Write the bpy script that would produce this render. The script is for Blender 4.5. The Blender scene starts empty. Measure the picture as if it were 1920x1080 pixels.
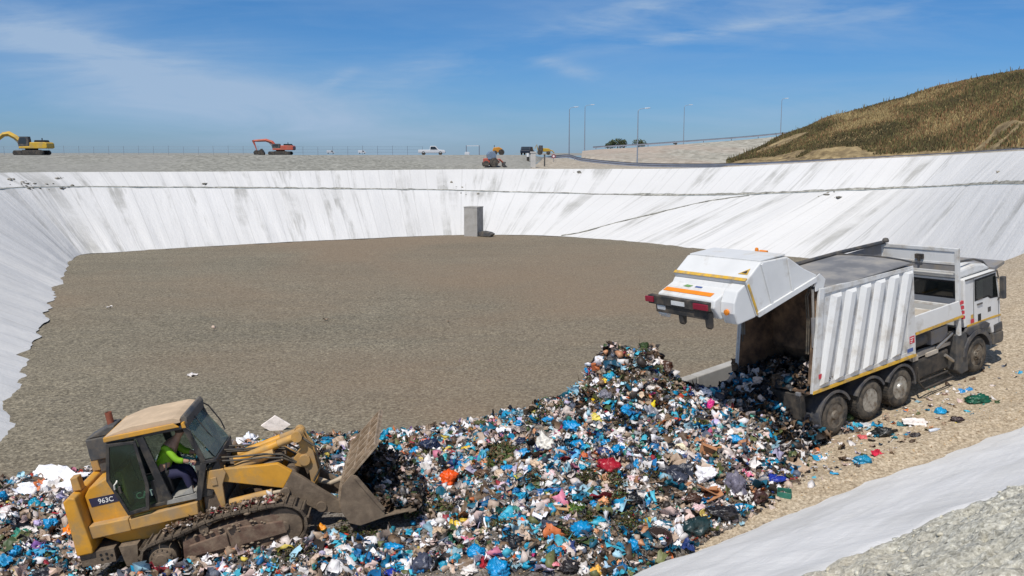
import bpy, bmesh, math, random
import numpy as np
from mathutils import Vector, Matrix, noise
from mathutils.bvhtree import BVHTree

random.seed(7)
RNG = np.random.default_rng(11)
SC = bpy.context.scene
COL = SC.collection
PI = math.pi

# ------------------------------------------------------------------ camera
F_PX = 1750.0                       # focal length for a 1920 px wide frame
EYE = np.array([0.0, 0.0, 9.5])
PITCH = math.atan(253.0 / F_PX)

def ray(px, py):
    cx = (px - 960) / F_PX
    cy = (540 - py) / F_PX
    return np.array([cx, math.cos(PITCH) + cy * math.sin(PITCH), -math.sin(PITCH) + cy * math.cos(PITCH)])

def at_y(px, py, d):                # the point on a line of sight at ground distance d
    r = ray(px, py)
    return EYE + r * (d / r[1])

def at_z(px, py, z):
    r = ray(px, py)
    return EYE + r * ((z - EYE[2]) / r[2])

cam_d = bpy.data.cameras.new('camera')
cam = bpy.data.objects.new('camera', cam_d)
COL.objects.link(cam)
cam.location = EYE
cam.rotation_euler = (PI / 2 - PITCH, 0, 0)
cam_d.sensor_width = 36
cam_d.lens = 36 * F_PX / 1920
cam_d.clip_start = 0.1
cam_d.clip_end = 20000
SC.camera = cam

# ------------------------------------------------------------------ materials
def lin(c):
    return tuple((x / 12.92 if x <= 0.04045 else ((x + 0.055) / 1.055) ** 2.4) for x in c)

def rgb(r, g, b):
    return lin((r / 255, g / 255, b / 255))

class NT:
    def __init__(self, mat):
        self.t = mat.node_tree
        self.n = self.t.nodes
    def add(self, typ, **kw):
        nd = self.n.new(typ)
        for k, v in kw.items():
            if k.startswith('_'):
                setattr(nd, k[1:], v)
            else:
                nd.inputs[k.replace('__', ' ')].default_value = v
        return nd
    def link(self, a, b):
        self.t.links.new(a, b)
    def ramp(self, fac, stops):
        r = self.n.new('ShaderNodeValToRGB')
        e = r.color_ramp.elements
        while len(e) < len(stops):
            e.new(0.5)
        for i, (p, c) in enumerate(stops):
            e[i].position = p
            e[i].color = tuple(c) + (1,) if len(c) == 3 else c
        self.link(fac, r.inputs[0])
        return r.outputs[0]
    def mix(self, fac, a, b, mode='MIX'):
        m = self.n.new('ShaderNodeMix')
        m.data_type = 'RGBA'
        m.blend_type = mode
        for s, i in ((fac, 0), (a, 6), (b, 7)):
            if isinstance(s, (int, float)):
                m.inputs[i].default_value = s
            elif isinstance(s, (tuple, list)):
                m.inputs[i].default_value = tuple(s) + (1,) if len(s) == 3 else s
            else:
                self.link(s, m.inputs[i])
        return m.outputs[2]
    def noise(self, vec, scale, detail=4, rough=0.55, dist=0.0):
        nd = self.add('ShaderNodeTexNoise', Scale=scale, Detail=detail, Roughness=rough, Distortion=dist)
        if vec is not None:
            self.link(vec, nd.inputs['Vector'])
        return nd.outputs['Fac']
    def mapping(self, vec, scale=(1, 1, 1), rot=(0, 0, 0), loc=(0, 0, 0)):
        m = self.add('ShaderNodeMapping')
        m.inputs['Scale'].default_value = scale
        m.inputs['Rotation'].default_value = rot
        m.inputs['Location'].default_value = loc
        self.link(vec, m.inputs['Vector'])
        return m.outputs[0]
    def coord(self, kind='Object'):
        return self.n.new('ShaderNodeTexCoord').outputs[kind]
    def bsdf(self):
        return next(x for x in self.n if x.type == 'BSDF_PRINCIPLED')
    def bump(self, h, strength=0.5, dist=0.05):
        b = self.add('ShaderNodeBump', Strength=strength, Distance=dist)
        self.link(h, b.inputs['Height'])
        self.link(b.outputs[0], self.bsdf().inputs['Normal'])

def new_mat(name, rough=0.6, metal=0.0):
    m = bpy.data.materials.new(name)
    m.use_nodes = True
    nt = NT(m)
    b = nt.bsdf()
    b.inputs['Roughness'].default_value = rough
    b.inputs['Metallic'].default_value = metal
    return m, nt

def simple(name, c, rough=0.5, metal=0.0, var=0.25, scale=3.0, dirt=None, amount=0.45, dscale=2.0, bump=0.0):
    """paint, rubber, plastic ... with uneven tone and a blotchy second colour"""
    m, nt = new_mat(name, rough, metal)
    co = nt.coord()
    n1 = nt.noise(co, scale, 5)
    dark = tuple(x * (1 - var) for x in c)
    light = tuple(min(1, x * (1 + var * 0.5)) for x in c)
    colr = nt.ramp(n1, [(0.3, dark), (0.7, light)])
    if dirt is not None:
        n2 = nt.noise(co, dscale, 7, 0.65)
        f = nt.ramp(n2, [(max(0, 0.62 - amount * 0.5), (0, 0, 0)), (min(1, 0.74 - amount * 0.2), (1, 1, 1))])
        colr = nt.mix(f, colr, dirt)
        rr = nt.ramp(f, [(0, (rough,) * 3), (1, (0.9,) * 3)])
        nt.link(rr, nt.bsdf().inputs['Roughness'])
    nt.link(colr, nt.bsdf().inputs['Base Color'])
    if bump:
        nt.bump(nt.noise(co, scale * 6, 4), bump, 0.02)
    return m

def glass_mat(name, tint, gloss=0.05, fres=0.5, dust=(0.3, 0.3, 0.28), dusty=0.1):
    """tinted pane with a film of dust"""
    m = bpy.data.materials.new(name)
    m.use_nodes = True
    nt = NT(m)
    out = next(x for x in nt.n if x.type == 'OUTPUT_MATERIAL')
    nt.n.remove(nt.bsdf())
    tr = nt.add('ShaderNodeBsdfTransparent')
    tr.inputs[0].default_value = tuple(tint) + (1,)
    gl = nt.add('ShaderNodeBsdfGlossy', Roughness=0.06)
    gl.inputs[0].default_value = (0.9, 0.9, 0.9, 1)
    df = nt.add('ShaderNodeBsdfDiffuse')
    df.inputs[0].default_value = tuple(dust) + (1,)
    n = nt.noise(nt.coord(), 3.0, 5, 0.6)
    fd = nt.ramp(n, [(0.3, (dusty * 0.6,) * 3), (0.7, (dusty * 1.4,) * 3)])
    md = nt.add('ShaderNodeMixShader')
    nt.link(fd, md.inputs[0]); nt.link(tr.outputs[0], md.inputs[1]); nt.link(df.outputs[0], md.inputs[2])
    lw = nt.add('ShaderNodeLayerWeight', Blend=0.35)
    mt = nt.add('ShaderNodeMath', _operation='MULTIPLY_ADD')
    nt.link(lw.outputs['Fresnel'], mt.inputs[0])
    mt.inputs[1].default_value = fres
    mt.inputs[2].default_value = gloss
    mx = nt.add('ShaderNodeMixShader')
    nt.link(mt.outputs[0], mx.inputs[0])
    nt.link(md.outputs[0], mx.inputs[1])
    nt.link(gl.outputs[0], mx.inputs[2])
    nt.link(mx.outputs[0], out.inputs['Surface'])
    return m

# ------------------------------------------------------------------ mesh helpers
def tag(o, label=None, cat=None, group=None, kind=None):
    if label: o['label'] = label
    if cat: o['category'] = cat
    if group: o['group'] = group
    if kind: o['kind'] = kind
    return o

def thing(name, label, cat, mat4=None, loc=None, rotz=0.0, group=None):
    o = bpy.data.objects.new(name, None)
    COL.objects.link(o)
    o.empty_display_size = 0.2
    if mat4 is not None:
        o.matrix_world = mat4
    elif loc is not None:
        o.location = loc
        o.rotation_euler = (0, 0, rotz)
    return tag(o, label, cat, group)

class MB:
    def __init__(self):
        self.v, self.f, self.mi, self.cur = [], [], [], 0
    def face(self, idx):
        self.f.append(tuple(idx)); self.mi.append(self.cur)
    def prism(self, poly, a0, a1, axis='y'):
        n = len(poly); b = len(self.v)
        for a in (a0, a1):
            for (p, q) in poly:
                self.v.append({'y': (p, a, q), 'x': (a, p, q), 'z': (p, q, a)}[axis])
        self.face(range(b, b + n)); self.face(range(b + n, b + 2 * n))
        for i in range(n):
            j = (i + 1) % n
            self.face((b + i, b + j, b + n + j, b + n + i))
        return self
    def box(self, x0, x1, y0, y1, z0, z1):
        return self.prism([(x0, z0), (x1, z0), (x1, z1), (x0, z1)], y0, y1)
    def slab(self, pts, vec):
        n = len(pts); b = len(self.v)
        for k in (0, 1):
            for p in pts:
                self.v.append(tuple(p[i] + vec[i] * k for i in range(3)))
        self.face(range(b, b + n)); self.face(range(b + n, b + 2 * n))
        for i in range(n):
            j = (i + 1) % n
            self.face((b + i, b + j, b + n + j, b + n + i))
        return self
    def tube(self, pts, r, n=8, closed=False):
        pts = [Vector(p) for p in pts]
        rs = r if isinstance(r, (list, tuple)) else [r] * len(pts)
        b = len(self.v); m = len(pts); up = None
        for i, p in enumerate(pts):
            t = (pts[min(i + 1, m - 1)] - pts[max(i - 1, 0)])
            t = t.normalized() if t.length > 1e-9 else Vector((0, 0, 1))
            if up is None:
                up = Vector((0, 0, 1)) if abs(t.z) < 0.9 else Vector((1, 0, 0))
            s = t.cross(up).normalized(); up = s.cross(t).normalized()
            for k in range(n):
                a = 2 * PI * k / n
                self.v.append(tuple(p + (s * math.cos(a) + up * math.sin(a)) * rs[i]))
        for i in range(m - 1):
            for k in range(n):
                k2 = (k + 1) % n
                self.face((b + i * n + k, b + i * n + k2, b + (i + 1) * n + k2, b + (i + 1) * n + k))
        self.face(range(b, b + n)); self.face(range(b + (m - 1) * n, b + m * n))
        return self
    def lathe(self, prof, c, axis='y', n=28, sgn=1):
        """prof: list of (radius, offset along the axis)"""
        b = len(self.v); m = len(prof)
        for (r, t) in prof:
            for k in range(n):
                a = 2 * PI * k / n
                ca, sa = r * math.cos(a), r * math.sin(a)
                if axis == 'y': self.v.append((c[0] + ca, c[1] + sgn * t, c[2] + sa))
                elif axis == 'z': self.v.append((c[0] + ca, c[1] + sa, c[2] + t))
                else: self.v.append((c[0] + t, c[1] + ca, c[2] + sa))
        for i in range(m - 1):
            for k in range(n):
                k2 = (k + 1) % n
                self.face((b + i * n + k, b + i * n + k2, b + (i + 1) * n + k2, b + (i + 1) * n + k))
        if prof[0][0] > 1e-6: self.face(range(b, b + n))
        if prof[-1][0] > 1e-6: self.face(range(b + (m - 1) * n, b + m * n))
        return self
    def build(self, name, mats, parent=None, bevel=0.0, smooth=False, recalc=True, split=False):
        if split:                       # every loose piece becomes a part of its own
            par = list(range(len(self.v)))
            def root(i):
                while par[i] != i:
                    par[i] = par[par[i]]; i = par[i]
                return i
            for f in self.f:
                for i in f[1:]: par[root(i)] = root(f[0])
            groups = {}
            for f, m in zip(self.f, self.mi): groups.setdefault(root(f[0]), []).append((f, m))
            o = None
            for g in groups.values():
                b = MB(); mp = {}
                for f, m in g:
                    for i in f:
                        if i not in mp: mp[i] = len(b.v); b.v.append(self.v[i])
                    b.f.append(tuple(mp[i] for i in f)); b.mi.append(m)
                o = b.build(name, mats, parent, bevel, smooth, recalc)
            return o
        me = bpy.data.meshes.new(name)
        me.from_pydata(self.v, [], self.f)
        if not isinstance(mats, (list, tuple)):
            mats = [mats]
        for m in mats: me.materials.append(m)
        me.polygons.foreach_set('material_index', self.mi)
        if recalc:
            bm = bmesh.new(); bm.from_mesh(me)
            bmesh.ops.recalc_face_normals(bm, faces=bm.faces)
            bm.to_mesh(me); bm.free()
        if smooth:
            me.polygons.foreach_set('use_smooth', [True] * len(me.polygons))
            try:
                me.set_sharp_from_angle(angle=math.radians(40))
            except Exception:
                pass
        me.update()
        o = bpy.data.objects.new(name, me)
        COL.objects.link(o)
        if parent is not None:
            o.parent = parent
        if bevel > 0:
            bv = o.modifiers.new('bevel', 'BEVEL')
            bv.width = bevel; bv.segments = 2; bv.limit_method = 'ANGLE'; bv.angle_limit = math.radians(35)
        return o

def np_mesh(name, V, F, mats, col=None, uv=None, smooth=False, parent=None, mi=None):
    V = np.ascontiguousarray(V, dtype=np.float32); F = np.ascontiguousarray(F, dtype=np.int32)
    me = bpy.data.meshes.new(name)
    m, k = F.shape
    me.vertices.add(len(V)); me.vertices.foreach_set('co', V.ravel())
    me.loops.add(m * k); me.loops.foreach_set('vertex_index', F.ravel())
    me.polygons.add(m); me.polygons.foreach_set('loop_start', np.arange(0, m * k, k, dtype=np.int32))
    if not isinstance(mats, (list, tuple)): mats = [mats]
    for x in mats: me.materials.append(x)
    if mi is not None: me.polygons.foreach_set('material_index', np.asarray(mi, dtype=np.int32))
    if smooth: me.polygons.foreach_set('use_smooth', np.ones(m, dtype=bool))
    me.update(calc_edges=True)
    if col is not None:
        a = me.attributes.new('Col', 'FLOAT_COLOR', 'POINT')
        c = np.ones((len(V), 4), dtype=np.float32); c[:, :3] = col
        a.data.foreach_set('color', c.ravel())
    if uv is not None:
        u = me.uv_layers.new(name='UVMap')
        u.data.foreach_set('uv', np.ascontiguousarray(uv[F.ravel()], dtype=np.float32).ravel())
    me.validate()
    o = bpy.data.objects.new(name, me)
    COL.objects.link(o)
    if parent is not None: o.parent = parent
    return o

def grid_faces(nu, nv):
    i = np.arange(nu - 1)[:, None] * nv + np.arange(nv - 1)[None, :]
    i = i.ravel()
    return np.stack([i, i + nv, i + nv + 1, i + 1], 1)

def vnoise(x, y, seed=0, octaves=4, gain=0.5):
    """value noise on arrays"""
    rs = np.random.default_rng(seed)
    tab = rs.random((256, 256))
    out = np.zeros(np.broadcast(x, y).shape); amp = 1.0; tot = 0
    for o in range(octaves):
        xs, ys = x * 2 ** o + 17.3 * o, y * 2 ** o + 5.1 * o
        xi, yi = np.floor(xs).astype(int), np.floor(ys).astype(int)
        fx, fy = xs - xi, ys - yi
        fx = fx * fx * (3 - 2 * fx); fy = fy * fy * (3 - 2 * fy)
        a = tab[xi % 256, yi % 256]; b = tab[(xi + 1) % 256, yi % 256]
        c = tab[xi % 256, (yi + 1) % 256]; d = tab[(xi + 1) % 256, (yi + 1) % 256]
        out = out + amp * ((a * (1 - fx) + b * fx) * (1 - fy) + (c * (1 - fx) + d * fx) * fy - 0.5)
        tot += amp; amp *= gain
    return out / tot * 2      # about -1 .. 1

def text_mesh(name, body, size, parent, mat, M, embolden=0.0, extrude=0.002):
    cu = bpy.data.curves.new(name, 'FONT')
    cu.body = body; cu.size = size; cu.extrude = extrude; cu.offset = embolden
    cu.align_x = 'CENTER'; cu.align_y = 'CENTER'
    tmp = bpy.data.objects.new(name + '_tmp', cu)
    COL.objects.link(tmp)
    dg = bpy.context.evaluated_depsgraph_get()
    me = bpy.data.meshes.new_from_object(tmp.evaluated_get(dg))
    bpy.data.objects.remove(tmp)
    me.materials.clear(); me.materials.append(mat)
    o = bpy.data.objects.new(name, me)
    COL.objects.link(o)
    o.parent = parent
    o.matrix_local = M
    return o

# ------------------------------------------------------------------ light and sky
SUN = Vector((-0.25, -0.47, 0.85)).normalized()
sun_d = bpy.data.lights.new('sun', 'SUN')
sun_d.energy = 4.3
sun_d.angle = math.radians(0.53)
sun_d.color = (1.0, 0.955, 0.89)
sun = bpy.data.objects.new('sun', sun_d)
COL.objects.link(sun)
sun.rotation_euler = SUN.to_track_quat('Z', 'Y').to_euler()

world = bpy.data.worlds.new('World')
SC.world = world
world.use_nodes = True
wt = NT(world)
bg = next(x for x in wt.n if x.type == 'BACKGROUND')
sky = wt.add('ShaderNodeTexSky')
sky.sky_type = 'NISHITA'
sky.sun_disc = False
sky.sun_elevation = math.asin(SUN.z)
sky.sun_rotation = math.atan2(SUN.x, SUN.y)
sky.altitude = 300
sky.air_density = 1.0
sky.dust_density = 0.35
sky.ozone_density = 3.0
# thin high cloud, laid out over the sky by direction (east/north against height)
gen = wt.coord('Generated')
sp = wt.add('ShaderNodeSeparateXYZ'); wt.link(gen, sp.inputs[0])
yy = wt.add('ShaderNodeMath', _operation='MAXIMUM'); wt.link(sp.outputs[1], yy.inputs[0]); yy.inputs[1].default_value = 0.08
def wmath(op, a, b=None, c=None):
    nd = wt.add('ShaderNodeMath', _operation=op)
    for i, s in enumerate((a, b, c)):
        if s is None: continue
        if isinstance(s, (int, float)): nd.inputs[i].default_value = s
        else: wt.link(s, nd.inputs[i])
    return nd.outputs[0]
az = wmath('DIVIDE', sp.outputs[0], yy.outputs[0])
el = wmath('DIVIDE', sp.outputs[2], yy.outputs[0])
cb = wt.add('ShaderNodeCombineXYZ'); wt.link(az, cb.inputs[0]); wt.link(el, cb.inputs[1])
def blob(cx, cy, rx, ry, ang, p=1.0):
    """soft elliptical patch of cloud in sky directions"""
    ca, sa = math.cos(ang), math.sin(ang)
    dx = wmath('SUBTRACT', az, cx); dy = wmath('SUBTRACT', el, cy)
    u = wmath('ADD', wmath('MULTIPLY', dx, ca / rx), wmath('MULTIPLY', dy, sa / rx))
    v = wmath('ADD', wmath('MULTIPLY', dx, -sa / ry), wmath('MULTIPLY', dy, ca / ry))
    d = wmath('ADD', wmath('MULTIPLY', u, u), wmath('MULTIPLY', v, v))
    return wmath('MULTIPLY', wmath('POWER', 2.718, wmath('MULTIPLY', d, -1.0)), p)
wisp_a = wt.noise(wt.mapping(cb.outputs[0], (2.2, 13, 1), (0, 0, math.radians(20))), 1.6, 7, 0.6, 0.6)
wisp_b = wt.noise(wt.mapping(cb.outputs[0], (2.6, 15, 1), (0, 0, math.radians(-14)), (3, 1, 0)), 1.6, 7, 0.6, 0.5)
haze_n = wt.noise(wt.mapping(cb.outputs[0], (2.0, 5, 1), (0, 0, math.radians(18))), 1.2, 5, 0.55, 0.4)
wa = wt.ramp(wisp_a, [(0.42, (0, 0, 0)), (0.72, (1, 1, 1))])
wb = wt.ramp(wisp_b, [(0.45, (0, 0, 0)), (0.75, (1, 1, 1))])
hz = wt.ramp(haze_n, [(0.30, (0.15,) * 3), (0.70, (1, 1, 1))])
def S(c): return c
left_veil = wmath('ADD', blob(-0.42, 0.085, 0.30, 0.045, -0.20, 0.95), blob(-0.50, 0.13, 0.22, 0.022, -0.30, 0.7))
left_veil = wmath('ADD', left_veil, blob(-0.20, 0.035, 0.24, 0.026, -0.08, 0.65))
right_w = wmath('ADD', blob(0.125, 0.146, 0.075, 0.014, 0.18, 1.1), blob(0.055, 0.088, 0.036, 0.008, -0.25, 1.9))
right_w = wmath('ADD', right_w, blob(0.19, 0.122, 0.10, 0.006, 0.16, 1.1))
right_w = wmath('ADD', right_w, blob(0.33, 0.145, 0.24, 0.03, 0.10, 0.75))
right_w = wmath('ADD', right_w, blob(-0.10, 0.085, 0.12, 0.018, 0.15, 0.75))
right_w = wmath('ADD', right_w, blob(-0.182, 0.076, 0.022, 0.006, 0.45, 1.2))
right_w = wmath('ADD', right_w, blob(0.30, 0.045, 0.18, 0.022, 0.1, 0.35))
hz_v = wmath('MULTIPLY', left_veil, wmath('ADD', wmath('MULTIPLY', hz, 0.42), wmath('MULTIPLY', wa, 0.45)))
rt_v = wmath('MULTIPLY', right_w, wmath('ADD', wmath('MULTIPLY', wb, 0.6), wmath('MULTIPLY', wa, 0.45)))
thin = wmath('ADD', wmath('MULTIPLY', wmath('MULTIPLY', wa, hz), 0.24), wmath('MULTIPLY', wb, 0.15))
cfac = wmath('MINIMUM', wmath('ADD', wmath('ADD', hz_v, rt_v), thin), 0.85)
hs = wt.add('ShaderNodeHueSaturation', Saturation=1.0, Value=1.0)
wt.link(sky.outputs[0], hs.inputs['Color'])
clear = wt.mix(1.0, hs.outputs[0], wt.ramp(sp.outputs[2], [(0.0, (0.46, 0.69, 1.14)), (0.05, (0.38, 0.665, 1.10)), (0.14, (0.32, 0.66, 1.06)), (0.30, (0.50, 0.80, 1.08)), (0.6, (1, 1, 1))]), 'MULTIPLY')
skycol = wt.mix(cfac, clear, (4.4, 5.9, 8.0))
wt.link(skycol, bg.inputs['Color'])
bg.inputs['Strength'].default_value = 0.085

SC.view_settings.view_transform = 'Standard'
SC.view_settings.look = 'None'
SC.view_settings.exposure = 0.0
SC.view_settings.gamma = 1.0
SC.render.engine = 'CYCLES'
SC.cycles.max_bounces = 6
SC.cycles.diffuse_bounces = 3
SC.cycles.glossy_bounces = 3
SC.cycles.transparent_max_bounces = 12
SC.cycles.use_denoising = True
# ================================================================== TERRAIN
# ---- materials
def gravel_mat(name, c1, c2, c3, fine=9.0, coarse=0.35, patch=None, bump=0.7, bdist=0.06, dk=0.45):
    m, nt = new_mat(name, 0.95)
    co = nt.coord()
    v = nt.add('ShaderNodeTexVoronoi', Scale=fine); nt.link(co, v.inputs['Vector'])
    n1 = nt.noise(co, fine * 0.55, 6, 0.75)
    n2 = nt.noise(co, coarse, 6, 0.6, 0.6)
    n3 = nt.noise(co, coarse * 0.22, 4, 0.6, 0.4)
    grain = nt.ramp(n1, [(0.32, tuple(x * dk for x in c1)), (0.47, c1), (0.56, c2), (0.70, tuple(min(1, x * (2 - dk)) for x in c2))])
    bw_ = nt.add('ShaderNodeRGBToBW'); nt.link(v.outputs['Color'], bw_.inputs[0])
    stone = nt.mix(0.7, grain, bw_.outputs[0], 'SOFT_LIGHT')
    stone = nt.mix(0.75, grain, stone)
    rut = nt.noise(nt.mapping(co, (coarse * 0.35, coarse * 5.0, 1), (0, 0, 0.5)), 1.0, 4, 0.55, 1.2)
    n2 = nt.mix(0.5, n2, rut)
    tone = nt.ramp(n2, [(0.35, tuple(c3)), (0.62, (1, 1, 1))])
    colr = nt.mix(0.55, stone, tone, 'MULTIPLY')
    if patch is not None:
        f = nt.ramp(n3, [(0.44, (0, 0, 0)), (0.58, (0.85,) * 3)])
        colr = nt.mix(f, colr, nt.mix(0.6, stone, patch))
    nt.link(colr, nt.bsdf().inputs['Base Color'])
    h = nt.mix(0.5, n1, v.outputs['Distance'])
    nt.bump(h, bump, bdist)
    return m

M_floor = gravel_mat('floor_gravel', (0.172, 0.147, 0.102), (0.240, 0.207, 0.146), (0.62, 0.63, 0.62), 13.0, 0.09, (0.215, 0.145, 0.088), 0.9, 0.05, 0.34)
M_ramp = gravel_mat('ramp_gravel', (0.365, 0.295, 0.205), (0.465, 0.385, 0.28), (0.84, 0.78, 0.70), 20.0, 0.5, None, 0.6, 0.035, 0.55)
M_berm = gravel_mat('berm_gravel', (0.25, 0.245, 0.215), (0.31, 0.30, 0.26), (0.8, 0.8, 0.78), 3.0, 0.2, None, 0.8, 0.15)
M_bank = gravel_mat('bank_gravel', (0.255, 0.250, 0.215), (0.275, 0.268, 0.230), (0.80, 0.80, 0.78), 2.5, 0.16, (0.27, 0.262, 0.235), 0.2, 0.05, 0.75)
M_shoulder = gravel_mat('shoulder_gravel', (0.36, 0.31, 0.24), (0.41, 0.355, 0.28), (0.86, 0.84, 0.80), 2.0, 0.12, (0.31, 0.295, 0.235), 0.3, 0.08, 0.7)
M_mound = gravel_mat('clay_mound', (0.40, 0.385, 0.325), (0.50, 0.485, 0.415), (0.80, 0.79, 0.76), 24.0, 0.9, (0.43, 0.38, 0.29), 0.8, 0.03, 0.55)
M_hillsoil = gravel_mat('hill_soil', (0.20, 0.145, 0.072), (0.28, 0.21, 0.105), (0.72, 0.68, 0.58), 1.2, 0.07, (0.40, 0.31, 0.17), 0.5, 0.15, 0.6)
M_embank = gravel_mat('embankment_soil', (0.33, 0.31, 0.255), (0.37, 0.345, 0.285), (0.84, 0.83, 0.80), 1.0, 0.12, (0.42, 0.31, 0.24), 0.15, 0.05, 0.8)
M_asphalt = simple('asphalt', (0.16, 0.155, 0.165), 0.9, 0, 0.2, 0.8)
M_crete_road = simple('pale_road', (0.52, 0.49, 0.47), 0.9, 0, 0.15, 0.3)

def liner_mat(name, along_v=True, stain=0.9, base=(0.635, 0.628, 0.615)):
    """white geotextile: faint welded strips, dirt run-off down the fall line"""
    m, nt = new_mat(name, 0.75)
    uv = nt.coord('UV')
    # u runs along the slope in metres, v is measured down the fall line in metres
    st1 = nt.noise(nt.mapping(uv, (0.42, 0.026, 1)), 1.0, 8, 0.66, 0.25)
    st2 = nt.noise(nt.mapping(uv, (1.5, 0.06, 1), (0, 0, 0), (9, 3, 0)), 1.0, 7, 0.66, 0.2)
    blot = nt.noise(nt.mapping(uv, (0.10, 0.09, 1)), 1.0, 6, 0.65)
    dirtc = (0.30, 0.295, 0.27)
    f1 = nt.ramp(st1, [(0.525, (0, 0, 0)), (0.60, (0.80 * stain,) * 3)])
    f2 = nt.ramp(st2, [(0.60, (0, 0, 0)), (0.68, (0.60 * stain,) * 3)])
    bm = nt.ramp(blot, [(0.39, (0.08,) * 3), (0.55, (1, 1, 1))])
    f1 = nt.mix(1.0, f1, bm, 'MULTIPLY')
    f2 = nt.mix(1.0, f2, bm, 'MULTIPLY')
    sx = nt.add('ShaderNodeSeparateXYZ'); nt.link(uv, sx.inputs[0])
    cl = nt.add('ShaderNodeMapRange'); nt.link(sx.outputs[0], cl.inputs[0])
    for i_, v_ in ((1, 62.0 if along_v else 0.0), (2, 92.0), (3, 0.12 if along_v else 1.0), (4, 1.0)): cl.inputs[i_].default_value = v_
    f1 = nt.mix(1.0, f1, cl.outputs[0], 'MULTIPLY')
    f2 = nt.mix(1.0, f2, cl.outputs[0], 'MULTIPLY')
    c = nt.mix(f1, base, dirtc)
    c = nt.mix(f2, c, (0.36, 0.355, 0.335))
    spots = nt.noise(nt.mapping(uv, (0.8, 0.6, 1)), 1.0, 7, 0.7)
    fs = nt.ramp(spots, [(0.70, (0, 0, 0)), (0.78, (0.7 * stain,) * 3)])
    c = nt.mix(fs, c, (0.33, 0.32, 0.29))
    wv = nt.add('ShaderNodeTexWave', Scale=0.17, Distortion=0.6, Detail=2.0); nt.link(nt.mapping(uv, (1, 0.02, 1)), wv.inputs['Vector'])
    c = nt.mix(nt.ramp(wv.outputs['Fac'], [(0.985, (0, 0, 0)), (0.999, (0.30 * stain,) * 3)]), c, (0.34, 0.335, 0.32))
    wear = nt.noise(nt.mapping(uv, (0.05, 0.06, 1)), 1.0, 5, 0.6)
    c = nt.mix(0.55, c, nt.ramp(wear, [(0.3, (0.84, 0.835, 0.82)), (0.65, (1, 1, 1))]), 'MULTIPLY')
    nt.link(c, nt.bsdf().inputs['Base Color'])
    wr = nt.noise(nt.mapping(uv, (0.7, 0.06, 1)), 1.0, 6, 0.6, 0.5)
    fib = nt.noise(nt.mapping(uv, (2.5, 2.0, 1)), 1.0, 5, 0.6)
    nt.bump(nt.mix(0.25, wr, fib), 0.55, 0.25)
    return m
M_liner = liner_mat('white_geotextile')
M_liner_near = liner_mat('white_geotextile_near', False, 0.35, (0.68, 0.67, 0.655))

# ---- the ramp the truck stands on:  s along it (climbing), o across it (towards the camera)
RP = np.array([8.28, 23.05]); RZ = 2.37; RG = 0.1219
RD = np.array([0.8300, 0.5577]); RN = np.array([0.5577, -0.8300])
def ramp_so(x, y):
    dx, dy = x - RP[0], y - RP[1]
    return dx * RD[0] + dy * RD[1], dx * RN[0] + dy * RN[1]
def ramp_xy(s, o):
    return RP[0] + s * RD[0] + o * RN[0], RP[1] + s * RD[1] + o * RN[1]
def ramp_z(s):
    z = RZ + RG * s
    return np.where(z < 0.4, 0.4 * np.exp((z - 0.4) / 0.4), z)      # eases out onto the floor
def far_edge(s):
    return -4.3 - 3.0 * np.clip((s - 9) / 8, 0, 1)

def ground(x, y):
    s, o = ramp_so(x, y)
    z = ramp_z(s)
    e = far_edge(s)
    return np.where(o < e, np.maximum(0.0, z - (e - o) * 0.75), z)

# ---- pit floor
def build_floor():
    xs = np.linspace(-62, 46, 300); ys = np.concatenate([np.linspace(8, 60, 200), np.linspace(60.6, 128, 110)])
    X, Y = np.meshgrid(xs, ys, indexing='ij')
    Z = vnoise(X * 0.9, Y * 0.9, 1, 4, 0.6) * 0.085 + vnoise(X * 0.06, Y * 0.06, 2, 2) * 0.10
    V = np.stack([X, Y, Z], -1).reshape(-1, 3)
    o = np_mesh('pit_floor', V, grid_faces(len(xs), len(ys)), M_floor, smooth=True)
    tag(o, 'wide flat floor of grey brown drainage gravel at the bottom of the pit', 'ground', kind='structure')
    return o
build_floor()

# ---- the ramp
def build_ramp():
    ss = np.concatenate([np.arange(-24, 16, 0.22), np.arange(16, 62, 0.8)])
    os_ = np.concatenate([np.linspace(-13.5, -4.6, 24), np.arange(-4.3, 3.4, 0.22)])
    Sg, Og = np.meshgrid(ss, os_, indexing='ij')
    E = far_edge(Sg)
    Og = np.where(Og < -4.5, Og - 3.0 * np.clip((Sg - 9) / 8, 0, 1), Og)
    X, Y = ramp_xy(Sg, Og)
    z0 = ramp_z(Sg)
    Z = np.where(Og < E, z0 - (E - Og) * 0.75, z0)
    n = vnoise(X * 0.8, Y * 0.8, 5, 5, 0.6)
    rut = -0.05 * np.exp(-((Og + 0.15) / 0.28) ** 2) - 0.05 * np.exp(-((Og + 2.3) / 0.28) ** 2)
    ridge = 0.10 * np.exp(-((Og - 1.75 - 0.115 * np.clip(Sg, -14, 5)) / 0.35) ** 2) + 0.30 * np.exp(-((Og - (E + 0.6)) / 0.5) ** 2) * np.clip((Sg - 7.5) / 2, 0, 1)
    Z = Z + n * 0.055 + rut + ridge + vnoise(X * 0.15, Y * 0.15, 6, 2) * 0.08 - 0.03
    V = np.stack([X, Y, Z], -1).reshape(-1, 3)
    o = np_mesh('ramp_road', V, grid_faces(len(ss), len(os_)), M_ramp, smooth=True)
    tag(o, 'beige gravel ramp road climbing to the right out of the pit', 'road', kind='structure')
    return o
ramp_ob = build_ramp()

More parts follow.
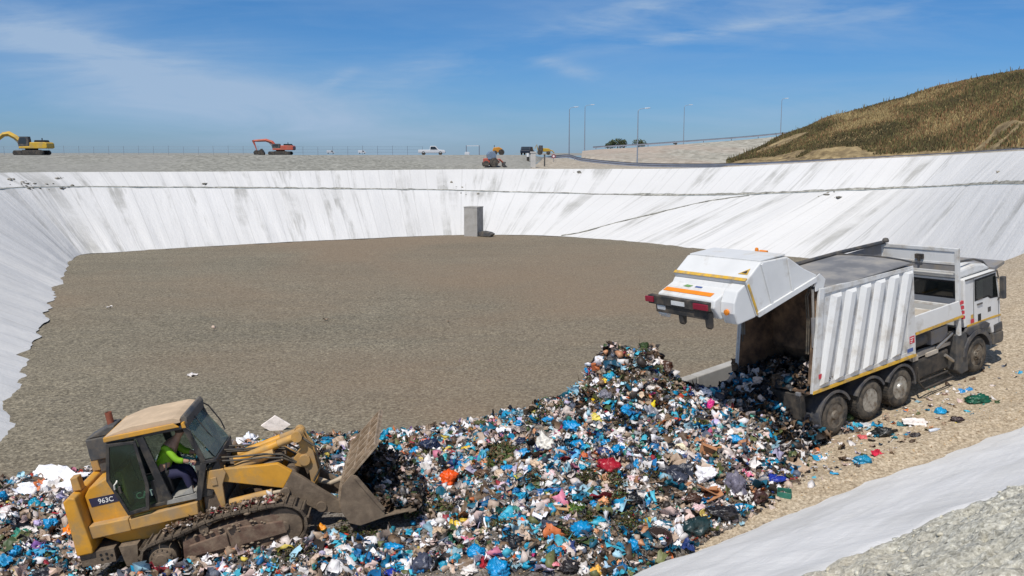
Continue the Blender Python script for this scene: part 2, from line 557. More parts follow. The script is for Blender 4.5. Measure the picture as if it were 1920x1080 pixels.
# ---- white liner slopes round the pit: stations (toe, bench, top)
def up_from(p, px, py, g):
    """the point of a line of sight that lies up a slope of gradient g from p"""
    r = ray(px, py)
    lo = (p[0] * r[0] + p[1] * r[1]) / (r[0] ** 2 + r[1] ** 2)
    hi = lo * 2.5
    def f(t):
        q = EYE + r * t
        return (q[2] - p[2]) - g * math.hypot(q[0] - p[0], q[1] - p[1])
    for _ in range(60):
        mid = (lo + hi) / 2
        if f(mid) > 0: lo = mid
        else: hi = mid
    return EYE + r * lo

G = 0.43
ST = []
# off to the left, beside the camera
for toe in ((-10.5, 10.0), (-13.5, 20.0)):
    t = np.array([toe[0], toe[1], 0.0])
    out = np.array([-0.955, -0.30, 0])
    ST.append((t, t + out * 13.5 + [0, 0, 5.8], t + out * 20 + [0, 0, 7.6]))
for px, py in ((0, 832), (38, 700), (66, 640), (100, 550)):
    t = at_z(px, py, 0.0)
    out = np.array([-0.93, -0.367, 0]) if py > 600 else np.array([-0.95, -0.2, 0])
    w = 13.5 if py > 600 else 13.0
    ST.append((t, t + out * w + [0, 0, 5.8], t + out * (w + 6.5) + [0, 0, 7.6]))
tbl = [((147, 478), (20, 349.5), (-30, 323)), ((215, 473), (150, 351), (128, 323)), ((330, 465), (290, 352.5), (275, 322.5)),
       ((457, 458), (420, 353), (405, 322)), ((560, 452.5), (530, 354), (520, 321)), ((660, 448), (632, 355), (625, 320)),
       ((750, 444), (728, 356), (722, 319)), ((835, 441), (822, 357), (818, 318)),
       ((925, 440), (960, 361), (975, 317)), ((1010, 441), (1090, 364), (1120, 317)), ((1100, 446), (1240, 367), (1290, 316)),
       ((1200, 454), (1390, 366), (1450, 309)), ((1330, 469), (1540, 360), (1600, 300)), ((1555, 490), (1720, 353), (1780, 291))]
for a, b, c in tbl:
    t = at_z(a[0], a[1], 0.0)
    be = up_from(t, b[0], b[1], G)
    tp = up_from(be, c[0], c[1], 0.40)
    ST.append((t, be, tp))
ST.append((np.array([24.5, 58.0, 0.2]), np.array([36.0, 70.0, 7.15]), np.array([41.6, 75.0, 9.72])))
ST.append((np.array([22.0, 38.8, 4.5]), np.array([28.8, 47.0, 8.0]), np.array([33.4, 53.5, 9.75])))
ST.append((np.array([28.0, 42.1, 5.7]), np.array([30.3, 48.2, 8.6]), np.array([34.3, 54.0, 9.85])))
ST.append((np.array([36.0, 47.4, 6.7]), np.array([36.0, 50.6, 8.9]), np.array([36.4, 54.2, 9.95])))
ST.append((np.array([55.3, 60.5, 9.3]), np.array([54.9, 61.3, 9.7]), np.array([54.5, 62.0, 10.1])))

def catmull(P, n):
    P = np.array(P); m = len(P)
    seg = np.linalg.norm(np.diff(P[:, :2], axis=0), axis=1)
    tt = np.concatenate([[0], np.cumsum(np.sqrt(np.maximum(seg, 0.01)))])
    q = np.linspace(0, tt[-1], n)
    out = np.zeros((n, P.shape[1]))
    i = np.clip(np.searchsorted(tt, q, side='right') - 1, 0, m - 2)
    u = ((q - tt[i]) / (tt[i + 1] - tt[i]))[:, None]
    def tan(k):
        a, b = np.clip(k - 1, 0, m - 1), np.clip(k + 1, 0, m - 1)
        return (P[b] - P[a]) / (tt[b] - tt[a])[:, None]
    h = (tt[i + 1] - tt[i])[:, None]
    m0, m1 = tan(i) * h, tan(i + 1) * h
    out = (2 * u**3 - 3 * u**2 + 1) * P[i] + (u**3 - 2 * u**2 + u) * m0 + (-2 * u**3 + 3 * u**2) * P[i + 1] + (u**3 - u**2) * m1
    return out
NU = 560
LINE = catmull([np.concatenate(s) for s in ST], NU)
TOE, BEN, TOP = LINE[:, 0:3].copy(), LINE[:, 3:6].copy(), LINE[:, 6:9].copy()
def _smooth(A, w):
    k = np.exp(-np.linspace(-2, 2, 2 * w + 1) ** 2); k /= k.sum()
    return np.stack([np.convolve(np.pad(A[:, i], w, mode='edge'), k, 'valid') for i in range(3)], 1)
_w = np.clip((300 - np.arange(NU)) / 60.0, 0, 1)[:, None]
BEN = BEN * (1 - _w) + _smooth(BEN, 34) * _w; TOP = TOP * (1 - _w) + _smooth(TOP, 34) * _w; TOE = TOE * (1 - _w) + _smooth(TOE, 9) * _w
_u = np.concatenate([[0], np.cumsum(np.linalg.norm(np.diff(TOE[:, :2], axis=0), axis=1))])
_jag = vnoise(_u * 0.42, _u * 0, 301, 4, 0.58) * np.where(TOE[:, 0] < -14, np.clip(0.85 - (TOE[:, 1] - 60) / 60, 0.28, 0.75), 0.26) + vnoise(_u * 2.0, _u * 0, 302, 3, 0.6) * 0.07
_od = (BEN - TOE)[:, :2]; _od /= np.linalg.norm(_od, axis=1)[:, None]
TOE[:, :2] -= _od * _jag[:, None]
ulen = np.concatenate([[0], np.cumsum(np.linalg.norm(np.diff((TOE + BEN)[:, :2] / 2, axis=0), axis=1))])

def loft(rows, vcount, power=1.0):
    out = []
    for k, (A, B) in enumerate(zip(rows[:-1], rows[1:])):
        n = vcount[k]
        for j in range(n):
            out.append(A + (B - A) * (j / n))
    out.append(rows[-1])
    return np.stack(out, 1)          # (NU, nv, 3)

def liner(name, A, B, nv, seed, label, amp=0.16):
    Gd = loft([A, B], [nv])
    L = np.linalg.norm(B - A, axis=1)
    vv = np.linspace(0, 1, Gd.shape[1])[None, :] * L[:, None]
    uu = np.repeat(ulen[:, None], Gd.shape[1], 1)
    wr = vnoise(uu * 0.35, vv * 0.035, seed, 4, 0.55)
    fold = vnoise(uu * 0.9, vv * 0.5, seed + 7, 3, 0.6) * np.exp(-vv / 1.6) * (uu < 95)
    wr2 = np.abs(vnoise(uu * 0.9 + vv * 0.05, vv * 0.02, seed + 1, 2))
    edge = np.minimum(1, np.linspace(0, 1, Gd.shape[1])[None, :] * 8) * np.minimum(1, (1 - np.linspace(0, 1, Gd.shape[1])[None, :]) * 12 + 0.1)
    Gd[:, :, 2] += (wr * amp + (0.35 - wr2) * 0.13 * (0.35 + 0.65 * np.clip((uu - 70) / 30, 0, 1)) + fold * 0.30) * edge + 0.02
    V = Gd.reshape(-1, 3)
    uv = np.stack([uu, vv], -1).reshape(-1, 2)
    o = np_mesh(name, V, grid_faces(NU, Gd.shape[1]), M_liner, uv=uv, smooth=True)
    tag(o, label, 'slope', kind='structure')
    return o
# bench: a narrow gravel berm between the lower and the upper liner
dirv = TOP - BEN; dirv[:, 2] = 0; dirv /= np.linalg.norm(dirv, axis=1)[:, None]
dist_b = np.linalg.norm(BEN[:, :2], axis=1)
bw = 0.7 * np.clip(0.75 + 0.5 * vnoise(ulen * 0.06, ulen * 0, 31, 2), 0.4, 1.5)
right = np.clip((BEN[:, 0] - 5) / 25, 0, 1)
bw = bw * (1 + 1.6 * right * np.clip(1 - (BEN[:, 0] - 34) / 10, 0.45, 1))
gap = np.exp(-((np.arange(NU) - np.argmin(np.abs(BEN[:, 0] / BEN[:, 1] - (1115 - 960) / F_PX) + (BEN[:, 1] < 60) * 9)) / 5.0) ** 2)
bw = bw * (1 - 0.85 * gap)
BIN = BEN - dirv * bw[:, None] * 0.5
BOUT = BEN + dirv * bw[:, None] * 0.5
BOUT[:, 2] += 0.06
# toe jagged where loose gravel laps over the liner
lower_liner = liner('lower_slope', TOE + np.array([0, 0, -0.03]), BIN, 46, 41, 'lower white lined slope rising from the gravel floor to the bench', 0.13)
upper_liner = liner('upper_slope', BOUT, TOP, 24, 51, 'upper white lined slope between the gravel bench and the rim', 0.10)
def berm():
    nv = 9
    out = []
    for j in range(nv):
        t = j / (nv - 1)
        p = BIN + (BOUT - BIN) * t
        p = p.copy()
        lump = vnoise(ulen * 1.3, ulen * 0 + j * 0.6, 61, 3)
        p[:, 2] += 0.05 + math.sin(t * PI) * (0.13 + 0.16 * lump) * np.minimum(1.2, bw)
        p[:, :2] += dirv[:, :2] * ((0.25 * vnoise(ulen * 0.8, ulen * 0 + 3.3, 62 + (j > nv // 2), 3)) * (abs(t - 0.5) * 2))[:, None]
        out.append(p)
    V = np.stack(out, 1).reshape(-1, 3)
    o = np_mesh('gravel_bench', V, grid_faces(NU, nv), M_berm, smooth=True)
    tag(o, 'narrow grey gravel bench between the two white slopes', 'ledge', kind='structure')
berm()

# ---- the rim: bank behind the far side, shoulder and road on the right
PX_TOP = 960 + F_PX * TOP[:, 0] / np.maximum(TOP[:, 1], 1)
GUARD_T = [(1010, 296, 178), (1062, 289.5, 172), (1090, 295.5, 163), (1140, 301, 156), (1200, 305, 149), (1300, 306.5, 136), (1400, 305, 124), (1500, 300.5, 114),
           (1600, 295.5, 108), (1700, 290.5, 105), (1800, 285, 99), (1920, 277, 83), (2020, 270, 72)]
GUARD = np.array([at_y(*g) for g in GUARD_T])
def interp_pts(P, q, xs):
    return np.stack([np.interp(q, xs, P[:, i]) for i in range(3)], 1)
RIM = np.zeros_like(TOP)
d_out = dirv
for i in range(NU):
    t = TOP[i]
    back = t + d_out[i] * 17.0; back[2] = 9.22
    px = PX_TOP[i]
    if i < 348 and px > 940:
        g = interp_pts(GUARD, np.array([px + 14]), np.array([q[0] for q in GUARD_T]))[0]
        w = min(1, max(0, (px - 960) / 90))
        gg = g - np.array([0, 0, 0.62])
        RIM[i] = back * (1 - w) + gg * w
    elif i >= 348:
        RIM[i] = t + np.array([0.35, 0.94, 0]) * 4 + np.array([0, 0, 0.1])
    else:
        RIM[i] = back
def rim_strip(name, i0, i1, A, B, nv, mat, label, cat, amp=0.25, seed=70, kind='structure', sink=0.0):
    Gd = loft([A[i0:i1], B[i0:i1]], [nv])
    u = np.repeat(ulen[i0:i1, None], Gd.shape[1], 1)
    v = np.repeat(np.linspace(0, 12, Gd.shape[1])[None, :], i1 - i0, 0)
    t = np.linspace(0, 1, Gd.shape[1])[None, :]
    e = np.minimum(1, np.minimum(t, 1 - t) * 6)
    Gd[:, :, 2] += vnoise(u * 0.25, v * 0.25, seed, 5, 0.6) * amp * e - sink
    o = np_mesh(name, Gd.reshape(-1, 3), grid_faces(i1 - i0, Gd.shape[1]), mat, smooth=True)
    return tag(o, label, cat, kind=kind)
iK = int(np.argmax((PX_TOP > 985) & (TOP[:, 1] > 60)))
rim_strip('gravel_bank', 0, iK + 1, TOP, RIM, 26, M_bank, 'long grey gravel bank above the far white slope', 'bank', 0.05, 71)
rim_strip('gravel_shoulder', iK, NU, TOP, RIM, 16, M_shoulder, 'pale gravel shoulder between white slope and guard rail', 'shoulder', 0.18, 72)
OUT2 = RIM + (RIM - TOP) / np.maximum(np.linalg.norm((RIM - TOP)[:, :2], axis=1), 0.1)[:, None] * 8.0
OUT2[:, 2] = RIM[:, 2] - 0.02
rim_strip('rim_road', iK, NU, RIM, OUT2, 4, M_crete_road, 'pale road along the rim behind the guard rail', 'road', 0.0, 73)

# far plain out to the horizon
def plain():
    n = 246
    A = RIM[:n].copy(); A[iK + 1:] = OUT2[iK + 1:n]
    dr = A[:, :2] - np.array([0.0, 30.0]); dr /= np.linalg.norm(dr, axis=1)[:, None]
    rows = []
    for k, d in enumerate((0, 3, 20, 45, 120, 400, 1500, 9000)):
        p = A.copy(); p[:, :2] += dr * d
        w = min(1, d / 45.0)
        p[:, 2] = A[:, 2] * (1 - w) + 9.14 * w - (0.03 if k == 0 else 0)
        rows.append(p)
    V = np.stack(rows, 1).reshape(-1, 3)
    o = np_mesh('plain', V, grid_faces(n, len(rows)), M_bank, smooth=True)
    tag(o, 'flat gravel ground reaching the horizon behind the pit', 'ground', kind='structure')
    xs2 = np.concatenate([np.linspace(10, 400, 30), np.geomspace(420, 9000, 20)])
    X, Y = np.meshgrid(xs2, np.geomspace(228, 9000, 40), indexing='ij')
    o = np_mesh('far_field', np.stack([X, Y, np.full_like(X, 8.9)], -1).reshape(-1, 3), grid_faces(len(xs2), 40), M_bank, smooth=True)
    tag(o, 'flat ground on the right beyond the embankment', 'ground', kind='structure')
plain()

# far embankment on the right with a road along its top
EM_B = np.array([at_y(*q) for q in ((1090, 294, 186), (1112, 294, 182), (1150, 299, 176), (1200, 303, 172), (1300, 306, 168), (1395, 307, 166), (1500, 300, 164), (1600, 292, 160))])
EM_T = np.array([at_y(*q) for q in ((1092, 283, 215), (1112, 281, 214), (1150, 278.5, 212), (1200, 276, 211), (1300, 269, 209), (1395, 262, 207), (1480, 254, 205), (1600, 243, 202))])
def embankment():
    n = 90
    A, B = catmull(EM_B, n), catmull(EM_T, n)
    C = B + np.array([1.5, 12, 0.0]); D = C + np.array([3, 40, -14.0])
    Gd = loft([A - np.array([0, 4, 1.2]), A, B, C, D], [2, 14, 3, 3])
    u = np.linspace(0, 90, n)[:, None] + np.zeros((1, Gd.shape[1]))
    v = np.linspace(0, 30, Gd.shape[1])[None, :] + np.zeros((n, 1))
    Gd[:, 3:15, 2] += vnoise(u * 0.2, v * 0.3, 90, 4)[:, 3:15] * 0.10
    o = np_mesh('embankment', Gd.reshape(-1, 3), grid_faces(n, Gd.shape[1]), M_embank, smooth=True)
    tag(o, 'pale bare embankment with a road along its top', 'embankment', kind='structure')
    return o
embankment()

# the hill
HB = np.array([at_y(*q) for q in ((1362, 305.5, 134), (1400, 304, 131), (1450, 302, 127), (1500, 299, 122), (1600, 293, 117), (1700, 287.5, 114), (1800, 282, 108), (1920, 274, 92), (2040, 266, 80), (2250, 252, 70))])
HT = np.array([at_y(*q) for q in ((1366, 304.0, 146), (1420, 281, 149), (1480, 252, 150), (1540, 228.5, 149), (1600, 209, 146), (1700, 182, 145), (1800, 155, 142), (1920, 133, 134), (2060, 108, 126), (2300, 80, 116))])
def hill():
    n, nv = 170, 70
    A, B = catmull(HB, n), catmull(HT, n)
    t = np.linspace(0, 1, nv)[None, :, None]
    prof = np.linspace(0, 1, nv)
    zt = 1 - (1 - prof) ** 1.35
    Gd = A[:, None, :] + (B - A)[:, None, :] * t
    Gd[:, :, 2] = A[:, None, 2] + (B - A)[:, None, 2] * zt[None, :]
    C = B + (B - A) * 0.9; C[:, 2] = B[:, 2] - 2.0
    bk = np.linspace(0, 1, 12)[None, 1:, None]
    back = B[:, None, :] + (C - B)[:, None, :] * bk
    skirt = A[:, None, :] + np.array([[[0, -3, -3.5]]]) * np.array([1, 0.5])[None, :, None]
    Gd = np.concatenate([skirt, Gd, back], 1)
    # terrace line low on the slope, and lumps
    u = np.linspace(0, 110, n)[:, None] + np.zeros((1, Gd.shape[1]))
    v = np.linspace(0, 60, Gd.shape[1])[None, :] + np.zeros((n, 1))
    e = np.minimum(1, np.linspace(0, 1, Gd.shape[1]) * 10)[None, :]
    Gd[:, :, 2] += vnoise(u * 0.12, v * 0.16, 95, 5, 0.55) * 0.55 * e
    hgt = (HT[:, 2].max())
    Gd[:, :, 2] -= np.exp(-((np.linspace(0, 1, Gd.shape[1]) - 0.24) / 0.05) ** 2)[None, :] * 0.35 * np.clip((B - A)[:, None, 2] / 6, 0, 1)
    o = np_mesh('hill', Gd.reshape(-1, 3), grid_faces(n, Gd.shape[1]), M_hillsoil, smooth=True)
    tag(o, 'rounded hill of dry grass and bare soil on the right', 'hill', kind='structure')
    return Gd, A, B
HG, HA, HBB = hill()

def hill_grass():
    n = 120000
    nu, nv = HG.shape[0], 74
    ui = RNG.random(n) * (nu - 2); vi = 2 + (RNG.random(n) ** 0.9) * (nv - 5)
    i, j = ui.astype(int), vi.astype(int)
    fu, fv = (ui - i)[:, None], (vi - j)[:, None]
    P = (HG[i, j] * (1 - fu) + HG[i + 1, j] * fu) * (1 - fv) + (HG[i, j + 1] * (1 - fu) + HG[i + 1, j + 1] * fu) * fv
    dens = vnoise(P[:, 0] * 0.10, P[:, 1] * 0.10, 96, 4)
    band = vi / nv
    keep = (dens > -0.34) & ~((band < 0.22) & (dens < 0.06))
    P, dens, band = P[keep], dens[keep], band[keep]
    n = len(P)
    h = 0.14 + RNG.random(n) * 0.28 + np.clip(dens, 0, 1) * 0.32 + (RNG.random(n) < 0.012) * RNG.random(n) * 0.7
    w = 0.05 + RNG.random(n) * 0.10
    a = RNG.random(n) * 2 * PI
    dx = np.stack([np.cos(a), np.sin(a), 0 * a], 1) * w[:, None]
    lean = np.stack([RNG.normal(0, 0.16, n), RNG.normal(0, 0.16, n), np.ones(n)], 1) * h[:, None]
    V = np.concatenate([P - dx, P + dx, P + lean + dx * 0.25, P + lean - dx * 0.25]).reshape(4, n, 3).transpose(1, 0, 2).reshape(-1, 3)
    V[:, 2] -= 0.05
    F = np.arange(4 * n).reshape(n, 4)
    pal = np.array([rgb(144, 124, 82), rgb(116, 98, 64), rgb(100, 90, 56), rgb(164, 144, 100), rgb(98, 82, 54), rgb(104, 102, 60), rgb(80, 74, 46), rgb(138, 104, 72)])
    cl = vnoise(P[:, 0] * 0.16, P[:, 1] * 0.16, 97, 4)
    idx = np.clip(((cl + 0.55) / 1.1 * 8 + RNG.normal(0, 1.5, n)).astype(int), 0, 7)
    c = pal[np.array([6, 4, 2, 5, 1, 7, 0, 3])[idx]] * (0.8 + 0.4 * RNG.random((n, 1)))
    m, nt = new_mat('dry_grass', 0.9)
    at = nt.add('ShaderNodeAttribute', _attribute_name='Col')
    nt.link(at.outputs['Color'], nt.bsdf().inputs['Base Color'])
    o = np_mesh('dry_grass', V, F, m, col=np.repeat(c, 4, 0))
    tag(o, 'dry straw and olive grass covering the hill', 'grass', kind='stuff')
hill_grass()

# ---- the near slope at lower right, with the clay mound above it
def near_slope():
    ss = np.concatenate([np.arange(-26, 16, 0.18), np.arange(16, 62, 1.0)])
    n = len(ss)
    toe_o = 2.52 + 0.115 * np.clip(ss, -14, 5) + 0.05 * np.sin(ss * 0.8) + vnoise(ss * 0.9, ss * 0, 101, 4, 0.6) * 0.16
    gs = 0.52
    nv = 40
    crest_w = 6.2 + vnoise(ss * 0.35, ss * 0, 102, 3) * 0.35
    V = []; UV = []
    for j in range(nv):
        t = j / (nv - 1)
        o_ = toe_o + t * (crest_w + 0.9)
        x, y = ramp_xy(ss, o_)
        z = ramp_z(ss) + 0.02 + t * (crest_w + 0.9) * gs
        z = z + (vnoise(ss * 0.10, ss * 0 + t * 7, 103, 3, 0.5) * 0.07 + np.abs(vnoise(ss * 0.05 + t * 0.8, ss * 0 + t * 9, 104, 2)) * 0.05) * min(1, t * 8)
        z = z - np.clip(t * (crest_w + 0.9) - crest_w + 0.15, 0, 1) * 0.55
        V.append(np.stack([x, y, z], 1)); UV.append(np.stack([t * crest_w * 0.9 + ss * 0.12, ss * 2.0 + t], 1))
    V = np.stack(V, 1).reshape(-1, 3); UV = np.stack(UV, 1).reshape(-1, 2)
    o = np_mesh('near_slope', V, grid_faces(n, nv), M_liner_near, uv=UV, smooth=True)
    tag(o, 'white lined slope dropping to the ramp in the foreground', 'slope', kind='structure')
    # clay mound: real clods
    ow = np.concatenate([np.linspace(-0.35, 3.2, 52), np.linspace(3.4, 16, 22)])
    Sg, Wg = np.meshgrid(np.concatenate([np.arange(-14, 16, 0.075), np.arange(16, 60, 1.0)]), ow, indexing='ij')
    cw = 6.2 + vnoise(Sg * 0.35, Sg * 0, 102, 3) * 0.35
    to = 2.52 + 0.115 * np.clip(Sg, -14, 5) + 0.05 * np.sin(Sg * 0.8)
    O = to + cw + Wg
    X, Y = ramp_xy(Sg, O)
    rough = vnoise(X * 0.9, Y * 0.9, 110, 5, 0.62)
    clod = np.abs(vnoise(X * 2.3, Y * 2.3, 111, 4, 0.6))
    edge = np.clip((Wg + 0.35) / 0.7, 0, 1)
    Z = ramp_z(Sg) + 0.02 + cw * gs + np.where(Wg < 2.8, Wg * 0.46, 2.8 * 0.46 + (Wg - 2.8) * 0.05) + edge * (0.20 + rough * 0.20 - clod * 0.30 - 0.10 * np.clip(0.12 - np.abs(vnoise(X * 1.4, Y * 1.4, 113, 3)), 0, 1) / 0.12 + 0.05 * vnoise(X * 7, Y * 7, 114, 3, 0.7)) - 0.13
    # stay well below the eye
    o = np_mesh('clay_mound', np.stack([X, Y, Z], -1).reshape(-1, 3), grid_faces(*X.shape), M_mound, smooth=True)
    tag(o, 'lumpy pale grey clay at the top of the near slope', 'ground', kind='structure')
near_slope()

# seam of soil climbing the right-hand slope
def bvh_of(obs):
    vs, fs = [], []
    for o in obs:
        b = len(vs)
        vs += [o.matrix_world @ v.co for v in o.data.vertices]
        fs += [tuple(b + k for k in p.vertices) for p in o.data.polygons]
    return BVHTree.FromPolygons(vs, fs)
LB = bvh_of([lower_liner])
def seam():
    pts = []
    for px, py in ((1052, 442), (1085, 437), (1120, 428), (1160, 416.5), (1205, 406), (1250, 395), (1290, 385.5), (1330, 377), (1370, 371), (1405, 367)):
        r = ray(px, py)
        h = LB.ray_cast(Vector(EYE), Vector(r).normalized())
        if h[0] is not None: pts.append((h[0], h[1]))
    mb = MB()
    P = [p + n * 0.02 for p, n in pts]
    mb.tube([tuple(p) for p in P], [0.06 + 0.05 * random.random() for _ in P], 7)
    o = mb.build('soil_seam', M_berm, smooth=True)
    tag(o, 'thin dark soil seam climbing across the right white slope', 'seam', kind='structure')
seam()
# ================================================================== THE TWO BIG MACHINES
def frame(yaw, pitch, roll, T):
    yaw, pitch, roll = map(math.radians, (yaw, pitch, roll))
    Fv = Vector((math.sin(yaw) * math.cos(pitch), math.cos(yaw) * math.cos(pitch), math.sin(pitch)))
    L0 = Vector((-math.cos(yaw), math.sin(yaw), 0)); U0 = Fv.cross(L0)
    L = L0 * math.cos(roll) + U0 * math.sin(roll); U = Fv.cross(L)
    M = Matrix((Fv, L, U)).transposed().to_4x4()
    M.translation = Vector(T)
    return M

DUST = (0.36, 0.27, 0.165)
M_yel = simple('machine_yellow', (0.62, 0.30, 0.028), 0.42, 0, 0.16, 2.5, (0.38, 0.24, 0.09), 0.34, 2.2)
M_yel_dusty = simple('dusty_yellow', (0.55, 0.295, 0.060), 0.65, 0, 0.25, 3, (0.34, 0.23, 0.12), 0.55, 2.4)
M_roofdust = simple('dusty_roof', (0.56, 0.42, 0.28), 0.85, 0, 0.16, 3, (0.44, 0.33, 0.22), 0.4, 2.0)
M_mudsteel = simple('muddy_steel', (0.22, 0.165, 0.112), 0.8, 0, 0.35, 4, (0.11, 0.08, 0.055), 0.5, 3.0, 0.4)
M_buckback = simple('scraped_bucket_steel', (0.44, 0.34, 0.24), 0.6, 0.15, 0.3, 6, (0.21, 0.15, 0.095), 0.6, 4.0, 0.4)
M_track = simple('track_steel', (0.085, 0.064, 0.046), 0.85, 0.1, 0.4, 6, (0.17, 0.13, 0.09), 0.5, 5.0, 0.8)
M_rust = simple('rusty_plate', (0.115, 0.062, 0.042), 0.8, 0, 0.35, 4, (0.22, 0.16, 0.11), 0.5, 3.0, 0.4)
M_black = simple('black_frame', (0.022, 0.022, 0.024), 0.45, 0, 0.3, 5, (0.09, 0.075, 0.055), 0.35, 3.0)
M_dkgrey = simple('dark_grey_panel', (0.055, 0.058, 0.063), 0.6, 0, 0.3, 4, (0.14, 0.12, 0.095), 0.4, 2.5)
M_midgrey = simple('grey_panel', (0.20, 0.20, 0.21), 0.6, 0, 0.2, 4, (0.24, 0.21, 0.17), 0.4, 2.5)
M_dkint = simple('dark_interior', (0.012, 0.012, 0.013), 0.7, 0, 0.3, 5)
M_hose = simple('rubber_hose', (0.03, 0.028, 0.025), 0.6, 0, 0.3, 5, (0.15, 0.12, 0.08), 0.4, 4)
M_chrome = simple('bare_rod', (0.45, 0.42, 0.38), 0.35, 0.8, 0.2, 5)
M_dustyrod = simple('dusty_cylinder', (0.46, 0.37, 0.26), 0.7, 0.1, 0.2, 5)
M_stack = simple('rusty_stack', (0.26, 0.075, 0.04), 0.8, 0, 0.3, 6)
M_lampw = simple('lamp_lens', (0.75, 0.72, 0.62), 0.2)
M_amber = simple('amber_lens', (0.85, 0.26, 0.02), 0.3)
M_red = simple('red_lens', (0.26, 0.010, 0.03), 0.3)
M_lettering = simple('white_lettering', (0.80, 0.80, 0.78), 0.6, 0, 0.05)
M_navy = simple('navy_decal', (0.025, 0.025, 0.06), 0.5, 0, 0.1)
M_gl_door = glass_mat('green_tinted_glass', (0.52, 0.70, 0.60), 0.02, 0.22, (0.06, 0.11, 0.08), 0.10)
M_gl = glass_mat('clear_cab_glass', (0.62, 0.72, 0.69), 0.0, 0.12, (0.26, 0.28, 0.25), 0.30)
M_dirt = simple('caked_dirt', (0.17, 0.125, 0.085), 1.0, 0, 0.4, 9, (0.26, 0.20, 0.14), 0.5, 8, 0.8)

# ------------------------------------------------------------------ tracked loader
LM = frame(84.8, 10.4, 1.1, (-7.24, 18.50, 0.65)) @ Matrix.Diagonal((0.98, 1, 1, 1))
loader = thing('tracked_loader', 'yellow tracked loader with its cab door open, shoving litter with a raised-back bucket', 'loader', LM)

def closed_curve(P, n):
    P = np.array(P, float); m = len(P)
    out = []
    for i in range(m):
        p0, p1, p2, p3 = P[i - 1], P[i], P[(i + 1) % m], P[(i + 2) % m]
        for k in range(20):
            t = k / 20
            out.append(0.5 * ((2 * p1) + (-p0 + p2) * t + (2 * p0 - 5 * p1 + 4 * p2 - p3) * t * t + (-p0 + 3 * p1 - 3 * p2 + p3) * t ** 3))
    out = np.array(out + [out[0]])
    L = np.concatenate([[0], np.cumsum(np.linalg.norm(np.diff(out, axis=0), axis=1))])
    q = np.linspace(0, L[-1], n, endpoint=False)
    pts = np.stack([np.interp(q, L, out[:, k]) for k in range(2)], 1)
    q2 = (q + L[-1] / n * 0.5) % L[-1]
    d = np.stack([np.interp((q + 0.02) % L[-1], L, out[:, k]) - pts[:, k] for k in range(2)], 1)
    d /= np.maximum(np.linalg.norm(d, axis=1), 1e-6)[:, None]
    return pts, d, L[-1]
OUTL = [(-0.44, 0.45), (-0.33, 0.76), (0.0, 0.88), (0.45, 0.95), (0.95, 1.07), (1.5, 1.15), (2.2, 1.16), (2.75, 1.12), (3.08, 0.93), (3.17, 0.62), (3.02, 0.32), (2.65, 0.10),
        (2.1, 0.03), (1.2, 0.02), (0.45, 0.02), (0.0, 0.02), (-0.34, 0.15)]
